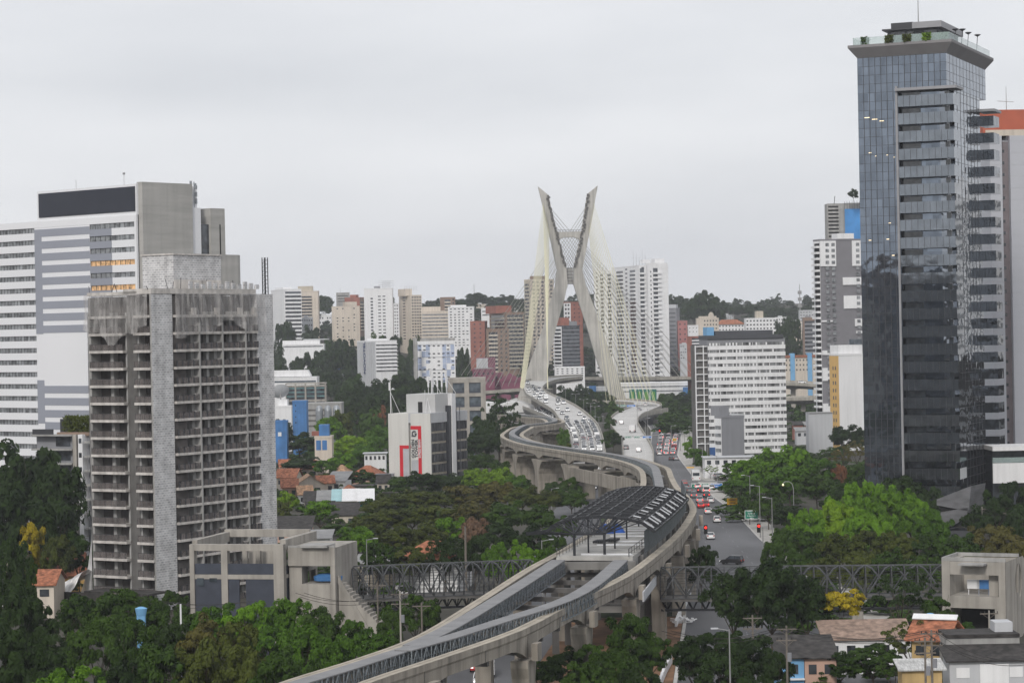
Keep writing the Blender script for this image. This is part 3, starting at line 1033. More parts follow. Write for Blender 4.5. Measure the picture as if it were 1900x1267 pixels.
# legs' lower tie slab
# cables: four fans, each of two planes
def along(A_, y):
    for c, e in zip(A_, A_[1:]):
        if c[1] <= y <= e[1]:
            k = (y - c[1]) / (e[1] - c[1])
            return c[0] + (e[0] - c[0]) * k
    return A_[-1][0]
def cable(p, q, r, mt):
    p, q = Vector(p), Vector(q)
    mid = (p + q) / 2
    (MB().tube([p, q], r, 5, cap=False)).build('cable', mt, br)
NC = 12
for i in range(NC):
    t = i / (NC - 1)
    yc = 372 + 122 * t
    y1, y2, y3 = 378 + 50 * t, 455 + 48 * t, 384 + 112 * t
    aL, aR = mp_(along(LO, y1) + 2, y1, -3.4), mp_(along(RO, y1) - 2, y1, -3.4)
    bL, bR = mp_(along(LO, y2) + 2, y2, 3.4), mp_(along(RO, y2) - 2, y2, 3.4)
    cL, cR = mp_(along(LI, y3) - 2, y3, 3.4), mp_(along(RI, y3) + 2, y3, 3.4)
    # front left ramp: its two edges
    cable(aL, P(965 + 7 * t, 719 + 3 * t, 1180 + 75 * t) - bo, .09, m_cable)
    cable(aL, P(1017 - 2 * t, 722 - 5 * t, 1180 + 75 * t) - bo, .095, m_cable)
    # front right ramp
    cable(aR, P(1131 + 82 * (1 - t), 741 + 4 * (1 - t), 1262) - bo, .09, m_cable)
    cable(aR, P(1126 + 92 * (1 - t), 752 + 1 * (1 - t), 1246) - bo, .085, m_cable)
    # rear decks
    cable(bL, P(838 + 128 * t, 722 - 6 * t, 1420) - bo, .13, m_cable2)
    cable(cR, P(868 + 118 * t, 716 - 5 * t, 1432) - bo, .12, m_cable2)
    cable(bR, P(1302 - 148 * t, 700, 1452) - bo, .13, m_cable2)
    cable(cL, P(1286 - 140 * t, 700, 1464) - bo, .12, m_cable2)
# ================================================================ VIADUCT DECKS
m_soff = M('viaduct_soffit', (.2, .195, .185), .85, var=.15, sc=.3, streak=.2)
m_parap = M('viaduct_parapet', (.36, .34, .3), .85, var=.15, sc=.3, streak=.3)
def smooth(pts, n=6):
    """Catmull-Rom through 3-D points"""
    pts = [Vector(p) for p in pts]
    out = []
    for i in range(len(pts) - 1):
        p0, p1, p2, p3 = pts[max(i - 1, 0)], pts[i], pts[i + 1], pts[min(i + 2, len(pts) - 1)]
        for k in range(n):
            t = k / n
            out.append(.5 * ((2 * p1) + (p2 - p0) * t + (2 * p0 - 5 * p1 + 4 * p2 - p3) * t * t + (3 * p1 - p0 - 3 * p2 + p3) * t ** 3))
    out.append(pts[-1])
    return out
def arc(pts):
    s = [0.]
    for a, b in zip(pts, pts[1:]): s.append(s[-1] + (b - a).length)
    return s
def resample(pts, step):
    s = arc(pts)
    n = max(2, int(s[-1] / step))
    out = []
    j = 0
    for i in range(n + 1):
        q = s[-1] * i / n
        while j < len(pts) - 2 and s[j + 1] < q: j += 1
        out.append(pts[j].lerp(pts[j + 1], (q - s[j]) / max(1e-6, s[j + 1] - s[j])))
    return out
def frame2(pts, i):
    a, b = pts[max(i - 1, 0)], pts[min(i + 1, len(pts) - 1)]
    t = (b - a)
    t.z = 0
    t.normalize()
    return t, Vector((t.y, -t.x, 0))
def viaduct(name, label, Lp, Rp, th=1.6, par=1.0, n=6, piers=(), pmat=None, sides=(1, 1)):
    Ls, Rs = smooth(Lp, n), smooth(Rp, n)
    o = thing(name, label, 'viaduct', (0, 0, 0))
    d = MB()
    for i in range(len(Ls) - 1):
        d.face([Ls[i], Rs[i], Rs[i + 1], Ls[i + 1]])
    d.build('road_surface', m_deck, o)
    if (Rs[0] - Ls[0]).length > 7:
        lm = MB()
        A_, B_ = resample(Ls, 9), resample(Rs, 9)
        for f in (.25, .5, .75):
            mid = resample([a.lerp(b, f) for a, b in zip(Ls, Rs)], 4.)
            for i in range(0, len(mid) - 1, 3):
                t, n_ = frame2(mid, i)
                q = Vector((0, 0, .025))
                lm.face([mid[i] - n_ * .08 + q, mid[i] + n_ * .08 + q, mid[i + 1] + n_ * .08 + q, mid[i + 1] - n_ * .08 + q])
        x = lm.build('lane_markings', m_line, o)
    s = MB()
    rings = []
    for a, b in zip(Ls, Rs):
        c = (b - a).normalized()
        z = Vector((0, 0, 1))
        a2, b2 = a - c * .3, b + c * .3
        rings.append([a2 - z * .02, a2 + c * 2.5 - z * th, b2 - c * 2.5 - z * th, b2 - z * .02])
    s.loft(rings)
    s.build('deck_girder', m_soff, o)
    for on, pts, sg in ((sides[0], Ls, -1), (sides[1], Rs, 1)):
        if not on: continue
        p = MB()
        rings = []
        for i, a in enumerate(pts):
            c = (Rs[i] - Ls[i]).normalized() * sg
            rings.append([a, a + Vector((0, 0, par)), a + c * .35 + Vector((0, 0, par)), a + c * .35 - Vector((0, 0, .55))])
        p.loft(rings)
        p.build('parapet', m_parap, o)
    for i in piers:
        c = (Ls[i] + Rs[i]) / 2
        w_ = (Rs[i] - Ls[i]).length
        MB().box(c.x - 1.1, c.x + 1.1, c.y - .8, c.y + .8, -.5, c.z - th - .8).loft([[(c.x - 1.1, c.y - .8, c.z - th - .9), (c.x + 1.1, c.y - .8, c.z - th - .9), (c.x + 1.1, c.y + .8, c.z - th - .9), (c.x - 1.1, c.y + .8, c.z - th - .9)], [(c.x - w_ * .38, c.y - .8, c.z - th), (c.x + w_ * .38, c.y - .8, c.z - th), (c.x + w_ * .38, c.y + .8, c.z - th), (c.x - w_ * .38, c.y + .8, c.z - th)]]).build('pier', m_conc, o)
    return o, Ls, Rs
GZ = lambda q: G(q[0], q[1], q[2])
# left ramp, busy with traffic coming off the bridge
zA = [(832, 3.6), (818, 4.6), (805, 5.7), (788, 7.5), (774, 9.3), (758, 11.4), (745, 13), (736, 14.2), (724, 15.6), (716, 16.9)]
zat = lambda y: np.interp(-y, [-a for a, _ in zA], [b for _, b in zA])
RmL = [(1060, 835), (1059, 818), (1055, 803), (1046, 789), (1036, 776), (1026, 763), (1003, 748.5), (979, 734.5), (973, 726), (971, 719)]
RmR = [(1122, 837), (1118.5, 818), (1114, 803), (1107, 788), (1093, 774), (1073, 758), (1050, 745.5), (1026, 735), (1013, 728), (1007, 722)]
LpA = [GZ((x, y, zat(y))) for x, y in RmL]
RpA = [GZ((x, y, zat(y))) for x, y in RmR]
# start under the monorail: down to the ground
st = [Vector((G(1100, 895).x - 8, 715, .1)), Vector((G(1100, 895).x + 5, 715, .1))]
LpA = [st[0]] + LpA + [P(974, 709, 1300), P(1000, 703.5, 1345), P(1040, 699.5, 1372), P(1082, 697.5, 1395)]
RpA = [st[1]] + RpA + [P(1009, 718, 1262), P(1017, 712, 1290), P(1040, 705.5, 1330), P(1080, 701.5, 1350)]
vA, ALs, ARs = viaduct('road_viaduct', 'curving concrete ramp descending left of centre, crowded with cars off the bridge', LpA, RpA, piers=(40, 52, 64, 76))
# merging lower ramp on its left
LpB = [GZ((1052, 796, 6.3)), GZ((1045, 788.5, 6.6)), GZ((1028, 780, 7)), GZ((1004, 770.5, 7.4)), GZ((975, 758.5, 7.8)), GZ((940, 744, 8))]
RpB = [GZ((1056, 795, 6.3)), GZ((1052, 786, 6.6)), GZ((1040, 776, 7)), GZ((1016, 763.5, 7.4)), GZ((990, 751.5, 7.8)), GZ((958, 738, 8))]
vB, BLs, BRs = viaduct('road_viaduct', 'narrow joining ramp packed with cars at the left flank of the curving ramp', LpB, RpB, piers=(14, 24), sides=(1, 0))
# right ramp
zC = [(835, 2.6), (812, 3.2), (798, 3.6), (783, 4.4), (776, 4.8), (765, 5.6), (752, 6.5)]
zc_ = lambda y: np.interp(-y, [-a for a, _ in zC], [b for _, b in zC])
CmL = [(1157, 838), (1152, 815), (1139, 798), (1132, 785), (1135, 776), (1149, 765), (1172, 755.5)]
CmR = [(1211, 839), (1198, 812), (1188, 796), (1182.5, 784), (1187, 774), (1206, 764), (1226, 755)]
LpC = [Vector((33.5, 745, 1.2))] + [GZ((x, y, zc_(y))) for x, y in CmL] + [P(1176, 750.5, 1238), P(1160, 748.5, 1250), P(1128, 746.5, 1264), P(1085, 743, 1282)]
RpC = [Vector((42.5, 745, 1.2))] + [GZ((x, y, zc_(y))) for x, y in CmR] + [P(1222, 749, 1258), P(1206, 745.5, 1268), P(1165, 742.5, 1284), P(1085, 739, 1302)]
vC, CLs, CRs = viaduct('road_viaduct', 'pale curving ramp on the right with few cars climbing to the bridge', LpC, RpC, piers=(30, 42))
viaduct('road_viaduct', 'short side ramp branching off right of the pale ramp beside dark trees', [GZ((1187, 776, 4.7)), GZ((1196, 771, 5)), GZ((1215, 766.5, 5.4)), GZ((1240, 763, 5.6))], [GZ((1189, 772, 4.7)), GZ((1198, 767, 5)), GZ((1216, 763, 5.4)), GZ((1240, 759.5, 5.6))], piers=(12,))
# rear decks beyond the mast
viaduct('road_viaduct', 'thin white bridge deck running right behind the cable fans', [P(1085, 703, 1440), P(1150, 703.5, 1440), P(1240, 703, 1440), P(1330, 701, 1440)], [P(1085, 702.4, 1462), P(1150, 702, 1462), P(1240, 701.4, 1462), P(1330, 699, 1462)], th=1.5, piers=(5, 16))
viaduct('road_viaduct', 'grey bridge deck running left behind dark trees under the cable fans', [P(800, 734, 1405), P(900, 729, 1405), P(990, 722, 1405)], [P(800, 733, 1432), P(900, 728, 1432), P(990, 721, 1432)], th=1.5, piers=(3, 9))
viaduct('road_viaduct', 'upper grey flyover between the striped slab and the tall grey white tower', [P(1440, 713, 1230), P(1490, 714, 1230), P(1540, 719, 1230)], [P(1440, 709, 1245), P(1490, 710, 1245), P(1540, 714, 1245)], th=2.2, piers=(4,))
viaduct('road_viaduct', 'lower grey flyover among trees beneath the upper flyover', [P(1440, 742, 1180), P(1490, 741, 1180), P(1540, 739, 1180)], [P(1440, 739, 1195), P(1490, 738, 1195), P(1540, 736, 1195)], th=2.2, piers=(6,))
# ================================================================ MONORAIL GUIDEWAY
ZT = 13.
gR = [(560, 1318), (680, 1264), (812, 1220), (960, 1168), (1060, 1116), (1160, 1068), (1220, 1024), (1260, 988), (1280, 960), (1286, 944), (1276, 924), (1256, 904), (1245, 884), (1239, 869)]
gL = [(380, 1322), (540, 1262), (665, 1223), (780, 1180), (880, 1120), (980, 1056), (1032, 1028), (1081, 999), (1130, 966), (1172, 932), (1191, 905), (1194, 888), (1189, 872), (1168, 860), (1125, 848.5), (1078, 841), (1018, 832), (971, 824), (943, 815.5), (931.5, 808), (938, 801), (957, 791.5)]
GR = [G(x, y, ZT) for x, y in gR]
GL = [G(x, y, ZT) for x, y in gL]
# right beam keeps a steady distance beyond the station
tail = smooth(GL[12:], 4)
off = []
for i, p in enumerate(tail):
    a, b = tail[max(i - 1, 0)], tail[min(i + 1, len(tail) - 1)]
    t = (b - a).normalized()
    n = Vector((t.y, -t.x, 0))
    off.append(p + n * 6.2)
GR += off[3:]
far = [G(1008, 785.5, ZT), G(1013, 780.5, ZT), G(1001, 776, ZT), G(965, 773, ZT), G(925, 769, ZT)]
GL += far
GR += [Vector((p.x + (6 if i < 2 else 4.5), p.y + (1 if i < 2 else 7), p.z)) for i, p in enumerate(far)]
BLp, BRp = smooth(GL, 5), smooth(GR, 3)
mono = thing('monorail_viaduct', 'unfinished twin-beam monorail viaduct sweeping up the middle with lattice walkways', 'monorail viaduct', (0, 0, 0))
m_rtop = M('beam_running_top', (.37, .33, .27), .8, var=.2, sc=.5)
SPAN = 30.
def guide_beam(pts):
    pts = resample(pts, 2.)
    s = arc(pts)
    mb = MB()
    A_, B_, C_ = [], [], []
    for i, p in enumerate(pts):
        t, n = frame2(pts, i)
        ph = (s[i] % SPAN) / SPAN
        dp = 2.0 + 1.5 * max(0, 1 - min(ph, 1 - ph) / .22) ** 2
        w, ww = .62, .5
        z = Vector((0, 0, 1))
        B_.append([p - n * w - z * .05, p - n * w - z * .7, p - n * ww - z * .95, p - n * ww - z * dp, p + n * ww - z * dp, p + n * ww - z * .95, p + n * w - z * .7, p + n * w - z * .05])
        A_.append([p - n * w, p - n * .16, p - n * .16 - z * .045, p + n * .16 - z * .045, p + n * .16, p + n * w, p + n * w - z * .04, p - n * w - z * .04])
    mb.mat(0).loft(B_).mat(1).loft(A_)
    o = mb.build('guide_beam', [m_tan, m_rtop], mono)
    k = 1
    for i, p in enumerate(pts):
        if s[i] >= k * SPAN / 2:
            t, n = frame2(pts, i)
            dp = 3.5 if k % 2 == 0 else 2.0
            jm = MB()
            for sg in (-1, 1): jm.slab([p + n * (sg * .6) - t * .06 - Vector((0, 0, .72)), p + n * (sg * .6) + t * .06 - Vector((0, 0, .72)), p + n * (sg * .53) + t * .06 - Vector((0, 0, dp)), p + n * (sg * .53) - t * .06 - Vector((0, 0, dp))], n * (sg * .03))
            jm.build('beam_joint', m_concd, o)
            k += 1
    return o, pts, s
bL, PL, SL = guide_beam(BLp)
bR, PR, SR = guide_beam(BRp)
# walkways with lattice sides
def lattice_walk(pts, name='walkway', hw=1.0, dep=2.0, both=True, zoff=.55):
    pts = [p + Vector((0, 0, zoff)) for p in resample(pts, 2.2)]
    top, lat = MB(), MB()
    rings = []
    for i, p in enumerate(pts):
        t, n = frame2(pts, i)
        rings.append([p - n * hw, p - n * hw - Vector((0, 0, .12)), p + n * hw - Vector((0, 0, .12)), p + n * hw])
    top.loft(rings)
    for i in range(len(pts) - 1):
        for sg in ((-1, 1) if both else (1,)):
            t, n = frame2(pts, i)
            t2, n2 = frame2(pts, i + 1)
            a, b = pts[i] + n * (hw * sg * .97), pts[i + 1] + n2 * (hw * sg * .97)
            d = Vector((0, 0, -dep))
            h = Vector((0, 0, -.13))
            m_ = (a + b) / 2
            lat.bar(a + h, a + d, .1).bar(a + d, m_ + h, .1).bar(m_ + h, b + d, .1).bar(m_ + h, m_ + d, .07).bar(a + d, b + d, .14).bar(a + d * .5, b + d * .5, .06)
        if i % 3 == 0:
            t, n = frame2(pts, i)
            lat.bar(pts[i] - n * hw + d, pts[i] + n * hw + d, .12)
    o = top.build(name, m_wtop, mono)
    lat.build('lattice_side', m_galv2, o)
    return o
m_wtop = M('grey_walkway_plate', (.22, .22, .225), .7, .1, var=.15, sc=.4)
m_galv2 = M('dull_galvanised_lattice', (.2, .225, .245), .55, .15, var=.4, sc=3)
wl_ = [(764, 1196), (840, 1160), (940, 1100), (1000, 1062), (1036, 1038)]
wr_ = [(748, 1206), (840, 1180), (940, 1148), (1040, 1116), (1100, 1084), (1152, 1039)]
w0_ = [(300, 1345), (540, 1268), (640, 1238), (772, 1195)]
zw = ZT + .55
for ww in (wl_, wr_, w0_):
    lattice_walk(smooth([G(x, y, zw) - Vector((0, 0, .55)) for x, y in ww], 5), zoff=.47 if ww is w0_ else (.55 if ww is wl_ else .6))
# between the beams beyond the station
mid = []
ra = resample(BRp, 3.)
for p in resample(BLp, 3.):
    if p.y < 470: continue
    q = min(ra, key=lambda r: (r - p).length)
    mid.append((p + q) / 2)
lattice_walk(mid, hw=.9)
# cross ties between the beams
ct = MB()
cross = []
for p in resample(BLp, 10):
    q = min(ra, key=lambda r: (r - p).length)
    if 18 > (q - p).length > 3: cross.append((p, q))
for p, q in cross:
    if 355 < p.y < 412: continue
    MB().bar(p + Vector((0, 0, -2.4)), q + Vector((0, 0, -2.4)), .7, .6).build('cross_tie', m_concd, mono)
# piers: a column under each beam with a flared head
def flare_pier(c, t, n, zt_, w0=2.1, w1=3.6, dp=2.0, name='pier'):
    """w along the track direction"""
    rings = []
    for z, w in ((-.5, w0), (zt_ - 5.5, w0), (zt_ - 3.6, w0 * 1.15), (zt_ - 2.0, (w0 + w1) / 2), (zt_ - .8, w1), (zt_, w1)):
        e = dp / 2
        rings.append([Vector((c.x, c.y, z)) + t * (a * w / 2) + n * (b * e) for a, b in ((-1, -1), (1, -1), (1, 1), (-1, 1))])
    return MB().loft(rings)
for pts, s, ylim in ((PR, SR, 9999), (PL, SL, 9999)):
    k = 0
    for i in range(len(pts)):
        if s[i] >= k * SPAN:
            k += 1
            p = pts[i]
            if p.y > 560 and pts is PR: continue
            if p.y > 960: continue
            t, n = frame2(pts, i)
            zt_ = p.z - 3.55
            if p.y < 500:
                pr = flare_pier(p, t, n, zt_).build('pier', m_tan, mono)
                sgn = 1 if pts is PR else -1
                q = p + n * (sgn * 1.2)
                hb = MB()
                hb.slab([q + t * a + Vector((0, 0, z)) for a, z in ((-.9, -3.6), (.9, -3.6), (.9, -1.7), (-.9, -1.7))], n * (sgn * .7))
                hb.build('bearing_block', m_tan, pr)
            elif pts is PL:
                # one wide portal pier under both beams, with broad curved haunches
                c = p + n * 3.1
                rings = []
                for z, w in ((-.5, 3.0), (3.5, 3.1), (5.5, 3.8), (7, 5.4), (8.3, 8.2), (9.2, 11), (9.45, 11)):
                    rings.append([Vector((c.x, c.y, z)) + n * (a * 3.8) + t * (b * w / 2) for a, b in ((-1, -1), (1, -1), (1, 1), (-1, 1))])
                MB().loft(rings).build('pier', m_tan, mono)
# straddle portal left of the station throat
a, b = P(1060, 862, 655), P(1168, 858, 600)
pb = MB()
d = (b - a).normalized()
z1, z0 = 9.3, 6.0
for q, w in ((P(1064, 900, 650), 1.6),):
    pb.box(q.x - w, q.x + w, q.y - 1.2, q.y + 1.2, -.5, z1)
a, b = P(1064, 870, 650), P(1180, 870, 585)
pb.slab([Vector((a.x - 1.6, a.y - 1.25, z0)), Vector((b.x, b.y - 1.25, z0)), Vector((b.x, b.y - 1.25, z1 + .02)), Vector((a.x - 1.6, a.y - 1.25, z1 + .02))], (0, 2.4, 0))
pb.build('straddle_portal', m_tan, mono)
# ================================================================ STATION
stn = thing('monorail_station', 'half-built monorail station with a bare dark steel vault roof over its platform', 'station', P(1100, 1100, 370) * 1)
stn.location = (0, 0, 0)
i0 = min(range(len(PL)), key=lambda i: abs(PL[i].y - 352))
cl_ = [p for p in resample(BLp, 2.5) if 338 < p.y < 470]
cen = []
for p in cl_:
    q = min(ra, key=lambda r: (r - p).length)
    cen.append((p, q))
pf, un = MB(), MB()
rings, rk, prs = [], [], []
for p, q in cen:
    n = (q - p).normalized()
    w = (q - p).length
    a, b = p + n * 1.9, q - n * 1.9
    if w < 6.5: break
    prs.append((p, q, n, w))
for (p, q, n, w) in prs:
    if p.y < 344: continue
    a, b = p + n * 1.9, q - n * 1.9
    rings.append([Vector((a.x, a.y, ZT + .7)), Vector((a.x, a.y, ZT + .1)), Vector((b.x, b.y, ZT + .1)), Vector((b.x, b.y, ZT + .7))])
pf.loft(rings)
m_plat = M('platform_screed', (.4, .39, .37), .85, var=.3, sc=.35, bump=.1)
pl = pf.build('platform', m_plat, stn)
pp = MB()
r = random.Random(5)
for k, (p, q, n, w) in enumerate(prs):
    if k % 2 or p.y < 346: continue
    if r.random() < .75:
        f = r.uniform(.25, .4)
        c = p + n * (w * .55)
        pp = MB()
        pp.slab([Vector((c.x, c.y, ZT + .72)) + n * a_ + Vector((-.15, 1, 0)) * b_ for a_, b_ in ((-w * .22, -1.1), (w * f * .8, -1.1), (w * f * .8, 1.0), (-w * .2, 1.0))], (0, 0, .06))
        pp.build('floor_panel', m_white, pl)
# concourse frame under the platform
cf = MB()
fr = [x for x in prs if x[0].y > 342]
for k, (p, q, n, w) in enumerate(fr):
    if k % 4 == 0:
        a, b = p + n * 2, q - n * 2
        for c in (a, b): cf.box(c.x - .5, c.x + .5, c.y - .5, c.y + .5, -.5, ZT + .1)
        cf.bar(Vector((a.x, a.y, ZT - .5)), Vector((b.x, b.y, ZT - .5)), .7, 1.1)
        cf.bar(Vector((a.x, a.y, 6.3)), Vector((b.x, b.y, 6.3)), .7, .9)
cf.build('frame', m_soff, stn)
cs = MB()
rings = []
for (p, q, n, w) in fr:
    a, b = p + n * 1.2, q - n * 1.2
    rings.append([Vector((a.x, a.y, 6.9)), Vector((a.x, a.y, 6.4)), Vector((b.x, b.y, 6.4)), Vector((b.x, b.y, 6.9))])
cs.loft(rings)
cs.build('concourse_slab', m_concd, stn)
# side walls and edge rails
for side in (0, 1):
    wm, rlm, pn = MB(), MB(), MB()
    for k in range(len(fr) - 1):
        def at(j, o):
            p, q, n, w = fr[j]
            return (p + n * o) if side == 0 else (q - n * o)
        a, b = at(k, 1.85), at(k + 1, 1.85)
        if k % 5 != 3: wm.slab([Vector((a.x, a.y, ZT - 2.4)), Vector((b.x, b.y, ZT - 2.4)), Vector((b.x, b.y, ZT + .08)), Vector((a.x, a.y, ZT + .08))], Vector(((fr[k][2]) * (.18 if side == 0 else -.18))))
        a, b = at(k, 2.4), at(k + 1, 2.4)
        for h in (1.2, 1.8):
            rlm.bar(Vector((a.x, a.y, ZT + h)), Vector((b.x, b.y, ZT + h)), .06)
        rlm.bar(Vector((a.x, a.y, ZT + .7)), Vector((a.x, a.y, ZT + 1.8)), .07)
        if fr[k][0].y > 352 and side == 1:
            a, b = at(k, 1.3), at(k + 1, 1.3)
            for j in range(3):
                c = a.lerp(b, j / 3)
                e = a.lerp(b, (j + .8) / 3)
                pn.slab([Vector((c.x, c.y, ZT + .3)), Vector((e.x, e.y, ZT + .3)), Vector((e.x, e.y, ZT + 3.6)), Vector((c.x, c.y, ZT + 3.6))], (.1, .05, 0))
    wm.build('platform_edge_wall', m_concg, stn)
    rlm.build('edge_rail', m_steel, stn)
    if pn.v: pn.build('side_panels', M('grey_side_sheeting', (.1, .115, .13), .5, .4, var=.4, sc=1.5), stn)
# vault roof
rt = thing
m_roofst = M('charcoal_steel', (.035, .037, .042), .45, .5, var=.25, sc=1.5)
roof = MB()
pur, ribs, lath = MB(), MB(), MB()
vs = [x for x in prs if 351 < x[0].y < 406 and x[3] > 7]
NV = len(vs)
def rp(k, u):
    p, q, n, w = vs[k]
    v = k / (NV - 1)
    c = (p + q) / 2
    half = w / 2 + .6
    h = 16.3 + 2.6 * math.sqrt(max(0, 1 - u * u * .97)) + .55 * v
    x = c + n * (half * u)
    return Vector((x.x, x.y, h))
US = [-1, -.78, -.52, -.26, 0, .26, .52, .78, 1]
for k in range(NV):
    ribs = MB()
    for a, b in zip(US, US[1:]):
        if k % 2 == 0: ribs.bar(rp(k, a), rp(k, b), .22, .45)
        else: ribs.bar(rp(k, a), rp(k, b), .1, .16)
    ribs.build('roof_rib', m_roofst, stn)
    if k < NV - 1:
        for j, a in enumerate(US):
            pur.bar(rp(k, a), rp(k + 1, a), .24 if j % 2 == 0 else .16, .3)
            for f in ((.33, .66) if k > NV * .4 else ()):
                if j < len(US) - 1:
                    lath.bar(rp(k, a + (US[j + 1] - a) * f), rp(k + 1, a + (US[j + 1] - a) * f), .07)
        for j in range(len(US) - 1):
            if (j + k) % 3 == 0: lath.bar(rp(k, US[j]), rp(k + 1, US[j + 1]), .08)
rf = pur.build('purlins', m_roofst, stn)
lath.build('battens', m_roofst, rf)
# a few strips of sheeting already laid on the right slope and on the far left
shp = MB()
for k in range(NV - 1):
    for u0, u1 in ((.8, .98), (.56, .7)):
        if (k + int(u0 * 10)) % 2 == 0: MB().slab([rp(k, u0) + Vector((0, 0, .25)), rp(k, u1) + Vector((0, 0, .25)), rp(k + 1, u1) * .4 + rp(k, u1) * .6 + Vector((0, 0, .25)), rp(k + 1, u0) * .4 + rp(k, u0) * .6 + Vector((0, 0, .25))], (0, 0, .05)).build('roof_sheet', m_lgrey, stn)
    if k > NV * .55:
        for j in range(1, 7):
            if (k * 3 + j) % 4 != 0:
                u0, u1 = US[j] + .03, US[j + 1] - .06
                shp.mat(1).slab([rp(k, u0) + Vector((0, 0, -.5)), rp(k, u1) + Vector((0, 0, -.5)), rp(k + 1, u1) * .7 + rp(k, u1) * .3 + Vector((0, 0, -.5)), rp(k + 1, u0) * .7 + rp(k, u0) * .3 + Vector((0, 0, -.5))], (0, 0, -.05)).mat(0)
shp.build('roof_sheets', [m_lgrey, m_roofst], rf)
# front tree columns and the raking front rafters
fc = [P(1066, 1032, 346), P(1122, 1032, 346)]
cm, vm_ = MB(), MB()
tops = []
for c in fc:
    c.z = ZT + .7
    t = Vector((c.x, c.y, ZT + 3.75))
    tops.append(t)
    cm.bar(c, t, .38)
for c in ((1092, 1028, 350), (1163, 1000, 372), (1141, 1018, 356), (1140, 985, 395), (1185, 978, 395), (1200, 960, 415)):
    c = P(*c)
    cm.bar(Vector((c.x, c.y, ZT + .7)), Vector((c.x, c.y, ZT + 6)), .24)
cm.build('roof_column', m_roofst, stn)
for u in (-1, -.78, -.52, -.26): vm_.bar(tops[0], rp(0, u), .16)
for u in (-.52, -.26, 0, .26): vm_.bar(tops[1], rp(0, u), .16)
for i in range(8): vm_.bar(tops[0].lerp(tops[1], i / 7), rp(0, -.78 + .15 * i), .1)
vm_.bar(tops[0], tops[1], .3).bar(tops[1], rp(2, .3), .35).bar(tops[1], rp(0, .52), .2).bar(tops[0], rp(0, -1), .2)
tl = P(978, 990, 356)
vm_.bar(rp(0, -1), tl, .35, .5).bar(rp(0, -.78), tl, .12).bar(rp(2, -1), tl, .12)
hip = MB()
for i in range(13):      # the front hip: a net of struts between the first rib and the front beam
    a_, b_ = rp(0, -1 + 1.75 * i / 12), tops[0].lerp(tops[1], i / 12)
    hip.bar(a_, b_, .13)
    if i < 12:
        c_, d_ = rp(0, -1 + 1.75 * (i + 1) / 12), tops[0].lerp(tops[1], (i + 1) / 12)
        hip.bar(a_, d_, .08).bar(c_, b_, .08).bar(a_.lerp(b_, .5), c_.lerp(d_, .5), .09)
for u in (-1, -.85, -.7, -.55): hip.bar(rp(0, u), tops[0].lerp(tl, .5), .1)
hip.bar(tops[0], tl, .16)
hip.build('front_hip_lattice', m_roofst, stn)
vm_.build('front_rafters', m_roofst, stn)
tarp = MB()
pt = P(1138, 996, 382)
r = random.Random(9)
n = 12
for j in range(n + 1):
    for i in range(n + 1):
        s, t = i / n, j / n
        e = min(s, 1 - s, t, 1 - t) * 5
        tarp.v.append((pt.x - 2.6 + 4.6 * s, pt.y + 4 * t, ZT + .72 + 1.45 * min(1, e) * (.85 + .15 * math.sin(s * 17) * math.cos(t * 11)) + r.uniform(-.07, .07)))
for j in range(n):
    for i in range(n):
        a = j * (n + 1) + i
        tarp.f.append((a, a + 1, a + n + 2, a + n + 1))
        tarp.mi.append(0)
tag(tarp.build('tarpaulin', M('blue_tarpaulin', (.015, .1, .45), .4, var=.3, sc=1)), 'bright blue tarpaulin over a stack of materials on the station platform', 'tarpaulin')
for k, (x, y, Y) in enumerate(((1110, 1006, 364), (1133, 1004, 366))):
    c = P(x, y, Y)
    mb = MB()
    for i in range(6): mb.bar((c.x - .8 + i * .28, c.y - 1.2, ZT + 1.1), (c.x + i * .28, c.y + 1.6, ZT + 1.1), .16, .35)
    tag(mb.build('steel_beam_stack', m_steel), ('left' if k == 0 else 'right') + ' stack of dark steel sections lying in front of the blue tarpaulin', 'steel stack')
# gangway with a pale balustrade linking pier and footbridge
lk = MB()
p, q = P(1192, 1116, 322), P(1219, 1080, 360)
lk.slab([p, q, q + Vector((0, 0, 1.3)), p + Vector((0, 0, 1.3))], (.2, -.1, 0))
lk.build('stair_balustrade', m_lgrey, stn)
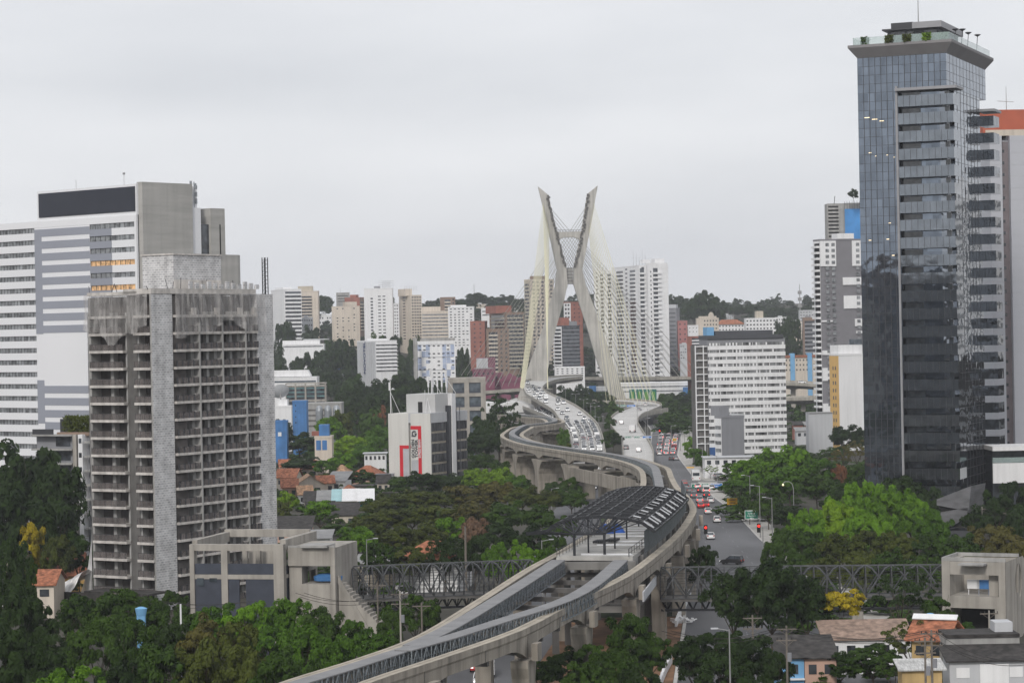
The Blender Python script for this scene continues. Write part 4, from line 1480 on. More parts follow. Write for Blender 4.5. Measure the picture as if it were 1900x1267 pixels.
# ================================================================ FOOTBRIDGE TUBES
m_hoop = M('dark_hoop_steel', (.045, .047, .05), .5, .3, var=.2, sc=2)
m_brace = M('grey_brace_steel', (.1, .105, .11), .5, .3, var=.2, sc=2)
def tube_bridge(name, label, p0, p1, zb, ht, wd, nb):
    """lattice tube: hoops, crossing diagonals and a deck"""
    o = thing(name, label, 'footbridge', (p0[0], p0[1], 0))
    p0, p1 = Vector((p0[0], p0[1], zb)), Vector((p1[0], p1[1], zb))
    d = (p1 - p0).normalized()
    n = Vector((d.y, -d.x, 0))
    L_ = (p1 - p0).length
    def sec(s, k):
        a = R(-32) + R(244) * (k / 8)
        x = -math.cos(a) * wd / 2
        z = ht * (math.sin(a) + math.sin(R(32))) / (1 + math.sin(R(32)))
        return p0 + d * s + n * x + Vector((0, 0, z)) - Vector((o.location.x, o.location.y, 0))
    diag, dk, rl, rl2 = MB(), MB(), MB(), MB()
    for i in range(nb + 1):
        s = L_ * i / nb
        hoops = MB()
        for k in range(8): hoops.bar(sec(s, k), sec(s, k + 1), .17, .22)
        hoops.build('hoop', m_hoop, o)
        if i < nb:
            s2 = L_ * (i + 1) / nb
            if i % 2 == 0 and i < nb - 1:
                s3 = L_ * (i + 2) / nb
                for kk in (0, 4):
                    for q in range(4):
                        f0, f1 = q / 4, (q + 1) / 4
                        diag.bar(sec(s + (s3 - s) * f0, kk + q), sec(s + (s3 - s) * f1, kk + q + 1), .17).bar(sec(s + (s3 - s) * f0, kk + 4 - q), sec(s + (s3 - s) * f1, kk + 3 - q), .17)
            for k in (0, 4, 8): diag.bar(sec(s, k), sec(s2, k), .2)
            for k in (.4, .8, 1.2, 1.7, 2.3, 3): rl.bar(sec(s, k), sec(s2, k), .06)
            for k in (5, 5.7, 6.3, 6.8, 7.2, 7.6): rl2.bar(sec(s, k), sec(s2, k), .06)
    a, b = sec(0, 0), sec(0, 8)
    c, e = sec(L_, 0), sec(L_, 8)
    dk.slab([a, b, e, c], (0, 0, -.5))
    bt = MB()
    lo = Vector((0, 0, -1.9))
    for i in range(nb):
        s, s2 = L_ * i / nb, L_ * (i + 1) / nb
        for k in (0, 8): bt.bar(sec(s, k), sec((s + s2) / 2, k) * .5 + sec((s + s2) / 2, 8 - k) * .5 * 1 + lo, .14).bar(sec((s + s2) / 2, 4) * 0 + (sec((s + s2) / 2, 0) + sec((s + s2) / 2, 8)) / 2 + lo, sec(s2, k), .14)
    m0, m1 = (sec(0, 0) + sec(0, 8)) / 2 + lo, (sec(L_, 0) + sec(L_, 8)) / 2 + lo
    bt.bar(m0, m1, .35)
    diag.build('diagonal_bracing', m_brace, o)
    dk.build('deck', m_concd, o)
    rl.build('handrail', m_steel, o)
    rl2.build('handrail', m_steel, o)
    bt.build('underslung_truss', m_roofst, o)
    return o
fbz = 6.2
a, b = P(652, 1092, 353), P(985, 1090, 358)
fb1 = tube_bridge('footbridge', 'dark lattice tube footbridge between the concrete station entrance and the monorail viaduct', a, b, 7.5, 4.6, 4.4, 18)
MB().box(-.6, .6, -.5, .5, 0, fbz - 1.7).build('support_column', m_conc, fb1, loc=(P(700, 1092, 352).x - fb1.location.x, P(700, 1092, 352).y - fb1.location.y, 0))
a, b = P(1226, 1090, 356), P(1750, 1090, 352)
fb2 = tube_bridge('footbridge', 'dark lattice tube footbridge spanning the avenue towards the right concrete entrance', a, b, 6.4, 4.4, 4.3, 22)
c = P(1590, 1092, 354)
MB().box(-.8, .8, -.6, .6, 0, fbz - 1.6).build('support_column', m_conc, fb2, loc=(c.x - fb2.location.x, c.y - fb2.location.y, 0))
# ================================================================ STATION ENTRANCE BUILDINGS
E1 = Bld('station_entrance_building', 'left raw concrete station entrance building with an open frame and dark infill panels', 'building', 527, 1100, 344, -13)
fx, fz, sy, sz = E1.fx, E1.fz, E1.sy, E1.sz
x0 = fx(352, 1060)
ztop = fz(440, 1010)
zmid, zb1, zb2 = fz(440, 1052), fz(440, 1060), fz(440, 1067)
xs_ = [x0, fx(411, 1040), 0]
fr = MB()
for x, w in ((x0, .7), (fx(410, 1040), .95), (-1.5, 1.5)): fr.box(x, x + w, 0, 1.2, 0, ztop)
fr.box(x0, 0, .05, 1.0, ztop - .9, ztop + .02).box(x0 + .72, -1.52, .06, .9, zb2 - .05 - .5, zb2 + .1)
dd = sy(588, 1000)
fr.box(-.9, -.02, 1.22, dd, ztop - .88, ztop + .6).box(-1, -.02, dd - .9, dd, 0, ztop - .9).box(-1, -.05, dd * .45, dd * .45 + .8, 0, ztop - .9)
fr.box(x0, -.92, dd - .9, dd, ztop - .2, ztop + .9).box(x0, x0 + .8, 1.22, dd - .92, ztop - .88, ztop + .55)
for x in (x0 + 3.2, fx(430, 1040), fx(455, 1040)): fr.box(x, x + .7, 4.5, 5.2, zb2, ztop - .4)
fr.box(-.9, 0, 1.22, dd, zb2 - .5, zb2)
E1.part('frame', fr, m_conc)
E1.part('rear_wall', MB().box(fx(432, 1040), -2, 7, 7.4, zb2, ztop - 1), m_conc)
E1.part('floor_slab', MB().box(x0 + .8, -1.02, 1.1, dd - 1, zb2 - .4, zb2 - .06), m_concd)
m_navy = M('slate_blue_panel', (.045, .052, .072), .6, var=.15, sc=.8)
pn = MB().box(x0 + .75, fx(410, 1040) - .03, .15, .4, zb2 + .12, zmid + .5).box(fx(410, 1040) + 1.0, -1.55, .15, .4, zb2 + .12, zmid + .5)
pn.box(x0 + .75, fx(410, 1040) - .03, .15, .4, 0, zb2 - .58).box(fx(410, 1040) + 1.0, fx(443, 1060), .15, .4, 0, zb2 - .58).box(fx(455, 1060), -1.55, .15, .4, 0, zb2 - .58)
pn.box(-.4, -.15, 1.3, dd * .45 - .02, 0, zb2 - .55).box(-.4, -.15, 1.3, dd - 1, zb2 + .05, zb2 + 1.3)
E1.part('infill_panels', pn, m_navy)
E1.part('window', MB().box(fx(365, 1060), fx(378, 1060), .05, .13, fz(370, 1087), fz(370, 1072)), m_glassb)
E1.part('window', MB().box(fx(388, 1060), fx(402, 1060), .05, .13, fz(370, 1079), fz(370, 1072)), m_glassb)
tw = MB()   # the block joining the footbridge
T0, T1 = fx(530, 1080), fx(622, 1080, 1.8)
E1.part('entrance_block', MB().box(.1, T1, 1.8, 13, ztop - 3.2, ztop - .6).box(T1 - .7, T1, 1.8, 13, 0, ztop - 3.22).box(.1, 2., 2.2, 5, 0, ztop - 3.22).box(2.1, T1 - .72, 1.8, 13, 0, zb2 - 1.4), m_conc)
E1.part('roof_parapet', MB().box(2.2, fx(603, 1030), 1.0, 5, ztop - .55, ztop - .2).box(.1, T1, 1.8, 2.1, ztop - .58, ztop - .3), m_concg)
sb = MB()
for i in range(14): sb.box(T1 + .1 + i * .42, T1 + .52 + i * .42, 3, 6, 0, max(.3, zb2 - 1.5 - i * .42))
sb.slab([(T1 + .1, 2.8, zb2 - 1.4), (T1 + 6.2, 2.8, .2), (T1 + 6.2, 2.8, 1.3), (T1 + .1, 2.8, zb2 - .2)], (0, .2, 0))
E1.part('outer_stair', sb, m_conc)
tag(MB().loft([[(r * math.cos(a) * 1.9, r * math.sin(a), z + .15 * math.sin(a * 5)) for a in [k * math.pi / 5 for k in range(10)]] for r, z in ((1.05, 0), (1.1, .6), (.7, 1.0), (.2, 1.1))]).build('tarpaulin', m_blue, None, E1.E + E1.u * ((3.3 + T1) / 2) + E1.v * 4.5 + Vector((0, 0, zb2 - 1.15)), 0), 'blue tarpaulin bundle inside the left concrete station entrance', 'tarpaulin')
E2 = Bld('station_entrance_building', 'right raw concrete station entrance building with an oval opening and flat roof', 'building', 1866, 1100, 345, -26)
fx, fz, sy, sz = E2.fx, E2.fz, E2.sy, E2.sz
x0 = fx(1748, 1100)
zt, za, zb, zc = fz(1800, 1041), fz(1800, 1066), fz(1800, 1106), fz(1800, 1128)
xp = fx(1763, 1100)
E2.part('frame', MB().box(x0, xp, 0, 8, 0, zt).box(xp + .02, -.02, 0, .8, za, zt - .05).box(xp + .02, -.02, .02, 8, zc, zb).box(xp + .02, -.02, 7.4, 8, zb, zt - .1).box(fx(1830, 1100), fx(1850, 1100), 1.5, 4, zb, za), m_conc)
# end wall with an oval hole
ew = MB()
w2 = 11.
cy, cz, ry, rz_ = sy(1890, 1085), (za + zb) / 2 + .1, 1.9, 2.6
NS = 28
outer, inner = [], []
for k in range(NS):
    a = 2 * math.pi * k / NS
    inner.append((cy + ry * math.cos(a), cz + rz_ * math.sin(a)))
    ca, sa = math.cos(a), math.sin(a)
    s = min((w2 - cy if ca > 0 else cy) / max(abs(ca), 1e-6), (zt - cz if sa > 0 else cz) / max(abs(sa), 1e-6))
    outer.append((cy + ca * s, cz + sa * s))
for k in range(NS):
    k2 = (k + 1) % NS
    ew.face([(0, *outer[k]), (0, *outer[k2]), (0, *inner[k2]), (0, *inner[k])])
    ew.face([(0, *inner[k]), (0, *inner[k2]), (-.6, *inner[k2]), (-.6, *inner[k])])
ew.box(-1.0, -.01, -.05, -.001, 0, zt)
E2.part('end_wall', ew, m_conc)
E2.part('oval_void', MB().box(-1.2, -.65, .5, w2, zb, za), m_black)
E2.part('corner_wall', MB().box(fx(1846, 1150), -.05, .05, 1.2, 0, zc - .02), m_conc)
E2.part('roof_parapet', MB().box(x0, 0, 0, .3, zt + .01, zt + .5).box(x0, 0, 7.7, 8, zt + .01, zt + .5).box(x0, x0 + .3, .3, 7.7, zt + .01, zt + .5), m_concg)
E2.part('entrance_canopy', MB().box(fx(1785, 1050), fx(1832, 1050), -2.2, -.02, za + 1.5, za + 1.75), m_concg)
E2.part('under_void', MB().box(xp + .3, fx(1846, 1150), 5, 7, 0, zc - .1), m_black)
for k, (px, c, s) in enumerate(((1799, m_white, 'white panel board standing on an easel'), (1818, m_blue, 'blue printed board standing'))):
    x = fx(px, 1090)
    tag(MB().box(x - .9, x + .9, 2.0, 2.15, zb + .9, zb + 2.2).box(x - .8, x - .7, 2.2, 2.3, zb, zb + .9).box(x + .7, x + .8, 2.2, 2.3, zb, zb + .9).build('display_board', [c], None, E2.E, E2.th), s + ' inside the right concrete station entrance', 'board')
# ================================================================ BACKGROUND BUILDINGS

def gb(name, label, cat, xl, xr, yt, Y, yb=None, xe=None, th=0, wall=m_white, depth=None, roof=True, side=None):
    """a block: front face between two pixel columns at distance Y, a turned one shows a side beyond the corner column xe"""
    ym = (yt + (yb or yt + 60)) / 2
    c = xl if th == 0 else xe
    q = P(c, ym, Y)
    base = hz(q.x, Y) - 1.5
    b = Bld(name, label, cat, c, ym, Y, th, base)
    if th == 0: b.x0, b.x1 = 0, b.fx(xr, ym)
    elif th > 0: b.x0, b.x1 = 0, b.fx(xr, ym)
    else: b.x0, b.x1 = b.fx(xl, ym), 0
    b.d = depth or (b.x1 - b.x0) * .6
    if th > 0: b.d = b.sy(xl, ym)
    if th < 0: b.d = b.sy(xr, ym)
    b.zt = b.fz(c, yt)
    b.zb = max(0., b.fz(c, yb)) if yb else 0.
    b.sx = b.x1 if th < 0 else b.x0
    b.sd = 1 if th < 0 else -1
    b.mpp = Y / F
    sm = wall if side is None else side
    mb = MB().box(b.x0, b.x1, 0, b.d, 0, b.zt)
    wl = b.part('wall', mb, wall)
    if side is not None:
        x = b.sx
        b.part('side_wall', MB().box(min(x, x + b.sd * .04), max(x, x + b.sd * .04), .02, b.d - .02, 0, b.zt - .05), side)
    if roof: b.part('roof_parapet', MB().box(b.x0 - .1, b.x1 + .1, -.12, b.d + .1, b.zt + .02, b.zt + .7), wall)
    return b

def gridf(b, nc, nr, mat=m_glass, f0=0., f1=1., zlo=0., zhi=1., wf=.5, hf=.45, side=0, skip=0, name='window', seed=1, lim=100):
    """window grid over a share of the face; z shares run from the ground up"""
    z0, z1 = b.zb + (b.zt - b.zb) * zlo, b.zb + (b.zt - b.zb) * zhi
    if side == 0: a0, a1 = b.x0 + (b.x1 - b.x0) * f0, b.x0 + (b.x1 - b.x0) * f1
    else: a0, a1 = b.d * f0, b.d * f1
    sp = grid(a0, a1, nc, z0, z1, nr, (a1 - a0) / nc * wf, (z1 - z0) / nr * hf, 0 if side == 0 else b.sd, 0 if side == 0 else b.sx, skip, seed)
    return sp

def put_windows(b, spots, mat=m_glass, name='window', lim=100): windows(b, name, spots, mat, lim=lim)

def balc(b, nr, f0=0., f1=1., zlo=0., zhi=.97, mat=m_white, dark=m_glass, out=1.0, hf=.42, side=0, rise=0., name='balcony'):
    """a column of balconies: dark recess with a solid front per storey"""
    z0, z1 = b.zb + (b.zt - b.zb) * zlo, b.zb + (b.zt - b.zb) * zhi
    st = (z1 - z0) / nr
    if side == 0:
        a0, a1 = b.x0 + (b.x1 - b.x0) * f0, b.x0 + (b.x1 - b.x0) * f1
        me = MB().box(a0, a1, -out, 0, 0, st * hf).mesh(name, mat)
        rc = MB().box(a0 + .1, a1 - .1, -.06, .05, z0, z1)
    else:
        a0, a1 = b.d * f0, b.d * f1
        x = b.sx
        lo, hi = (x, x + out) if b.sd > 0 else (x - out, x)
        me = MB().box(lo, hi, a0, a1, 0, st * hf).mesh(name, mat)
        rc = MB().box(x - .06, x + .06, a0 + .1, a1 - .1, z0, z1)
    b.part('recess', rc, dark)
    for j in range(nr): put(name, me, b.o, (0, 0, z0 + st * j))

def bands(b, nr, f0=0., f1=1., zlo=0., zhi=1., hf=.42, mat=m_blind, side=0):
    z0, z1 = b.zb + (b.zt - b.zb) * zlo, b.zb + (b.zt - b.zb) * zhi
    st = (z1 - z0) / nr
    if side == 0:
        a0, a1 = b.x0 + (b.x1 - b.x0) * f0, b.x0 + (b.x1 - b.x0) * f1
        me = MB().box(a0, a1, -.06, .1, 0, st * hf).mesh('window_strip', mat)
    else:
        a0, a1 = b.d * f0, b.d * f1
        x = b.sx
        me = MB().box(x - .06, x + .06, a0, a1, 0, st * hf).mesh('window_strip', mat)
    for j in range(nr): put('window_strip', me, b.o, (0, 0, z0 + st * (j + .3)))

def roofbox(b, f0, f1, yt, mat=None, px=None, name='roof_tank_room', dy=(.2, .8)):
    a0, a1 = b.x0 + (b.x1 - b.x0) * f0, b.x0 + (b.x1 - b.x0) * f1
    z = b.fz(px or 950, yt, b.d * dy[0])
    b.part(name, MB().box(a0, a1, b.d * dy[0], b.d * dy[1], b.zt + .02, z), mat or m_white)

def aerial(b, f, h, n=1):
    x = b.x0 + (b.x1 - b.x0) * f
    mb = MB()
    for i in range(n):
        mb.tube([(x + i * 2.2, b.d * .5, b.zt), (x + i * 2.2, b.d * .5, b.zt + h * (1 - .2 * (i % 3)))], .14, 4, .06)
        if i % 2 == 0: mb.bar((x + i * 2.2 - 1, b.d * .5, b.zt + h * .6), (x + i * 2.2 + 1, b.d * .5, b.zt + h * .6), .1)
    b.part('aerial', mb, m_pole)

m_win = m_glass
AP = 'apartment tower'
# --- hill to the left
b = gb('apartment_tower', 'white tower with a rounded front of dark balconies right above the unfinished tower', AP, 504, 560, 538, 1900, yb=640, xe=528, th=20)
balc(b, 12, .05, .98, .1, .97, out=1.6, hf=.45); roofbox(b, .1, .6, 533, px=535)
b = gb('apartment_tower', 'cream tower with long balcony strips, tucked behind the white rounded balcony tower', AP, 549, 591, 542, 2000, yb=620, wall=m_cream)
balc(b, 11, .08, .72, .1, .9, mat=m_cream, out=1.2); roofbox(b, .1, .75, 531, m_beige, 565)
b = gb('water_tank_building', 'dark grey windowless block on the wooded skyline left of the white towers', 'building', 624, 648, 543, 2250, yb=580, wall=m_concg, roof=False)
bands(b, 3, .1, .9, .5, .9, .3, m_black); aerial(b, .3, 6)
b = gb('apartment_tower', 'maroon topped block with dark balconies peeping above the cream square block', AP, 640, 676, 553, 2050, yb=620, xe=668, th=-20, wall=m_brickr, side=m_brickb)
balc(b, 9, .1, .9, .1, .9, mat=m_beige, side=1); roofbox(b, .3, .7, 547, m_brickr, 650)
b = gb('apartment_tower', 'squat cream tower with two columns of small windows below the maroon topped block', AP, 616, 668, 569, 1950, yb=640, wall=m_cream, xe=668, th=-8)
put_windows(b, gridf(b, 4, 11, f0=.1, f1=.9, zlo=.1, wf=.28, hf=.35, skip=.3)); roofbox(b, .4, .9, 560, m_cream, 650)
b = gb('apartment_tower', 'tallest white tower on the left hill with three columns of dark windows', AP, 676, 729, 537, 1900, yb=640)
put_windows(b, gridf(b, 1, 13, f0=.2, f1=.34, zlo=.12, zhi=.86, wf=.6, hf=.5) + gridf(b, 2, 13, f0=.46, f1=.78, zlo=.12, zhi=.9, wf=.6, hf=.32)); 
roofbox(b, .35, .55, 531, px=700, mat=m_grey); 
rk = MB()
for i in range(6): rk.bar((b.x1 * (.66 + .05 * i), 3, b.zt), (b.x1 * (.66 + .05 * i), 3, b.zt + 6.6), .2)
for i in range(4): rk.bar((b.x1 * .5, 3, b.zt + 2 + 1.4 * i), (b.x1 * 1.05, 3, b.zt + 2 + 1.4 * i), .18)
b.part('antenna_rack', rk, m_pole)
b = gb('apartment_tower', 'narrow white block squeezed between the tall white and the cream crowned tower', AP, 730, 741, 564, 2000, yb=640)
put_windows(b, gridf(b, 2, 10, f0=.1, f1=.9, wf=.5, hf=.4, zlo=.2))
b = gb('apartment_tower', 'cream tower with a stepped crown and ribbed balcony side on the left hill', AP, 741, 783, 549, 1900, yb=640, xe=763, th=25, wall=m_cream)
put_windows(b, gridf(b, 4, 15, f0=.04, f1=.98, zlo=.1, wf=.6, hf=.45, seed=2) + gridf(b, 1, 15, f0=.35, f1=.8, zlo=.1, wf=.45, hf=.4, side=1)); roofbox(b, -.3, .35, 536, m_cream, 755)
rk = MB()
for i in range(6): rk.bar((-3 + 2 * i, 5, b.zt + 4), (-3 + 2 * i, 5, b.zt + 8), .15)
b.part('crown_rods', rk, m_pole)
b = gb('apartment_slab', 'wide cream slab of banded windows left of the white gridded block', 'apartment block', 782, 833, 579, 1880, yb=650, wall=m_cream)
bands(b, 10, .03, .97, .08, .97, .4); roofbox(b, 0, .7, 569, m_cream, 800)
b = gb('apartment_tower', 'brown ribbed tower rising behind the banded cream slab', AP, 817, 845, 553, 2050, yb=620, wall=m_brickb)
balc(b, 9, .3, .7, .1, .95, mat=m_cream); put_windows(b, gridf(b, 1, 9, f0=.75, f1=1, zlo=.1, wf=.4))
b = gb('apartment_tower', 'white block with a regular window grid left of the red brick towers', AP, 832, 880, 571, 1850, yb=650)
put_windows(b, gridf(b, 6, 14, f0=.03, f1=.97, zlo=.08, wf=.5, hf=.34, seed=5, skip=.1)); roofbox(b, .1, .7, 566, px=850)
b = gb('apartment_block', 'plain red brick block at the left of the brown balcony tower', 'apartment block', 873, 905, 597, 1750, yb=680, wall=m_brickr, xe=900, th=-10)
put_windows(b, gridf(b, 2, 8, f0=.1, f1=.9, wf=.3, hf=.3, zlo=.2))
b = gb('apartment_tower', 'brown brick tower with rows of pale balconies behind the left cables', AP, 909, 973, 581, 1720, yb=690, xe=940, th=15, wall=m_brickb)
balc(b, 14, .05, .95, .05, .97, mat=m_beige, out=1.0, hf=.35); roofbox(b, -.4, .5, 567, m_brickr, 940)
balc(b, 14, .1, .9, .05, .97, mat=m_beige, out=.8, side=1, hf=.3)
b = gb('apartment_tower', 'lower brown block with cream balcony columns at the foot of the brown brick tower', AP, 903, 945, 612, 1600, yb=700, wall=m_brickb)
balc(b, 10, .1, .5, .1, .95, mat=m_cream, out=1.0, hf=.4); put_windows(b, gridf(b, 2, 10, f0=.55, f1=.98, zlo=.1, wf=.4))
b = gb('white_house', 'flat white house on the hillside at the left of the brown brick tower', 'house', 893, 912, 573, 2000, yb=610)
bands(b, 2, .1, .9, .6, .95)
# hotel with vertical lettering
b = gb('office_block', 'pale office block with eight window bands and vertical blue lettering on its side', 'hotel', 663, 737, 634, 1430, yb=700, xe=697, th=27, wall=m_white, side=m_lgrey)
bands(b, 8, .03, .99, .12, .95, .38, m_blind); 
ov = MB()
for j in range(8):
    hv = b.zt - b.zb
    z = b.zb + hv * (.12 + .83 * (j + .3) / 8) + hv * .83 / 8 * .42
    ov.box(b.x0 + .2, b.x1 + .4, -.7, -.07, z, z + .35)
b.part('sun_shelves', ov, m_white)
fins = MB()
for i in range(7): fins.box(-.5, -.05, b.d * (.1 + .12 * i), b.d * (.16 + .12 * i), 4, b.zt - .3)
b.part('side_fins', fins, m_lgrey)
def text(body, size, mat, parent, loc, rot, name='lettering', ext=.05, sx=1., bold=0.):
    cu = bpy.data.curves.new(name, 'FONT')
    cu.body = body
    cu.size = size
    cu.extrude = ext
    cu.align_x = 'CENTER'
    cu.align_y = 'CENTER'
    cu.space_character = sx
    cu.offset = bold
    t = bpy.data.objects.new(name, cu)
    me = bpy.data.meshes.new_from_object(t)
    me.name = name
    me.materials.clear()
    me.materials.append(mat)
    bpy.data.objects.remove(t)
    o = bpy.data.objects.new(name, me)
    COL.objects.link(o)
    o.parent = parent
    o.location = loc
    o.rotation_euler = rot
    return o
m_navyt = M('navy_lettering', (.03, .05, .13), .5)
text('NOVOTEL', 4.2, m_navyt, b.o, (-.62, b.d * .55, b.zt - 9.5), (R(90), R(-90), R(-90)), ext=.08, bold=.06)
roofbox(b, .3, .75, 628, m_white, 720)
# chequered blue and white block
m_pblue = M('pale_blue_panel', (.36, .42, .56), .6, var=.15, sc=.3)
b = gb('apartment_block', 'white slab chequered with pale blue panels beside the grey chimney stack', 'apartment block', 775, 845, 634, 1450, yb=712, wall=m_white, xe=845, th=-6)
r = random.Random(4)
cp_ = MB()
for f0, f1 in ((0, .33), (.66, .98)):
    for j in range(10):
        for k in range(3):
            if r.random() < .8:
                a = b.x0 + (b.x1 - b.x0) * (f0 + (f1 - f0) * k / 3)
                cp_.box(a + .1, a + (b.x1 - b.x0) * (f1 - f0) / 3 - .1, -.12, .02, b.zt * (.05 + .092 * j), b.zt * (.05 + .092 * j) + b.zt * (.085 if r.random() < .6 else .05))
b.part('blue_panels', cp_, m_pblue)
put_windows(b, [(x, -.1, z, w_, h_, s_) for x, y, z, w_, h_, s_ in gridf(b, 8, 10, zlo=.03, zhi=.96, wf=.5, hf=.3, skip=.35, seed=8)])
b.part('floor_lines', (lambda q: [q.box(b.x0, b.x1 - 1, -.16, -.02, b.zt * (.05 + .184 * j) - .2, b.zt * (.05 + .184 * j)) for j in range(6)] and q)(MB()), m_grey)
b.part('roof_slab', MB().box(b.x0 + 2, b.x1, 1, b.d, b.zt + .75, b.zt + 2.3), m_concg)
tag(MB().box(-1.1, 1.1, -1.1, 1.1, 0, 44).box(-1.6, 1.6, -1.3, 1.3, 18, 18.6).box(-1.6, 1.6, -1.3, 1.3, 31, 31.6).build('chimney_stack', m_concg, None, P(771.5, 700, 1440) - Vector((0, 0, P(771.5, 700, 1440).z + 1))), 'slim grey concrete stack left of the chequered blue white slab', 'chimney')
# low blocks on the left
b = gb('villa', 'long white villa among trees above the wooded slope', 'house', 524, 601, 641, 1620, yb=660, depth=12)
bands(b, 1, .02, .98, .72, .98, .5); b.part('lower_wing', MB().box(3, b.x1 * .8, -6, -.1, 0, b.zt * .6), m_white)
b.part('roof_terrace_wall', MB().box(b.x0, b.x1 * .9, 2, 8, b.zt + .72, b.zt + 3.2), m_white); b.part('flat_roof', MB().box(b.x1 * .5, b.x1 * 1.1, 3, 13, b.zt + 3.3, b.zt + 4), m_lgrey)
b = gb('school_building', 'long white building with a sloping roof at the left beside the unfinished tower', 'building', 508, 588, 703, 1250, yb=720, depth=16)
bands(b, 1, .02, .98, .45, .85, .5, m_glassb); b.part('sloping_roof', MB().slab([(-1, 3, b.zt + 1), (b.x1 * .85, 3, b.zt + 1), (b.x1 * .78, 3, b.zt + 4.2), (-1, 3, b.zt + 4.2)], (0, 9, 0)), m_white)
b = gb('concrete_frame_building', 'low concrete framed building with turquoise glass below the long white building', 'building', 530, 604, 717, 1150, yb=742, wall=m_glass, roof=False)
fr = MB()
for i in range(5): fr.box(b.x1 * i / 4 - .4 if i else 0, b.x1 * i / 4 + .4, -.5, .05, 0, b.zt + 1)
for j in range(4): fr.box(0, b.x1, -.45, .04, b.zt * (.1 + .3 * j) - .3, b.zt * (.1 + .3 * j) + .6)
b.part('frame', fr, m_conc); put_windows(b, gridf(b, 4, 3, mat=m_teal, wf=.8, hf=.35, zlo=.1), M('turquoise_glass', (.12, .22, .23), .15, var=.4))
b.part('roof_slab', MB().box(0, b.x1, -.4, b.d, b.zt + 1.02, b.zt + 1.5), m_conc)
b = gb('industrial_building', 'low grey industrial building behind three rounded silos', 'building', 569, 634, 751, 1000, yb=800, wall=m_concg, depth=14)
bands(b, 4, .02, .6, .1, .9, .35, m_concd)
for k in range(3):
    c = P(593 + 16 * k, 790, 985)
    mb = MB().loft([[(rr * math.cos(a), rr * math.sin(a), z) for a in [q * math.pi / 7 for q in range(14)]] for rr, z in ((1.5, 0), (1.5, P(593, 762, 985).z), (1.3, P(593, 757, 985).z), (.8, P(593, 753, 985).z), (.2, P(593, 752, 985).z))])
    tag(mb.build('silo', m_galv, None, (c.x, c.y, 0), smooth=False), ('left', 'middle', 'right')[k] + ' one of three rounded metal silos behind the round green trees', 'silo', 'metal silos')
b = gb('warehouse', 'plain white warehouse beneath the satellite dish at the left', 'warehouse', 508, 541, 756, 960, yb=790)
b.part('upper_block', MB().box(b.x1 * .2, b.x1 * .75, 2, 9, b.zt + .7, b.zt + 3), m_white)
dish = thing('satellite_dish', 'large grey satellite dish standing on the white warehouse roof', 'satellite dish', b.E + Vector((b.x1 * .35, 4, b.zt + 3)))
ds_ = MB()
N_ = 20
rings = []
for i in range(7):
    rr = 3.6 * i / 6 + .05
    rings.append([(rr * math.cos(a), rr * math.sin(a), .085 * rr * rr) for a in [k * 2 * math.pi / N_ for k in range(N_)]])
ds_.loft(rings, cap=False)
dd_ = ds_.build('reflector', m_lgrey, dish, (0, 0, 2.6)); dd_.rotation_euler = (R(-48), R(-18), 0)
MB().bar((0, 0, 0), (0, 0, 2.6), .5).bar((0, 0, 2.6), (-1, 1.5, 5), .12).build('mount', m_pole, dish)
b = gb('blue_tower_house', 'tall bright blue rendered block at the left of the silos', 'building', 543, 569, 747, 930, yb=800, wall=m_blue, depth=8)
put_windows(b, gridf(b, 1, 4, f0=.1, f1=.35, wf=.3, hf=.25, zlo=.2))
b = gb('blue_shed', 'small blue block right beside the unfinished tower', 'building', 510, 532, 784, 860, yb=806, wall=m_blue, depth=6)
put_windows(b, [(b.x1 * .4, -.02, b.zt * .75, 1.2, 1.4, 0)], m_white)
b = gb('townhouse', 'cream townhouse with blue shutters under a blue roof tank block', 'house', 584, 616, 813, 800, yb=850, wall=m_cream, depth=8)
put_windows(b, gridf(b, 2, 1, f0=.05, f1=.75, wf=.8, hf=.7, zlo=.3), m_blue); b.part('blue_top', MB().box(b.x1 * .25, b.x1 * .83, 1, 6, b.zt + .75, b.fz(600, 788)), m_blue); b.part('red_band', MB().box(-1, b.x1 * .24, 1, 5, b.zt + .75, b.zt + 2.2), m_brickr)
b = gb('blue_roof_house', 'house with a blue tin roof among trees above the left wood', 'house', 628, 656, 688, 1500, yb=712, wall=m_lgrey, depth=8)
b.part('tin_roof', MB().slab([(-1, -1, b.zt + .8), (b.x1 + 1, -1, b.zt + .8), (b.x1 + 1, 6, b.zt + 4), (-1, 6, b.zt + 4)], (0, 0, .3)), m_blue); put_windows(b, gridf(b, 3, 1, wf=.5, hf=.3, zlo=.6))
# concrete frame behind the lettered hotel
b = gb('concrete_frame_building', 'concrete frame building with dark glass behind the red lettered white hotel', 'building', 836, 897, 704, 900, yb=790, wall=m_glassb, roof=False, depth=14)
fr = MB()
for x in (0, b.x1 * .5, b.x1): fr.box(x - .9, x + .9, -.6, .05, 0, b.zt)
for j in range(5): fr.box(-.9, b.x1 + .9, -.55, .04, b.zt - 1.3 - 5.2 * j, b.zt + .02 - 5.2 * j)
b.part('frame', fr, m_conc); b.part('floor_panels', (lambda q: [q.box(.9, b.x1 * .5 - .9, -.2, -.03, b.zt - 6.4 - 5.2 * j, b.zt - 4.4 - 5.2 * j).box(b.x1 * .5 + .9, b.x1 - .9, -.2, -.03, b.zt - 6.4 - 5.2 * j, b.zt - 4.4 - 5.2 * j) for j in range(4)] and q)(MB()), m_navy)
b.part('roof_slab', MB().box(-.9, b.x1 + .9, 0, 14, b.zt + .01, b.zt + .5), m_conc)
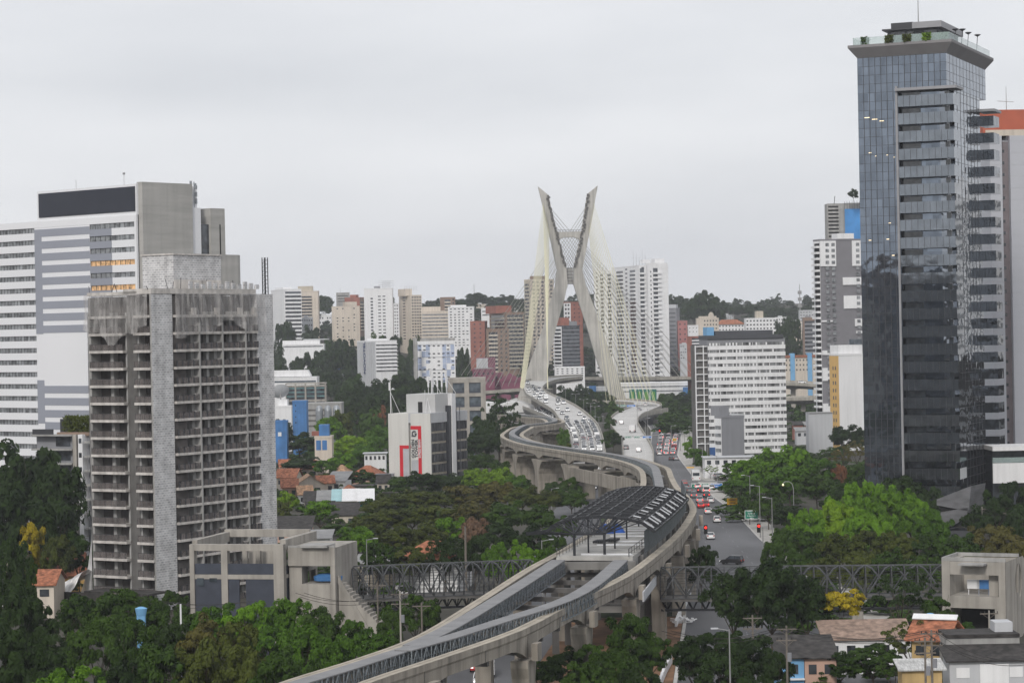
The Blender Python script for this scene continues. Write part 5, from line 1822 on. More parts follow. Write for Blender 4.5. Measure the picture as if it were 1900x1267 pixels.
# crimson houses
b = gb('crimson_building', 'crimson block with a pale roof beyond the chequered slab', 'building', 885, 919, 666, 1560, yb=700, wall=m_pink, depth=14)
b.part('pale_end', MB().box(-.3, b.x1 * .6, -.3, 8, b.zt * .55, b.zt + .4), m_lgrey)
b = gb('crimson_building', 'wide crimson block with a stepped parapet below the pale roofed one', 'building', 877, 918, 687, 1480, yb=720, wall=m_pink, depth=14)
put_windows(b, gridf(b, 5, 2, wf=.4, hf=.3, zlo=.2)); b.part('roof_sheet', MB().box(1, b.x1 - 1, 1, 12, b.zt + .72, b.zt + 1.2), m_roofg)
b = gb('crimson_building', 'long crimson hall with a gabled roof left of the cable feet', 'building', 930, 976, 705, 1470, yb=725, wall=m_pink, depth=14, roof=False)
b.part('gable_roof', MB().slab([(-1, -.5, b.zt), (b.x1 * .35, -.5, b.zt + 4), (b.x1 * .7, -.5, b.zt + 1), (b.x1, -.5, b.zt + 2.5), (b.x1, -.5, b.zt - 1), (-1, -.5, b.zt - 1)], (0, 14, 0)), m_pink)
b = gb('crimson_building', 'crimson shed with blank walls between the long crimson hall and the wide block', 'building', 908, 934, 694, 1500, yb=720, wall=m_pink, depth=10)
put_windows(b, gridf(b, 3, 1, wf=.4, hf=.3, zlo=.5))
tg = P(930, 730, 1200)
mb = MB()
for k in range(2):
    x0 = tg.x - 14 + k * 13
    mb.loft([[(x0 + 9.5 * math.cos(math.pi * (1 - q / 8)) + 7, tg.y + y, 5.5 + 5.5 * math.sin(math.pi * q / 8)) for q in range(9)] for y in (0, 14)], cap=True)
    mb.box(x0 - 2, x0 + 16, tg.y + 1, tg.y + 13, 0, 5.4)
tag(mb.build('tensile_hall', M('white_membrane', (.72, .72, .72), .6, var=.06, sc=.2)), 'white membrane roofed hall with curved bays left of the viaduct', 'hall')
# --- behind the bridge
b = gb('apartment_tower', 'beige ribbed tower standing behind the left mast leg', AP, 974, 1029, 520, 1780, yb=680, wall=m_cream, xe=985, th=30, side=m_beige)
put_windows(b, gridf(b, 5, 22, f0=.05, f1=.98, zlo=.03, wf=.5, hf=.5, seed=3)); balc(b, 22, .2, .9, .03, .96, side=1, out=.5, mat=m_beige); roofbox(b, .2, .8, 512, m_brickb, 1005)
b = gb('apartment_tower', 'red brick tower with a white window strip framed between the mast legs', AP, 1047, 1082, 562, 1700, yb=690, wall=m_brickr, xe=1060, th=30, side=m_white)
put_windows(b, gridf(b, 2, 16, f0=.1, f1=.9, wf=.25, hf=.3, zlo=.05)+gridf(b, 2, 16, f0=.1, f1=.9, wf=.6, hf=.5, zlo=.05, side=1))
b = gb('office_block', 'dark glazed block with a red rooftop framed low between the mast legs', 'office block', 1028, 1076, 606, 1620, yb=690, wall=m_glass, xe=1043, th=22, side=m_white)
bands(b, 11, .03, 1, .05, .97, .2, m_grey); balc(b, 11, .1, .9, .05, .95, side=1, out=1.4)
b.part('red_rooftop', MB().box(b.x0 + .5, b.x1 * .45, 1, b.d * .8, b.zt + .72, b.zt + 6), m_brickr); b.part('top_storey', MB().box(b.x1 * .46, b.x1 * .9, 1, b.d * .8, b.zt + .72, b.zt + 3.5), m_grey)
# white residential complex
b = gb('apartment_tower', 'tall white twin-winged apartment tower right of the bridge mast', AP, 1138, 1237, 494, 1640, yb=700, xe=1188, th=18, wall=m_white, depth=20)
n_ = 26
b.part('right_wing', MB().box(b.x1 * .25, b.x1, -3.5, -.02, 0, b.zt + 2), m_white); b.part('corner_wing', MB().box(b.x1 * .62, b.x1 + .3, -3.7, 0, 0, b.zt + 1), m_white)
sp = gridf(b, 1, n_, f0=.06, f1=.2, zlo=.02, wf=.7, hf=.55)
sp += [(b.x1 * f, -3.55, b.zt * (.03 + .94 * (j + .5) / n_), w_, 1.1, 0) for f, w_ in ((.36, .8), (.72, .8), (.86, .8), (.96, .6)) for j in range(n_)]
put_windows(b, sp)
def bcol(b, f, w_, y, nm='balcony'):
    z0, z1 = b.zt * .03, b.zt * .97
    st = (z1 - z0) / n_
    b.part('recess', MB().box(b.x1 * f, b.x1 * f + w_, y - .06, y + .05, z0, z1 + 1), m_glass)
    me = MB().box(b.x1 * f - .3, b.x1 * f + w_ + .3, y - 1.3, y - .02, 0, st * .4).mesh(nm, m_white)
    for j in range(n_): put(nm, me, b.o, (0, 0, z0 + st * j))
bcol(b, .45, 5, -3.52); bcol(b, .02, 3, 0)
balc(b, n_, .15, .35, .03, .97, side=1, out=1.2, hf=.4); balc(b, n_, .6, .85, .03, .97, side=1, out=1.2, hf=.4)
put_windows(b, gridf(b, 1, n_, f0=.42, f1=.54, wf=.6, hf=.4, side=1, zlo=.02), lim=40)
b.part('roof_structures', MB().box(b.x1 * .2, b.x1 * .45, 2, 8, b.zt + 2, b.zt + 4.5).box(b.x1 * .6, b.x1 * .95, 0, 8, b.zt + 2, b.zt + 5), m_white); aerial(b, .3, 11, 6)
b = gb('apartment_tower', 'white shorter apartment tower partly veiled by the right cable fan', AP, 1104, 1141, 503, 1690, yb=700, wall=m_white)
balc(b, 25, .3, .46, .03, .97, out=1.0, hf=.4); balc(b, 25, .66, .84, .03, .97, out=1.0, hf=.4); put_windows(b, gridf(b, 1, 25, f0=.04, f1=.22, wf=.5, hf=.35, zlo=.03), lim=30); aerial(b, .3, 5, 3)
b = gb('apartment_tower', 'slim dark grey tower at the right flank of the tall white tower', AP, 1237, 1262, 573, 1750, yb=690, wall=m_grey, xe=1256, th=-25)
bands(b, 14, .3, .9, .05, .97, .25, m_dgrey); roofbox(b, .1, .9, 565, m_lgrey, 1248)
b = gb('apartment_tower', 'salmon pink tower right of the slim dark grey tower', AP, 1258, 1276, 597, 1750, yb=690, wall=M('salmon_brick', (.4, .17, .16), .85))
put_windows(b, gridf(b, 2, 9, wf=.3, hf=.3, zlo=.1))
b = gb('apartment_tower', 'brown and white balcony block just left of the white striped slab', AP, 1275, 1301, 626, 1450, yb=680, wall=m_brickr, xe=1282, th=25, side=m_brickr)
balc(b, 9, .1, .95, .05, .97, out=1.0)
b = gb('cream_building', 'pale pink building with a rounded parapet above the brown balcony block', 'building', 1293, 1334, 592, 1800, yb=640, wall=m_cream)
put_windows(b, gridf(b, 5, 3, wf=.45, hf=.4, zlo=.55, f0=.3, f1=.95))
b.part('rounded_parapet', MB().slab([(b.x1 * .1, -.2, b.zt), (b.x1 * .9, -.2, b.zt), (b.x1 * .9, -.2, b.zt + 2)] + [(b.x1 * (.66 - .12 * math.cos(math.pi * (1 - k / 6)) * -1), -.2, b.zt + 2 + 3 * math.sin(math.pi * k / 6)) for k in range(7)][::1] + [(b.x1 * .1, -.2, b.zt + 2)], (0, 3, 0)), m_cream)
b = gb('white_block', 'plain white block left of the pale pink building', 'building', 1277, 1296, 605, 1780, yb=640)
put_windows(b, gridf(b, 3, 2, wf=.3, hf=.2, zlo=.6))
b = gb('tiled_building', 'white building with a red tiled roof on the right skyline', 'building', 1333, 1381, 602, 1850, yb=640, roof=False)
b.part('hipped_roof', MB().loft([[(-1, -1, b.zt), (b.x1 + 1, -1, b.zt), (b.x1 + 1, b.d, b.zt), (-1, b.d, b.zt)], [(3, b.d * .4, b.zt + 3.6), (b.x1 - 5, b.d * .4, b.zt + 3.6), (b.x1 - 5, b.d * .6, b.zt + 3.6), (3, b.d * .6, b.zt + 3.6)]]), m_tile)
put_windows(b, gridf(b, 8, 2, wf=.4, hf=.4, zlo=.65))
b = gb('apartment_slab', 'wide white low slab below the wooded right skyline', 'apartment block', 1384, 1440, 592, 1800, yb=640)
put_windows(b, gridf(b, 9, 4, wf=.5, hf=.4, zlo=.4)); roofbox(b, .35, .6, 577, m_beige, 1410)
b = gb('apartment_tower', 'brown grey tower left of the grey white tower, behind dark trees', AP, 1491, 1515, 591, 1600, yb=680, wall=m_brickb)
balc(b, 10, .1, .9, .1, .95, mat=m_grey, out=.8); roofbox(b, .2, .6, 586, m_grey, 1500)
b = gb('apartment_slab', 'pale grey terraced block beneath the telecom mast on the right skyline', 'apartment block', 1484, 1516, 577, 2000, yb=620, wall=m_lgrey)
put_windows(b, gridf(b, 6, 4, wf=.5, hf=.3, zlo=.5))
b = gb('housing_block', 'cream housing block with orange roofs and two blue stair towers', 'apartment block', 1456, 1520, 664, 1450, yb=694, wall=m_cream, roof=False)
put_windows(b, gridf(b, 10, 3, wf=.35, hf=.35, zlo=.1))
b.part('roof', MB().box(-.3, b.x1, -.5, b.d, b.zt, b.zt + 1.4), m_tile)
for f in (.16, .66): b.part('stair_tower', MB().box(b.x1 * f, b.x1 * (f + .13), -1, 6, 0, b.zt + 2.6), m_lblue)
for k, (xl, xr, yt, Y, wl_, nr_, lb) in enumerate((
        (560, 580, 590, 1950, m_lgrey, 3, 'pale grey low block below the cream balcony tower on the left hill'),
        (592, 615, 586, 2150, m_white, 3, 'small white block left of the squat cream tower'),
        (884, 902, 566, 2250, m_cream, 4, 'cream block on the skyline above the red brick block'),
        (955, 975, 572, 2200, m_white, 3, 'white block on the skyline beside the beige ribbed tower'),
        (1340, 1362, 586, 2100, m_lgrey, 3, 'pale grey block on the right skyline above the red tiled roof'),
        (1440, 1462, 590, 2050, m_white, 3, 'white block at the left of the wide dark skyline tree'),
        (1466, 1488, 598, 1900, m_cream, 4, 'cream block at the right of the wide dark skyline tree'),
        (1262, 1282, 640, 1600, m_lgrey, 5, 'grey block at the foot of the salmon pink tower'))):
    b = gb('apartment_block', lb, 'apartment block', xl, xr, yt, Y, yb=yt + 30, wall=wl_)
    put_windows(b, gridf(b, 5, nr_, wf=.5, hf=.35, zlo=.1, seed=k, skip=.15))
    roofbox(b, .2, .55, yt - 4, m_lgrey, xl)
q = H(1483, 592)
tm = MB()
zt_ = P(1484, 527, 2150).z
c = P(1484, 560, 2150)
tm.tube([(c.x, c.y, hz(c.x, c.y)), (c.x, c.y, zt_)], .7, 6, .25)
for k in range(3): tm.box(c.x - 1.6, c.x + 1.6, c.y - 1.2, c.y + 1.2, zt_ - 9 - 6 * k, zt_ - 6 - 6 * k)
tag(tm.build('telecom_mast', m_pole), 'thin telecom mast rising from the right skyline', 'mast')
c = P(880, 560, 2300)
tag(MB().tube([(c.x, c.y, hz(c.x, c.y)), (c.x, c.y, P(880, 527, 2300).z)], .5, 5, .2).build('telecom_mast', m_pole), 'thin pole mast rising from the trees on the left skyline', 'mast')
# long white low building behind the bridge deck
b = gb('showroom', 'long low white building behind the bridge deck at the foot of the tall white tower', 'building', 1150, 1300, 713, 1500, yb=735, depth=20)
bands(b, 2, .02, .98, .2, .95, .3); b.part('blue_wing', MB().box(b.x1 * .78, b.x1 * .98, -4, -.1, 0, b.zt * .8), m_blue)
b = gb('low_house', 'white low house beside the viaduct under the mast', 'house', 1090, 1132, 720, 1420, yb=740, depth=10)
bands(b, 1, .05, .95, .3, .9, .4); b.part('blue_box', MB().box(1, 5, -3, -.1, 0, b.zt * 1.1), m_blue)
b = gb('white_house', 'white house beyond the deck between the mast legs', 'house', 1030, 1085, 683, 1520, yb=700, depth=12)
put_windows(b, gridf(b, 6, 3, wf=.4, hf=.4, zlo=.3))
# ================================================================ LETTERED WHITE HOTEL (centre)
m_offw = M('ivory_render', (.66, .65, .62), .75, var=.03, sc=.1, streak=.08)
Q = Bld('lettered_hotel', 'white hotel with red frames and dark vertical lettering, dark louvred windows on its right', 'hotel', 799, 800, 735, -28)
fx, fz, sy, sz = Q.fx, Q.fz, Q.sy, Q.sz
zt = fz(760, 767)
xa = fx(721, 820)
xg0, xg1 = fx(758, 800), fx(762, 800)
Q.part('wall', MB().box(xa, xg0, 0, 14, 0, zt).box(xg0, xg1, 1.2, 14, 0, zt - .1).box(xg1, 0, 0, .38, 0, zt).box(xg1, -1.05, .39, 14, 0, zt), m_offw)
d1 = sy(829, 800)
d2, d3, d4 = sy(829.5, 800), sy(848, 800), sy(868, 800)
zt2 = sz(815, 765)
Q.part('side_wall', MB().box(-8, -.6, 14.02, d4, 0, zt2 - .02).box(-8, 0, .01, d4, zt2 - 3, zt2), m_lgrey)
m_louv = M('louvred_dark_window', (.075, .078, .085), .5, var=.85, sc=.9, stretch=(1.2, 1.2, .25))
nn = 5
zl0, zl1 = sz(820, 879), zt2 - 3.1
for f0, f1 in ((.4, d1), (sy(849.5, 800), d4 - .4)):
    for j in range(nn + 1):
        z0 = zl1 - (j + 1) * (zl1 - zl0) / nn
        if z0 < -2: break
        lv = MB()
        h = (zl1 - zl0) / nn
        n = int((f1 - f0) / .55)
        for i in range(n):
            y = f0 + (f1 - f0) * i / n
            lv.box(-.5, -.1 + .25 * ((i * 7 + j * 3) % 3 == 0), y, y + .3, max(.05, z0 + h * .22), z0 + h * .98)
        o = Q.part('louvre_bay', lv, m_louv)
        put('window_sill', MB().box(-.55, -.3, f0, f1, max(0, z0), max(.1, z0 + h * .2)).mesh('window_sill', m_beige), o)
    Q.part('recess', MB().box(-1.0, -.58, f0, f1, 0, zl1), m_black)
zt3 = sz(835, 730)
Q.part('stair_tower', MB().box(-7, .9, sy(839, 780, .9), sy(846, 780, .9), 0, zt3), m_white)
Q.part('dark_glass_strip', MB().box(-5, .6, d1 + .3, sy(839, 780, .9) - .02, 0, sz(833, 752)), M('charcoal_glass', (.04, .042, .05), .25, var=.3, sc=.6))
fn = MB()
for i in range(4): fn.box(.6, .8, d1 + .4 + i * 2.2, d1 + .55 + i * 2.2, 0, sz(833, 752))
Q.part('glass_fins', fn, m_dgrey)
x0 = fx(754, 750, 4.)
Q.part('roof_block', MB().box(x0, -.5, 4, 15, zt + .02, fz(790, 731, 4)), M('pale_grey_render', (.52, .52, .52), .8, var=.03))
Q.part('roof_block_door', MB().box(fx(776, 760, 4), fx(784, 760, 4), 3.9, 3.98, zt, zt + 3.4), m_black)
at = MB()
def rig(x, y, z, h):
    at.tube([(x, y, z), (x, y, z + h)], .12, 5)
    at.bar((x, y, z + h * .65), (x + 3, y + .5, z), .1).bar((x, y, z + h * .65), (x - 1, y + 2.5, z), .1).box(x - .45, x - .12, y - .3, y + .3, z + h * .7, z + h * .95)
rig(fx(725, 760, 2), 2, zt, 10)
zr = fz(790, 731, 4)
Q.part('antenna', at, m_white)
at = MB()
rig(-4, 8, zr, 8)
Q.part('antenna', at, m_white)
at = MB()
rig(-1, 12, zr, 7)
Q.part('antenna', at, m_white)
at = MB()
for i in range(5): at.box(-6 + i * 1.6, -5.6 + i * 1.6, 9, 9.4, zr + 2, zr + 5).tube([(-5.8 + i * 1.6, 9.2, zr), (-5.8 + i * 1.6, 9.2, zr + 6)], .08, 4)
at.bar((fx(790, 745, 3.8), 3.8, zt), (fx(794, 745, 3.8), 3.6, zt + 4.5), .18).bar((fx(799, 745, 3.8), 3.8, zt), (fx(794, 745, 3.8), 3.6, zt + 4.5), .18).bar((fx(789, 745, 3.8), 3.7, zt + 3), (fx(789, 745, 3.8), 3.7, zt + 7), .1)
Q.part('panel_antennas', at, m_white)
rb = MB()
t = .06
def fr_(xa_, xb_, ytop, ybot, w, down):
    pass
X = lambda p, y=820: fx(p, y)
zq1, zq2 = fz(770, 790), fz(770, 796.5)
rb.box(xg1 + .02, X(782), -.08, .02, zq2, zq1).box(X(776), X(782), -.08, .02, 0, zq2 - .01)
zq3, zq4 = fz(750, 826), fz(750, 832)
rb.box(X(742, 850), xg0 - .01, -.08, .02, zq4, zq3).box(X(742, 850), X(748, 850), -.08, .02, 0, zq4 - .01).box(xg0, xg1, 1.1, 1.22, zq4, zq3)
Q.part('red_frames', rb, m_red)
Q.part('grey_field', MB().box(X(748.3, 850), xg0 - .05, -.03, .02, 0, zq4 - .05).box(xg1 + .1, X(775.6), -.03, .02, 0, fz(770, 853)), M('pale_lilac_panel', (.45, .45, .48), .7))
def fit(o, length, cap):
    xs = [v.co.x for v in o.data.vertices]
    ys = [v.co.y for v in o.data.vertices]
    o.scale = (length / (max(xs) - min(xs)), cap / (max(ys) - min(ys)), 1)
zA_, zB_ = fz(770, 815), fz(770, 849)
for body, p0, p1 in (('GOLDEN', 764, 769.3), ('TOWER', 770.4, 775.4)):
    fit(text(body, 1.5, m_dgrey, Q.o, (X((p0 + p1) / 2), -.1, (zA_ + zB_) / 2), (R(90), R(-90), 0), bold=.035), zA_ - zB_, X(p1) - X(p0))
fit(text('EXPRESS BERRINI', 1., m_white, Q.o, (X(779), -.14, (zA_ + zB_) / 2), (R(90), R(-90), 0), bold=.02), zA_ - zB_, X(781) - X(777.2))
gx, gz = X(769), fz(769, 804.5)
g = MB()
pts_o, pts_i = [], []
for k in range(21):
    a = R(40 + 300 * k / 20)
    pts_o.append((gx + .9 * math.cos(a), gz + .95 * math.sin(a)))
    pts_i.append((gx + .48 * math.cos(a), gz + .5 * math.sin(a)))
for k in range(20):
    g.slab([(pts_o[k][0], -.12, pts_o[k][1]), (pts_o[k + 1][0], -.12, pts_o[k + 1][1]), (pts_i[k + 1][0], -.12, pts_i[k + 1][1]), (pts_i[k][0], -.12, pts_i[k][1])], (0, .1, 0))
g.box(gx + .1, gx + .88, -.13, 0, gz - .2, gz + .18).box(gx - .95, gx - .6, -.13, 0, gz - .95, gz - .45)
Q.part('logo', g, m_dgrey)
tag(MB().box(-2.8, 2.8, -2, 2, 0, 3.2).box(-2.9, 2.9, -2.1, 2.1, 3.21, 3.4).build('guard_hut', m_grey, None, (P(714, 878, 735).x, 735, 0)), 'small grey hut at the left foot of the lettered white hotel', 'hut')
# ================================================================ WHITE STRIPED SLAB (right of the bridge)
V = Bld('striped_slab', 'white residential slab with twelve dark window bands right of the road', 'apartment block', 1315, 740, 800, 8)
fx, fz = V.fx, V.fz
zt = fz(1385, 628)
wd = fx(1459, 740)
V.part('wall', MB().box(0, wd, .35, 13, 0, zt), m_grey)
st = (fz(1440, 634) - fz(1440, 833)) / 15.5
m_stripw = M('mixed_window_band', (.19, .195, .2), .35, var=.9, sc=.55, stretch=(1, 1, .2))
for j in range(17):
    z = fz(1440, 634) - st * j
    V.part('window_strip', MB().box(.3, wd - .3, .2, .36, z - st * .42, z), m_stripw)
    V.part('spandrel', MB().box(.02, wd - .02, -.05, .34, max(0, z - st), z - st * .43), m_white)
    if z - st * 2 < 0: break
md = MB()
r = random.Random(3)
for j in range(16):
    z = fz(1440, 634) - st * j
    for i in range(23):
        if r.random() < .62: md.box(.5 + i * wd / 23.4, .5 + i * wd / 23.4 + r.choice((.12, .3, .55)), .1, .21, z - st * .41, z - .02)
V.part('window_mullions', md, m_white)
ds_ = V.sy(1300, 740)
V.part('left_gallery', MB().box(-3.2, -.05, 1, 12, 0, zt - 2), m_concd)
V.part('left_frame', (lambda q: [q.box(-4.2, -.1, .2, .98, zt - 2.5 - st * j, zt - 2.2 - st * j) for j in range(15)] and q.box(-4.3, -4.0, .15, .6, 3, zt - 2).box(-1.6, -1.3, .15, .6, 3, zt - 2))(MB()), m_white)
V.part('top_storey', MB().box(wd * .12, wd * .86, 2, 10, zt + .02, fz(1385, 613, 2)), m_dgrey)
V.part('roof_slab', MB().box(-.2, wd * .97, -.2, 13, zt, zt + 1.2), m_dgrey)
V.part('blue_roof_box', MB().box(.5, wd * .11, 3, 9, zt + 1.22, zt + 4), m_lblue)
V.part('blue_base', MB().box(-.1, 6, -1.2, -.06, 0, 6.2), M('deep_blue_paint', (.03, .1, .28), .7))
G2 = gb('grey_annex', 'windowless mid grey block standing in front of the white striped slab', 'building', 1327, 1381, 776, 760, yb=850, xe=1339, th=28, wall=m_grey, side=m_white)
G2.part('side_bands', (lambda q: [q.box(-.12, .02, .3, G2.d - .3, 2.4 * j + .9, 2.4 * j + 2) for j in range(7)] and q)(MB()), m_blind)
G2.part('tank_tower', MB().box(0, G2.x1 * .42, 1, 6, G2.zt + .72, G2.fz(1346, 753)), m_grey)
G2.part('roof_parapet', MB().box(G2.x1 * .45, G2.x1, -.1, G2.d, G2.zt + .72, G2.zt + 1.1), m_lgrey)
# ================================================================ GREY WHITE TOWER, YELLOW WHITE BLOCK, BLUE NETTED TOWER
m_mauve = M('mauve_grey_render', (.2, .195, .21), .75, var=.05)
b = gb('apartment_tower', 'mauve grey tower with white corner frames and square white patches left of the glass tower', AP, 1512, 1612, 447, 1010, yb=780, xe=1524, th=14, wall=m_mauve, side=m_white)
fx, fz = b.fx, b.fz
stp = (fz(1540, 498) - fz(1540, 657)) / 14.5
wp = MB()
for xa_, xb_, ya, yb_ in ((1524, 1553, 447, 494), (1583, 1612, 447, 494), (1565, 1612, 515, 529), (1566, 1612, 549, 573), (1586, 1612, 592, 606), (1524, 1545, 594, 597), (1588, 1612, 615, 619), (1524, 1580, 650, 658), (1524, 1560, 682, 706), (1524, 1560, 748, 764)):
    b.part('white_patch', MB().box(fx(xa_, 600), fx(xb_, 600), -.5, .02, fz(1550, yb_), fz(1550, ya)), m_white)
b.part('top_frame', MB().box(fx(1553, 450), fx(1584, 450), -.4, 6, b.zt + .72, b.zt + 3), m_white)
sp = []
for j in range(28):
    z = fz(1540, 498) - stp * (j - 4)
    if z < 2: break
    for px, w_ in ((1536.5, 1.5), (1547.5, 1.5), (1593, 1.5)):
        sp.append((fx(px, 600), -.52, z, w_, 1.35, 0))
put_windows(b, sp, m_blind)
me = MB().box(-1.5, -.05, .2, b.d * .85, 0, .9).mesh('balcony', m_white)
b.part('recess', MB().box(-.12, -.06, .3, b.d * .8, 4, b.zt - 1), m_black)
for j in range(28):
    z = b.zt - 3 - stp * j
    if z < 4: break
    put('balcony', me, b.o, (0, 0, z))
b = gb('apartment_block', 'white windowless block with an ochre front strip before the mauve grey tower', 'apartment block', 1540, 1606, 660, 880, yb=790, xe=1557, th=18, wall=m_white, side=m_yellow)
b.part('taller_core', MB().box(b.fx(1560, 650), b.x1, 2, 9, b.zt + .72, b.fz(1585, 640)), m_white)
b.part('roof_glass_box', MB().box(b.fx(1589, 640), b.x1, 2.2, 6, b.fz(1585, 639), b.fz(1595, 629)), m_glassb)
windows(b, 'window', [(-.05, b.d * f, b.zt * (.05 + .075 * j), .8, 1.3, -1) for f in (.35, .6) for j in range(12)], m_concd)
b = gb('tower_under_construction', 'concrete tower shell wrapped in blue netting behind the mauve grey tower', 'building under construction', 1537, 1602, 378, 1250, yb=600, wall=m_concg, roof=False)
balc(b, 22, .02, .32, .3, .98, mat=m_concg, dark=m_black, out=.8, hf=.5)
b.part('blue_netting', MB().box(b.fx(1567, 400), b.x1, -1.2, -.3, 20, b.fz(1580, 388)), M('blue_netting', (.06, .24, .55), .9, var=.25, sc=.12))
nt_ = MB()
for i in range(9): nt_.bar((b.fx(1567, 400) + i * 1.3, -.8, b.fz(1580, 388)), (b.fx(1567, 400) + i * 1.3, -.8, b.fz(1580, 388) + 4), .15)
nt_.bar((b.fx(1567, 400), -.8, b.fz(1580, 388) + 3), (b.x1, -.8, b.fz(1580, 388) + 3), .15).bar((4, 3, b.zt), (4.4, 3, b.zt + 4), .3)
b.part('scaffold_rods', nt_, m_steel)
b = gb('rubble_wall_building', 'low grey wall and shed in front of the mauve grey tower', 'building', 1500, 1545, 767, 860, yb=790, wall=m_lgrey, depth=8, roof=False)
b.part('roof_sheet', MB().box(0, b.x1, -.3, 8, b.zt + .01, b.zt + .25), m_roofg)
# ---- unseen towers added behind and beside the viewpoint to shape the glass tower's reflections
for k, (x, y, w_, d_, h_, mt, lb) in enumerate((
        (-352, -70, 44, 26, 69, m_dgrey, 'charcoal'), (-302, -40, 34, 26, 64, m_concd, 'dark concrete'), (-395, -90, 34, 30, 73, m_brickb, 'brown brick'), (-330, 20, 14, 12, 52, m_beige, 'narrow beige'), (-270, -120, 30, 24, 66, m_dgrey, 'slate'), (-372, 60, 18, 14, 44, m_white, 'white'),
        (174, 652, 40, 10, 30, m_black, 'black'), (212, 708, 46, 16, 84, m_white, 'striped white'), (262, 790, 50, 24, 60, m_concd, 'dark grey'))):
    o = thing('reflection_tower', lb + ' tower added outside the view to be mirrored in the glass tower', 'apartment tower', (x, y, 0), .3)
    MB().box(-w_ / 2, w_ / 2, -d_ / 2, d_ / 2, 0, h_).box(-w_ / 5, w_ / 5, -d_ / 4, d_ / 4, h_ + .02, h_ + 6).build('wall', mt, o)
    ws = MB()
    for j in range(int(h_ / 3) - 1): ws.box(-w_ * .45, w_ * .45, -d_ / 2 - .1, d_ / 2 + .1, 2 + 3 * j, 3.3 + 3 * j)
    ws.build('window_strips', m_blind, o)
# ================================================================ TREES
def leafmat(name, col, tr=.3, hue=.3):
    mt = bpy.data.materials.new(name)
    mt.use_nodes = True
    t = mt.node_tree
    n, l = t.nodes, t.links.new
    b = n['Principled BSDF']
    b.inputs['Roughness'].default_value = .6
    b.inputs['Specular IOR Level'].default_value = .15
    g = n.new('ShaderNodeNewGeometry')
    oi = n.new('ShaderNodeObjectInfo')
    no = n.new('ShaderNodeTexNoise')
    no.inputs['Scale'].default_value = .33
    no.inputs['Detail'].default_value = 2
    l(g.outputs['Position'], no.inputs['Vector'])
    a = n.new('ShaderNodeMath')
    a.operation = 'MULTIPLY_ADD'
    l(g.outputs['Random Per Island'], a.inputs[0])
    a.inputs[1].default_value = .45
    l(no.outputs[0], a.inputs[2])
    c = n.new('ShaderNodeMath')
    c.operation = 'MULTIPLY_ADD'
    l(oi.outputs['Random'], c.inputs[0])
    c.inputs[1].default_value = .35
    l(a.outputs[0], c.inputs[2])
    r = n.new('ShaderNodeValToRGB')
    e = r.color_ramp.elements
    e[0].position, e[1].position = .45, 1.15 if False else 1.
    e[0].color = (col[0] * .5, col[1] * .55, col[2] * .6, 1)
    e[1].color = (min(1, col[0] * 1.75), min(1, col[1] * 1.55), col[2] * 1.2, 1)
    l(c.outputs[0], r.inputs[0])
    l(r.outputs[0], b.inputs['Base Color'])
    ts = n.new('ShaderNodeBsdfTranslucent')
    l(r.outputs[0], ts.inputs[0])
    ms = n.new('ShaderNodeMixShader')
    ms.inputs[0].default_value = tr
    l(b.outputs[0], ms.inputs[1])
    l(ts.outputs[0], ms.inputs[2])
    l(ms.outputs[0], n['Material Output'].inputs['Surface'])
    return mt

LM = {
    'k': leafmat('blackish_green_leaves', (.017, .037, .009)),
    'd': leafmat('dark_green_leaves', (.03, .066, .01)),
    'g': leafmat('mid_green_leaves', (.046, .11, .011)),
    'b': leafmat('bright_green_leaves', (.075, .17, .012)),
    'l': leafmat('yellow_green_leaves', (.115, .215, .014)),
    'o': leafmat('olive_leaves', (.052, .073, .015)),
    'n': leafmat('brownish_leaves', (.07, .072, .022)),
    'y': leafmat('yellow_leaves', (.3, .26, .02)),
    'r': leafmat('orange_blossom', (.15, .075, .045)),
    'p': leafmat('pinkish_blossom', (.13, .09, .072)),
}
DESC = {'k': 'blackish', 'd': 'dark green', 'g': 'mid green', 'b': 'bright green', 'l': 'lime', 'o': 'olive', 'n': 'brownish', 'y': 'yellow', 'r': 'orange', 'p': 'pink'}

def quads(name, P4, mat):
    """P4: (N,4,3) leaf corners -> one mesh"""
    n = len(P4)
    me = bpy.data.meshes.new(name)
    me.vertices.add(4 * n)
    me.vertices.foreach_set('co', P4.reshape(-1).astype(np.float32))
    me.loops.add(4 * n)
    me.loops.foreach_set('vertex_index', np.arange(4 * n, dtype=np.int32))
    me.polygons.add(n)
    me.polygons.foreach_set('loop_start', np.arange(0, 4 * n, 4, dtype=np.int32))
    me.update(calc_edges=True)
    if mat: me.materials.append(mat)
    return me

def leaves(rg, c, nrm, size, asp=1.6):
    """kite-shaped leaves at points c facing nrm"""
    N_ = len(c)
    nrm = nrm / np.linalg.norm(nrm, axis=1, keepdims=True)
    h = rg.normal(size=(N_, 3))
    u = np.cross(nrm, h)
    u /= np.linalg.norm(u, axis=1, keepdims=True) + 1e-9
    v = np.cross(nrm, u)
    s = (size * rg.uniform(.6, 1.35, N_))[:, None]
    return np.stack([c - u * s * asp * .5, c - v * s * .42 + nrm * s * .1, c + u * s * asp * .5, c + v * s * .42 + nrm * s * .1], 1)

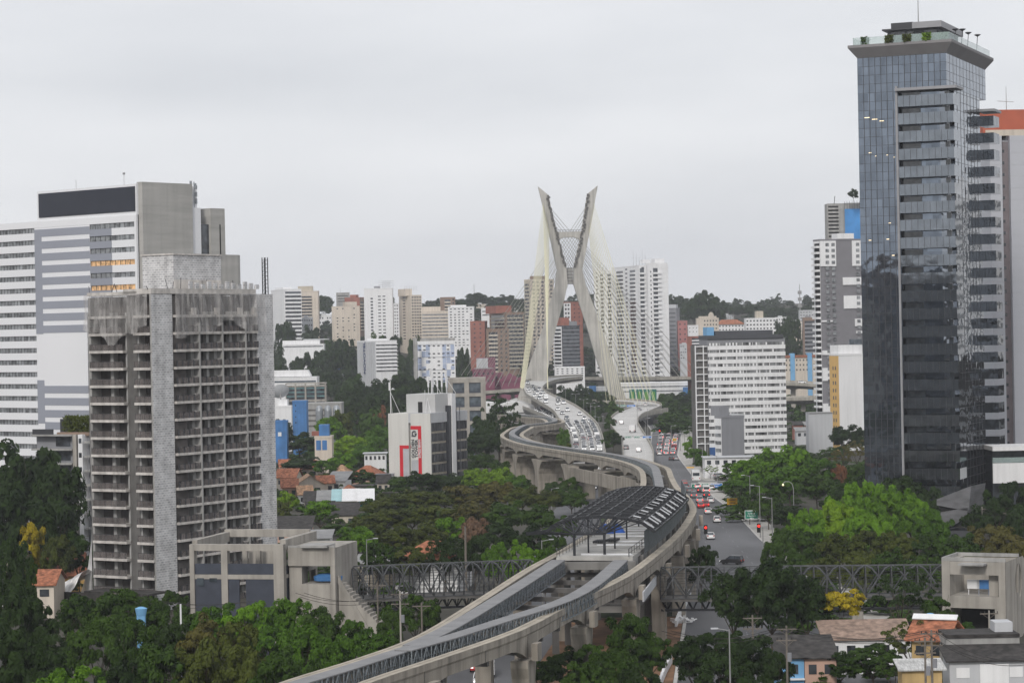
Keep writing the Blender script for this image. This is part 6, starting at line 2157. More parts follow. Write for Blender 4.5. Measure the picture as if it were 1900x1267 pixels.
def crown_points(rg, ncl, nl, rc, top=.96, low=.26, gap=0., flat=.75, pw=1.):
    """clumps of leaves through a lumpy crown one unit wide and tall"""
    cs = []
    while len(cs) < ncl:
        d = rg.normal(size=3)
        d /= np.linalg.norm(d)
        if d[2] < -.75: continue
        k = rg.uniform(.45, 1) ** .5
        lump = 1 + .18 * math.sin(d[0] * 5 + d[1] * 3) + .14 * math.sin(d[1] * 7 + d[2] * 4)
        zc = (top + low) / 2
        cs.append((d[0] * (.5 - rc) * k * lump, d[1] * (.5 - rc) * k * lump, zc + d[2] * ((top - low) / 2 - rc * .8) * k * lump * (1 if d[2] > 0 else .8)))
    cs = np.array(cs)
    idx = rg.integers(0, ncl, nl)
    d = rg.normal(size=(nl, 3))
    d /= np.linalg.norm(d, axis=1, keepdims=True)
    d[:, 2] = np.where(d[:, 2] < -.3, -d[:, 2], d[:, 2])
    rr = rc * rg.uniform(.55, 1.45, ncl)[idx]
    pos = cs[idx] + d * (rr * rg.uniform(.35, 1., nl) ** .6)[:, None] * np.array([1, 1, flat])
    out = pos - np.array([0, 0, .5])
    nrm = d * .9 + out * .7 + np.array([0, 0, .55]) + rg.normal(size=(nl, 3)) * .45
    return pos, nrm

def trunk_mesh(seed, hi=.5, nb=6, r0=.02):
    r = random.Random(seed)
    mb = MB()
    a = Vector((r.uniform(-.02, .02), r.uniform(-.02, .02), hi * .6))
    mb.tube([(0, 0, -.03), (0, 0, hi * .25), a], r0, 7, r0 * .7)
    for k in range(nb):
        an = 2 * math.pi * (k + r.random() * .6) / nb
        e = Vector((math.cos(an) * r.uniform(.16, .36), math.sin(an) * r.uniform(.16, .36), r.uniform(.55, .85)))
        mid = a.lerp(e, .5) + Vector((0, 0, -.05 + r.random() * .04))
        mb.tube([a, mid, e], r0 * .55, 5, r0 * .12)
        for q in range(2):
            f = mid.lerp(e, .4) if q else mid
            g_ = f + Vector((r.uniform(-.14, .14), r.uniform(-.14, .14), r.uniform(.06, .2)))
            mb.tube([f, g_], r0 * .25, 4, r0 * .07)
    return mb.mesh('trunk', m_trunk)

CR, TK = {}, {}
def variants():
    for k in range(6):
        rg = np.random.default_rng(100 + k)
        p, n = crown_points(rg, (70, 95, 120, 50, 80, 64)[k], (15000, 14000, 15000, 11000, 10000, 13000)[k], (.085, .08, .065, .105, .075, .1)[k], low=(.26, .2, .3, .18, .25, .15)[k], flat=(.75, .6, .8, .55, .9, .7)[k])
        CR['N', k] = quads('crown', leaves(rg, p, n, .031), LM['g'])
    for k in range(2):      # drooping sprays (bamboo-like)
        rg = np.random.default_rng(150 + k)
        p, n = crown_points(rg, 130, 15000, .06, flat=1.3, low=.12)
        n[:, 2] *= .5
        CR['W', k] = quads('crown', leaves(rg, p, n, .036, 2.3), LM['g'])
    for k in range(4):
        rg = np.random.default_rng(200 + k)
        p, n = crown_points(rg, 46 + 8 * k, 5200, .1 + .012 * (k % 2), low=.18)
        CR['M', k] = quads('crown', leaves(rg, p, n, .052), LM['g'])
    for k in range(3):
        rg = np.random.default_rng(300 + k)
        p, n = crown_points(rg, 28, 1500, .13, low=.1)
        CR['F', k] = quads('crown', leaves(rg, p, n, .09), LM['g'])
    for k in range(2):      # thin crowns with the limbs showing
        rg = np.random.default_rng(400 + k)
        p, n = crown_points(rg, 60, 3600, .055, low=.35)
        CR['S', k] = quads('crown', leaves(rg, p, n, .026), LM['g'])
    for k in range(2):      # flat umbrella crowns in tiers
        rg = np.random.default_rng(450 + k)
        p, n = crown_points(rg, 50, 9000, .1, low=.5, top=.98, flat=.35)
        CR['U', k] = quads('crown', leaves(rg, p, n, .034), LM['g'])
    for k in range(5): TK[k] = trunk_mesh(500 + k)
variants()
tr_n = [0]
def tree(px, yt, Z, col, wpx, phrase, kind=None, base=None, group=None, label=None, pz=None):
    """px, yt: the crown's top in the photo; Z its distance; wpx its width in the photo"""
    p = P(px, yt, Z)
    z0 = hz(p.x, p.y) if base is None else base
    h = p.z - z0
    wd = wpx * Z / F
    tr_n[0] += 1
    i = tr_n[0]
    if kind is None: kind = 'N' if Z < 430 else ('M' if Z < 950 else 'F')
    ks = [k for k in CR if k[0] == kind]
    cr = CR[ks[(i * 7 + 3) % len(ks)]]
    o = thing('tree', label or phrase, 'tree', (p.x, p.y, z0), (i * 2.399) % 6.283, group)
    o.scale = (wd, wd, h / .97)
    c = put('crown', cr, o)
    c.material_slots[0].link = 'OBJECT'
    c.material_slots[0].material = LM[col]
    put('trunk', TK[i % 5], o)
    return o

def cluster(phrase, items, group, kind=None):
    """each tree's label counts along its own row from the left, naming its colour"""
    its = sorted(items, key=lambda t: t[0])
    for i, t in enumerate(its):
        px, yt, Z, col, w = t[:5]
        kd = t[5] if len(t) > 5 else kind
        nm = 'only tree' if len(its) == 1 else ORD[i]
        tree(px, yt, Z, col, w, '', kd, group=group, label='%s tree, %s %s' % (DESC[col], nm, phrase))
GF = 'street trees in the foreground'
cluster('in the row below the left station entrance', [(150, 1095, 330, 'd', 110), (215, 1088, 325, 'd', 120), (285, 1105, 320, 'd', 90), (345, 1122, 318, 'd', 90), (405, 1118, 315, 'g', 110), (465, 1090, 312, 'b', 120), (535, 1100, 312, 'g', 110), (600, 1122, 310, 'd', 95), (655, 1145, 308, 'g', 90), (710, 1168, 305, 'g', 80)], GF)
cluster('in the middle bottom left row', [(20, 1075, 300, 'k', 130), (95, 1120, 300, 'k', 120), (180, 1135, 295, 'd', 120), (255, 1140, 292, 'd', 110), (320, 1150, 290, 'k', 100), (380, 1138, 290, 'n', 110), (440, 1150, 288, 'o', 110), (505, 1130, 290, 'g', 120), (570, 1150, 285, 'g', 110), (630, 1175, 280, 'g', 90)], GF)
cluster('in the front bottom left row', [(-10, 1140, 262, 'k', 150), (60, 1180, 262, 'k', 130), (130, 1232, 250, 'b', 150), (215, 1200, 262, 'k', 130), (300, 1185, 262, 'd', 130), (375, 1180, 262, 'o', 120), (450, 1190, 260, 'o', 120), (520, 1195, 255, 'd', 120), (585, 1222, 250, 'd', 90)], GF)
cluster('at the left edge by the striped hotel', [(15, 985, 340, 'k', 90), (38, 1005, 350, 'd', 55), (-5, 835, 470, 'k', 130), (55, 806, 480, 'k', 165), (105, 850, 470, 'k', 110), (20, 900, 440, 'k', 120), (95, 915, 440, 'k', 110)], 'dark trees at the left edge')
cluster('in the unfinished tower garden', [(58, 965, 430, 'y', 60), (110, 988, 425, 'o', 80), (145, 985, 430, 'd', 70), (30, 1035, 420, 'd', 60), (215, 1090, 380, 'd', 60), (270, 1092, 372, 'd', 55), (320, 1090, 365, 'd', 60)], 'garden trees at the unfinished tower', 'N')
GM = 'trees in the central park'
cluster('in the back row before the lettered hotel', [(745, 882, 690, 'd', 60), (782, 872, 680, 'k', 70), (828, 876, 680, 'k', 60), (862, 878, 680, 'd', 50), (885, 866, 670, 'l', 62), (925, 864, 665, 'l', 60), (958, 876, 660, 'g', 50)], GM)
cluster('in the second row of the central park', [(690, 925, 590, 'o', 60), (730, 912, 600, 'o', 85), (775, 905, 600, 'o', 80), (825, 905, 600, 'o', 70), (868, 893, 600, 'n', 85), (920, 890, 600, 'n', 80), (970, 898, 590, 'o', 75), (1015, 905, 590, 'o', 65), (1060, 908, 590, 'd', 60)], GM)
cluster('in the third row of the central park', [(678, 955, 540, 'o', 60), (715, 938, 540, 'o', 95), (765, 935, 540, 'o', 90), (820, 930, 540, 'o', 85), (880, 925, 535, 'n', 90), (940, 925, 530, 'd', 90), (995, 930, 520, 'd', 80), (1040, 950, 500, 'd', 70)], GM)
cluster('in the fourth row of the central park', [(662, 972, 475, 'b', 78), (728, 970, 480, 'o', 95), (795, 962, 480, 'o', 80), (838, 950, 485, 'b', 65), (880, 955, 470, 'p', 60), (925, 958, 470, 'k', 90), (985, 965, 455, 'k', 75), (1025, 985, 430, 'd', 60)], GM)
cluster('in the front row of the central park', [(700, 1005, 425, 'd', 80), (765, 998, 425, 'o', 85), (825, 995, 425, 'k', 80), (880, 990, 420, 'k', 80), (925, 1002, 400, 'b', 62), (968, 1000, 400, 'b', 66), (1010, 1015, 390, 'g', 45), (640, 1015, 420, 'd', 60)], GM)
cluster('among the old houses right of the unfinished tower', [(592, 925, 540, 'b', 80, 'U'), (535, 908, 600, 'l', 50), (522, 925, 580, 'o', 40), (515, 1005, 480, 'g', 30)], 'trees among the old houses')
cluster('beside the silos and blue blocks', [(555, 800, 870, 'k', 90), (520, 775, 930, 'k', 50), (630, 757, 930, 'o', 55), (610, 770, 900, 'b', 60), (650, 805, 820, 'l', 70), (690, 790, 860, 'd', 60), (700, 785, 840, 'g', 60), (675, 815, 800, 'g', 60), (560, 845, 780, 'k', 95), (600, 850, 760, 'g', 50), (640, 835, 770, 'b', 60), (690, 755, 960, 'd', 60), (672, 870, 720, 'd', 60), (640, 872, 720, 'o', 60), (705, 748, 1000, 'r', 30)], 'trees around the silos')
cluster('in the wood behind the lettered hotel', [(648, 712, 1150, 'k', 60), (680, 700, 1180, 'k', 70), (725, 692, 1200, 'k', 75), (765, 690, 1200, 'k', 70), (800, 698, 1180, 'k', 65), (825, 712, 1150, 'k', 50), (660, 740, 1080, 'k', 70), (710, 725, 1080, 'k', 80), (640, 760, 1000, 'd', 50), (690, 765, 1000, 'd', 60)], 'dark wood behind the hotel', 'M')
cluster('left of the monorail loop', [(925, 727, 860, 'k', 70, 'S'), (898, 762, 850, 'k', 60), (950, 752, 880, 'k', 40, 'S'), (885, 800, 820, 'k', 60), (925, 790, 830, 'k', 60), (900, 838, 760, 'd', 60), (930, 850, 720, 'd', 45), (965, 888, 680, 'd', 50)], 'trees left of the viaduct loop')
cluster('under the monorail loop', [(985, 822, 800, 'o', 45), (1020, 818, 800, 'o', 50), (1045, 820, 790, 'o', 40), (1045, 790, 850, 'g', 30), (1055, 880, 640, 'd', 50), (1030, 892, 650, 'd', 50), (1150, 885, 640, 'b', 40), (1005, 868, 720, 'k', 60), (1060, 905, 600, 'd', 60)], 'trees under the viaduct loop')
cluster('on the green island between the two ramps', [(1045, 714, 1290, 'k', 40), (1074, 712, 1300, 'k', 46), (1098, 717, 1290, 'k', 40), (1122, 724, 1280, 'k', 36), (1052, 722, 1260, 'k', 40), (1085, 732, 1230, 'k', 45), (1112, 740, 1200, 'k', 40), (1140, 745, 1170, 'd', 40), (1070, 738, 1200, 'k', 40), (1105, 756, 1120, 'd', 30), (1130, 770, 1050, 'd', 26), (1130, 795, 960, 'd', 34), (1138, 800, 900, 'k', 44), (1122, 812, 880, 'd', 30)], 'trees between the ramps')
cluster('in the dark belt right of the pale ramp', [(1240, 765, 1130, 'd', 50), (1262, 752, 1180, 'k', 50), (1285, 748, 1200, 'k', 50), (1250, 780, 1080, 'k', 50), (1278, 775, 1090, 'k', 50), (1302, 770, 1090, 'k', 40), (1232, 730, 1380, 'd', 40), (1265, 728, 1380, 'k', 45), (1290, 715, 1400, 'k', 40), (1222, 745, 1330, 'g', 36)], 'trees right of the pale ramp')
cluster('on the pavement before the striped slab', [(1286, 808, 830, 'b', 36), (1292, 828, 800, 'g', 42), (1306, 838, 780, 'g', 36), (1318, 862, 730, 'l', 30, 'S'), (1302, 850, 770, 'd', 32), (1352, 855, 720, 'g', 30)], 'pavement trees by the slab')
GR_ = 'trees on the right bank'
cluster('in the back row right of the avenue', [(1388, 848, 640, 'b', 75), (1430, 826, 650, 'b', 90), (1478, 822, 650, 'b', 85), (1520, 842, 640, 'g', 70), (1560, 828, 720, 'n', 50, 'S'), (1590, 815, 740, 'n', 55, 'S'), (1555, 858, 640, 'r', 38), (1590, 858, 640, 'd', 60), (1565, 785, 830, 'k', 70), (1595, 790, 820, 'k', 40)], GR_)
cluster('in the second row right of the avenue', [(1372, 885, 600, 'g', 70, 'U'), (1415, 872, 600, 'g', 85), (1465, 862, 600, 'g', 90), (1515, 872, 590, 'd', 80), (1565, 882, 575, 'd', 80), (1620, 872, 560, 'k', 85), (1675, 878, 540, 'k', 85), (1725, 898, 520, 'k', 60)], GR_)
cluster('in the thicket beneath the glass tower', [(1545, 925, 480, 'l', 85, 'W'), (1590, 896, 485, 'b', 105, 'W'), (1640, 900, 480, 'b', 105, 'W'), (1690, 915, 480, 'b', 95, 'W'), (1500, 945, 470, 'b', 75, 'W'), (1725, 945, 470, 'g', 75, 'W'), (1610, 945, 455, 'b', 100, 'W')], GR_)
cluster('in the row above the right footbridge', [(1390, 908, 560, 'd', 50), (1425, 915, 545, 'd', 60), (1460, 930, 520, 'k', 70), (1455, 975, 450, 'd', 60), (1500, 975, 430, 'd', 80), (1555, 985, 425, 'o', 85), (1610, 980, 425, 'o', 85), (1665, 985, 425, 'o', 80), (1715, 985, 425, 'd', 75), (1430, 1000, 410, 'd', 50), (1470, 1015, 400, 'd', 70), (1530, 1015, 395, 'o', 80), (1590, 1020, 390, 'o', 80), (1650, 1015, 390, 'd', 80), (1710, 1015, 395, 'd', 70)], GR_)
cluster('at the right edge below the slab tower', [(1780, 985, 440, 'd', 75), (1825, 965, 450, 'n', 75), (1870, 975, 440, 'n', 80), (1850, 905, 490, 'k', 75), (1890, 880, 500, 'k', 70), (1815, 930, 480, 'k', 70), (1895, 930, 460, 'k', 70), (1840, 1000, 410, 'n', 80), (1895, 1000, 400, 'n', 70), (1770, 1015, 400, 'd', 60)], 'trees at the right edge')
cluster('around the right footbridge', [(1360, 1055, 328, 'k', 110), (1430, 1033, 325, 'k', 150), (1495, 1062, 328, 'k', 100), (1556, 1088, 328, 'y', 95, 'U'), (1668, 1050, 338, 'k', 130, 'S'), (1738, 1088, 335, 'd', 75), (1300, 992, 392, 'k', 62), (1790, 1150, 335, 'g', 50), (1855, 1155, 330, 'g', 60)], 'trees by the right footbridge')
cluster('along the lower avenue at the bottom', [(1000, 1222, 300, 'd', 70), (1050, 1200, 296, 'k', 90), (1100, 1175, 296, 'd', 90), (1165, 1132, 300, 'd', 105), (1205, 1165, 300, 'd', 80), (1140, 1200, 280, 'd', 110), (1080, 1225, 275, 'd', 100), (1190, 1225, 275, 'k', 90), (1340, 1145, 292, 'k', 130), (1290, 1175, 288, 'k', 100), (1400, 1175, 290, 'k', 110), (1340, 1205, 270, 'k', 130)], 'trees along the lower avenue')
cluster('among the roofs at the bottom right', [(1690, 1148, 305, 'o', 110, 'S'), (1620, 1195, 300, 'd', 130), (1560, 1205, 300, 'k', 80), (1660, 1210, 292, 'd', 90, 'S'), (1440, 1205, 285, 'k', 70)], 'trees among the bottom right roofs')
cluster('at the left footbridge end under the stair', [(770, 1098, 340, 'd', 80), (725, 1120, 325, 'd', 60), (800, 1110, 345, 'k', 50)], 'trees at the footbridge end')
cluster('on the left wooded skyline', [(600, 546, 2250, 'k', 42), (583, 560, 2150, 'k', 26), (690, 540, 2350, 'k', 26), (715, 534, 2350, 'k', 30), (858, 556, 2250, 'k', 30), (884, 542, 2300, 'k', 44), (912, 549, 2300, 'k', 36), (942, 545, 2300, 'k', 40), (962, 552, 2250, 'k', 36)], 'skyline trees', 'M')
cluster('on the right wooded skyline', [(1287, 552, 1980, 'k', 46), (1312, 535, 1960, 'k', 62), (1360, 567, 2100, 'k', 24), (1391, 563, 2100, 'k', 22), (1416, 575, 2200, 'k', 34), (1437, 568, 2200, 'k', 36), (1462, 573, 2200, 'k', 34), (1464, 583, 1650, 'k', 48), (1448, 590, 1700, 'k', 30), (1500, 566, 2300, 'k', 34)], 'skyline trees', 'M')
cluster('on the slope among the hill towers', [(530, 592, 1750, 'k', 44), (512, 640, 1600, 'k', 40), (578, 600, 1850, 'k', 40), (610, 620, 1700, 'd', 30), (640, 618, 1650, 'k', 50), (700, 612, 1700, 'd', 40), (725, 612, 1650, 'k', 40), (770, 618, 1650, 'd', 36), (790, 622, 1640, 'k', 30), (520, 668, 1400, 'k', 40), (560, 650, 1500, 'k', 60), (600, 645, 1500, 'k', 60), (640, 640, 1500, 'k', 60), (655, 690, 1300, 'd', 50), (745, 655, 1500, 'k', 40), (760, 690, 1350, 'k', 40), (615, 690, 1350, 'k', 60), (585, 680, 1380, 'k', 60), (858, 640, 1500, 'k', 30), (858, 690, 1350, 'd', 24)], 'slope trees', 'M')
# far woods: nobody could count these
def wood(name, label, spots, seed, col, nl=130):
    rg = np.random.default_rng(seed)
    allq = []
    for (x, y, z, w_, h_) in spots:
        p, n = crown_points(rg, 9, nl, .17, low=-.05)
        q = leaves(rg, p, n, .16)
        allq.append(q * np.array([w_, w_, h_]) + np.array([x, y, z]))
    o = put(name, quads(name, np.concatenate(allq), LM[col]))
    o['label'] = label
    o['category'] = 'woods'
    o['kind'] = 'stuff'
    return o
rs = random.Random(12)
sp = []
while len(sp) < 2500:
    y = rs.uniform(1545, 2750)
    px = rs.uniform(470, 1620) if len(sp) < 1500 else rs.choice((rs.uniform(-150, 470), rs.uniform(1620, 2150)))
    p = P(px, 600, y)
    sp.append((p.x, y, hz(p.x, y) - 1, rs.uniform(9, 15), rs.uniform(7, 13) * (1 if y > 2000 else .8)))
wood('hill_woods', 'dark woods covering the hills beyond the bridge', sp, 5, 'k')
sp = []
while len(sp) < 1200:
    y = rs.uniform(1020, 1540)
    px = rs.choice((rs.uniform(490, 960), rs.uniform(1230, 1640))) if len(sp) < 750 else rs.choice((rs.uniform(-100, 490), rs.uniform(1640, 2100)))
    p = P(px, 700, y)
    sp.append((p.x, y, -.5, rs.uniform(8, 13), rs.uniform(4, 8)))
wood('valley_woods', 'low green woods covering the flat ground before the hills', sp, 6, 'd')
sp = []
while len(sp) < 1250:
    y = rs.uniform(560, 1020)
    px = rs.choice((rs.uniform(480, 900), rs.uniform(1340, 1900))) if len(sp) < 900 else rs.uniform(330, 500)
    p = P(px, 800, y)
    sp.append((p.x, y, -.3, rs.uniform(4, 9), rs.uniform(1.5, 4.)))
wood('undergrowth', 'low bushes and gardens between the houses and buildings', sp, 7, 'd', 160)
sp = []
while len(sp) < 420:
    y = rs.uniform(270, 560)
    px = rs.choice((rs.uniform(-40, 560), rs.uniform(560, 900), rs.uniform(1460, 1940)))
    p = P(px, 1000, y)
    if 326 < y < 372 and (px < 700 or px > 1700): continue
    if -20 < p.x - lerp(road2C, y) < 9 or (280 < px < 520 and y > 380): continue
    sp.append((p.x, y, -.3, rs.uniform(4, 7), rs.uniform(1.5, 3.5)))
wood('undergrowth', 'low bushes under the foreground trees', sp, 8, 'd', 260)
# bamboo on the roof garden, shrubs on the terrace
def shrub(name, label, cat, loc, w_, h_, col, seed, blade=False, rz=0):
    rg = np.random.default_rng(seed)
    N_ = 1500 if blade else 400
    p = rg.uniform(-.5, .5, (N_, 3)) * np.array(w_)
    p[:, 2] = rg.uniform(0, 1, N_) ** .8 * h_
    n = rg.normal(size=(N_, 3)) * (np.array([1, 1, .15]) if blade else 1)
    q = leaves(rg, p, n, .3 if not blade else .34, 2.6)
    o = put(name, quads(name, q, LM[col]), None, loc, rz)
    return tag(o, label, cat)
q = A.E + A.u * ((A.fx(104, 790) + A.fx(165, 790)) / 2) + A.v * 3.5 + Vector((0, 0, A.fz(140, 806) + .3))
shrub('bamboo_hedge', 'row of tall bamboo on the low apartment block roof', 'plants', q, (A.fx(165, 790) - A.fx(104, 790), 3, 1), 3.4, 'o', 3, True, A.th)
for i, (fx_, y, c, d_) in enumerate(((-.9, -.6, 'd', 'leftmost'), (-.62, -1.2, 'o', 'second from the left'), (-.42, -1.2, 'o', 'third from the left'), (-.2, -1.2, 'l', 'fourth from the left'), (-.04, 1, 'd', 'rightmost'))):
    shrub('potted_shrub', '%s round shrub on the glass tower roof terrace' % d_, 'plant', T.E + T.u * (W * fx_) + T.v * y + Vector((0, 0, zt0 if False else T.fz(1757, 98) + 2.8)), (1.7, 1.6, 1), 1.7, c, 20 + i)
tree(1583, 349, 1240, 'k', 22, '', 'M', base=P(1583, 378, 1240).z, label='small dark tree growing on top of the blue netted tower')
# ================================================================ HOUSES
m_ochre = M('faded_ochre_render', (.5, .35, .16), .85, var=.15, sc=.6, streak=.25)
def house(name, label, xl, xr, ye, Z, rise, typ, wall, roofm, depth=8, th=0, over=.5, wins=2, cat='house', winm=None, door=False):
    """front wall between two pixel columns, eaves at pixel row ye, roof rising by rise metres"""
    xe = xl if th >= 0 else xr
    b = Bld(name, label, cat, xe, ye + 15, Z, th)
    x0, x1 = (0, b.fx(xr, ye + 15)) if th >= 0 else (b.fx(xl, ye + 15), 0)
    z = max(1.5, b.fz(xe, ye))
    b.part('wall', MB().box(x0, x1, 0, depth, 0, z), wall)
    rf = MB()
    o = over
    if typ == 'gable':
        rf.slab([(x0 - o, -o, z - .1), (x1 + o, -o, z - .1), (x1 + o, depth / 2, z + rise), (x0 - o, depth / 2, z + rise)], (0, 0, .18))
        rf.slab([(x0 - o, depth / 2, z + rise), (x1 + o, depth / 2, z + rise), (x1 + o, depth + o, z - .1), (x0 - o, depth + o, z - .1)], (0, 0, .18))
        b.part('gable_wall', MB().slab([(x0, 0, z), (x0, depth, z), (x0, depth / 2, z + rise - .05)], (.2, 0, 0)).slab([(x1 - .2, 0, z), (x1 - .2, depth, z), (x1 - .2, depth / 2, z + rise - .05)], (.2, 0, 0)), wall)
    elif typ == 'front_gable':
        xm = (x0 + x1) / 2
        rf.slab([(x0 - o, -o, z - .1), (xm, -o, z + rise), (xm, depth + o, z + rise), (x0 - o, depth + o, z - .1)], (0, 0, .18))
        rf.slab([(xm, -o, z + rise), (x1 + o, -o, z - .1), (x1 + o, depth + o, z - .1), (xm, depth + o, z + rise)], (0, 0, .18))
        b.part('gable_wall', MB().slab([(x0, 0, z), (x1, 0, z), (xm, 0, z + rise - .05)], (0, .2, 0)), wall)
    elif typ == 'hip':
        k = min((x1 - x0) * .42, depth * .45)
        rf.loft([[(x0 - o, -o, z - .1), (x1 + o, -o, z - .1), (x1 + o, depth + o, z - .1), (x0 - o, depth + o, z - .1)], [(x0 - o, -o, z + .02), (x1 + o, -o, z + .02), (x1 + o, depth + o, z + .02), (x0 - o, depth + o, z + .02)], [(x0 + k, depth / 2 - .05, z + rise), (x1 - k, depth / 2 - .05, z + rise), (x1 - k, depth / 2 + .05, z + rise), (x0 + k, depth / 2 + .05, z + rise)]])
    elif typ == 'shed':
        rf.slab([(x0 - o, -o, z + .02), (x1 + o, -o, z + .02), (x1 + o, depth + o, z + rise), (x0 - o, depth + o, z + rise)], (0, 0, .15))
    else:
        rf.box(x0 - o, x1 + o, -o, depth + o, z + .01, z + .25)
    r = b.part('roof', rf, roofm)
    w_ = x1 - x0
    for i in range(wins):
        xc = x0 + w_ * (i + .5) / wins
        wd = min(1.6, w_ / wins * .5)
        b.part('window', MB().box(xc - wd / 2, xc + wd / 2, -.06, .05, z - 1.9, z - .7), winm or m_glass)
    b.x0, b.x1, b.z = x0, x1, z
    return b
# old houses right of the unfinished tower
house('tiled_house', 'house with a bright orange tiled roof at the tower edge, lowest of the tile roofs', 512, 548, 886, 720, 2.4, 'gable', m_cream, m_tile, 9, -8)
house('tiled_house', 'long house with a bright orange gable roof below the blue block', 556, 590, 871, 790, 2.6, 'gable', m_cream, m_tile, 9, 12)
house('tiled_house', 'higher orange roofed house beside the long orange gable', 585, 614, 863, 800, 2.4, 'gable', m_cream, m_tile, 9, 12)
house('tiled_house', 'house with a steep red hipped roof beside the lettered hotel', 648, 700, 884, 735, 3.2, 'hip', m_salmon, m_tile, 10, -15, wins=3)
house('tiled_house', 'cream house with a pale clay gable roof in front of the orange roofs', 550, 602, 901, 690, 2.8, 'front_gable', m_cream, m_tile2, 9, 10)
house('tiled_house', 'small orange roofed house squeezed beside the pale clay gable', 590, 620, 897, 700, 2.0, 'gable', m_cream, m_tile, 8, 8)
house('gabled_house', 'white walled house with a grey sloping side roof near the red hipped roof', 607, 640, 893, 705, 2.4, 'shed', m_white, m_roofg, 8, -10, wins=1)
house('flat_house', 'low grey rendered house under the red hipped roof', 652, 690, 903, 690, 0, 'flat', m_concg, m_roofd, 7)
house('tin_roof_house', 'house with a black sloping sheet roof, leftmost of the sheet roof row', 565, 596, 932, 640, 2.3, 'shed', m_cream, m_roofd, 9, 3, wins=1)
house('tin_roof_house', 'house with a grey sheet roof in the sheet roof row', 590, 620, 932, 638, 2.5, 'shed', m_cream, m_roofg, 9, 3, wins=1)
house('tin_roof_house', 'house with a pale turquoise sheet roof in the sheet roof row', 618, 640, 930, 638, 2.5, 'shed', m_cream, M('turquoise_sheet', (.32, .52, .55), .5), 9, 3, wins=1)
house('tin_roof_house', 'house with the left one of two bright white sheet roofs', 638, 664, 930, 636, 2.6, 'shed', m_cream, m_white, 9, 3, wins=1)
house('tin_roof_house', 'house with the right one of two bright white sheet roofs above a teal wall', 666, 692, 930, 634, 2.6, 'shed', m_teal, m_white, 9, 3, wins=1)
house('tin_roof_house', 'house with a dark roof in front of the sheet roof row', 600, 662, 957, 590, 2.4, 'shed', m_beige, m_roofd, 9, 0, wins=3)
house('tin_roof_house', 'house with a wide black roof in front of the light green tree', 570, 620, 948, 605, 2.0, 'gable', m_beige, m_roofd, 9, 5)
house('pink_house', 'faded pink house with a black roof right beside the unfinished tower', 512, 575, 985, 520, 2.4, 'shed', m_salmon, m_roofd, 9, 0, wins=3)
house('white_house', 'white walled house behind the umbrella crowned tree', 575, 612, 1000, 505, 1.2, 'shed', m_white, m_roofg, 8, 0, wins=2)
house('grey_shed', 'long low grey tin roofed shed above the left footbridge', 664, 738, 1046, 430, .8, 'shed', m_beige, m_roofg, 9, 0, wins=2, cat='shed')
house('tiled_house', 'white house with a brown tiled hipped roof above the left footbridge', 733, 848, 1039, 425, 3.0, 'hip', m_white, m_tile, 10, -14, wins=3)
house('white_wall_house', 'long white building partly hidden between the park trees and the lettered hotel', 676, 716, 842, 780, 0, 'flat', m_white, m_lgrey, 6, 0, wins=5, cat='building')
for k, (xl, xr, ye, Z, wl_, rm, ty, lb) in enumerate((
        (520, 541, 866, 800, m_cream, m_tile, 'gable', 'small orange roofed house at the tower edge behind the lowest tile roof'),
        (618, 640, 876, 760, m_white, m_tile2, 'hip', 'pale clay hipped house between the orange gables and the red hipped roof'),
        (524, 552, 905, 665, m_salmon, m_tile, 'gable', 'red roofed pink house left of the black sheet roof'),
        (700, 722, 896, 705, m_cream, m_roofd, 'gable', 'cream house with a dark gable at the lettered hotel corner'),
        (555, 580, 918, 660, m_white, m_tile2, 'gable', 'white house with a pale clay roof behind the black sheet roof'),
        (630, 655, 915, 670, m_beige, m_tile, 'hip', 'beige house with a red hipped roof behind the white sheet roofs'))):
    house('small_house', lb, xl, xr, ye, Z, 2.2, ty, wl_, rm, 8, (8, -10, 6, 0, 10, -8)[k], wins=2)
# bottom left
house('tiled_house', 'cream walled house with a broad terracotta roof beside the white sheeting', 84, 160, 1070, 440, 3.6, 'gable', m_yellow, m_tile, 11, 14)
house('tiled_house', 'lower terracotta roofed house at the left below the dark tree', 30, 100, 1086, 400, 2.0, 'gable', m_cream, m_tile, 10, 0)
house('flat_house', 'dark roofed house among olive trees at the far left', 10, 40, 1040, 420, 1.2, 'gable', m_cream, m_roofd, 9, 0)
# bottom right
house('long_roof_house', 'row building with a long pale brown roof behind the thin tree', 1532, 1690, 1188, 318, 1.8, 'shed', m_white, M('faded_brown_sheet', (.3, .215, .17), .9, var=.35, sc=1.2, streak=.3), 6, 0, wins=5)
b = house('blue_house', 'bright blue fronted house with a black roof at the bottom right', 1448, 1492, 1222, 300, 1.8, 'shed', m_lblue, m_roofd, 8, 0, wins=1)
b.part('blue_ledge', MB().box(b.x0, b.x1, -.5, 0, b.z - 2.6, b.z - 2.4), m_white)
house('terraced_house', 'pinkish terraced house with a dark roof right next to the blue house', 1493, 1552, 1222, 300, 1.8, 'shed', m_salmon, m_roofd, 8, 0, wins=2)
b = house('tiled_house', 'tall ochre house with a terracotta roof and pale ridge strip at the bottom right', 1692, 1752, 1188, 300, 2.0, 'gable', m_ochre, m_tile, 8, -24, over=.8, wins=2)
b.part('ridge_strip', MB().slab([(b.x0 - .8, 3.4, b.z + 2.15), (b.x1 + .8, 3.4, b.z + 2.15), (b.x1 + .8, 4.2, b.z + 2.65), (b.x0 - .8, 4.2, b.z + 2.65)], (0, 0, .12)), m_white)
b.part('side_window', MB().box(b.x1 - .02, b.x1 + .06, 1.5, 3.5, b.z - 2.2, b.z - .4), m_black)
b.part('upper_room', MB().box(b.x1 + .1, b.x1 + 3.4, 3, 7.5, 0, b.z + .4), m_cream)
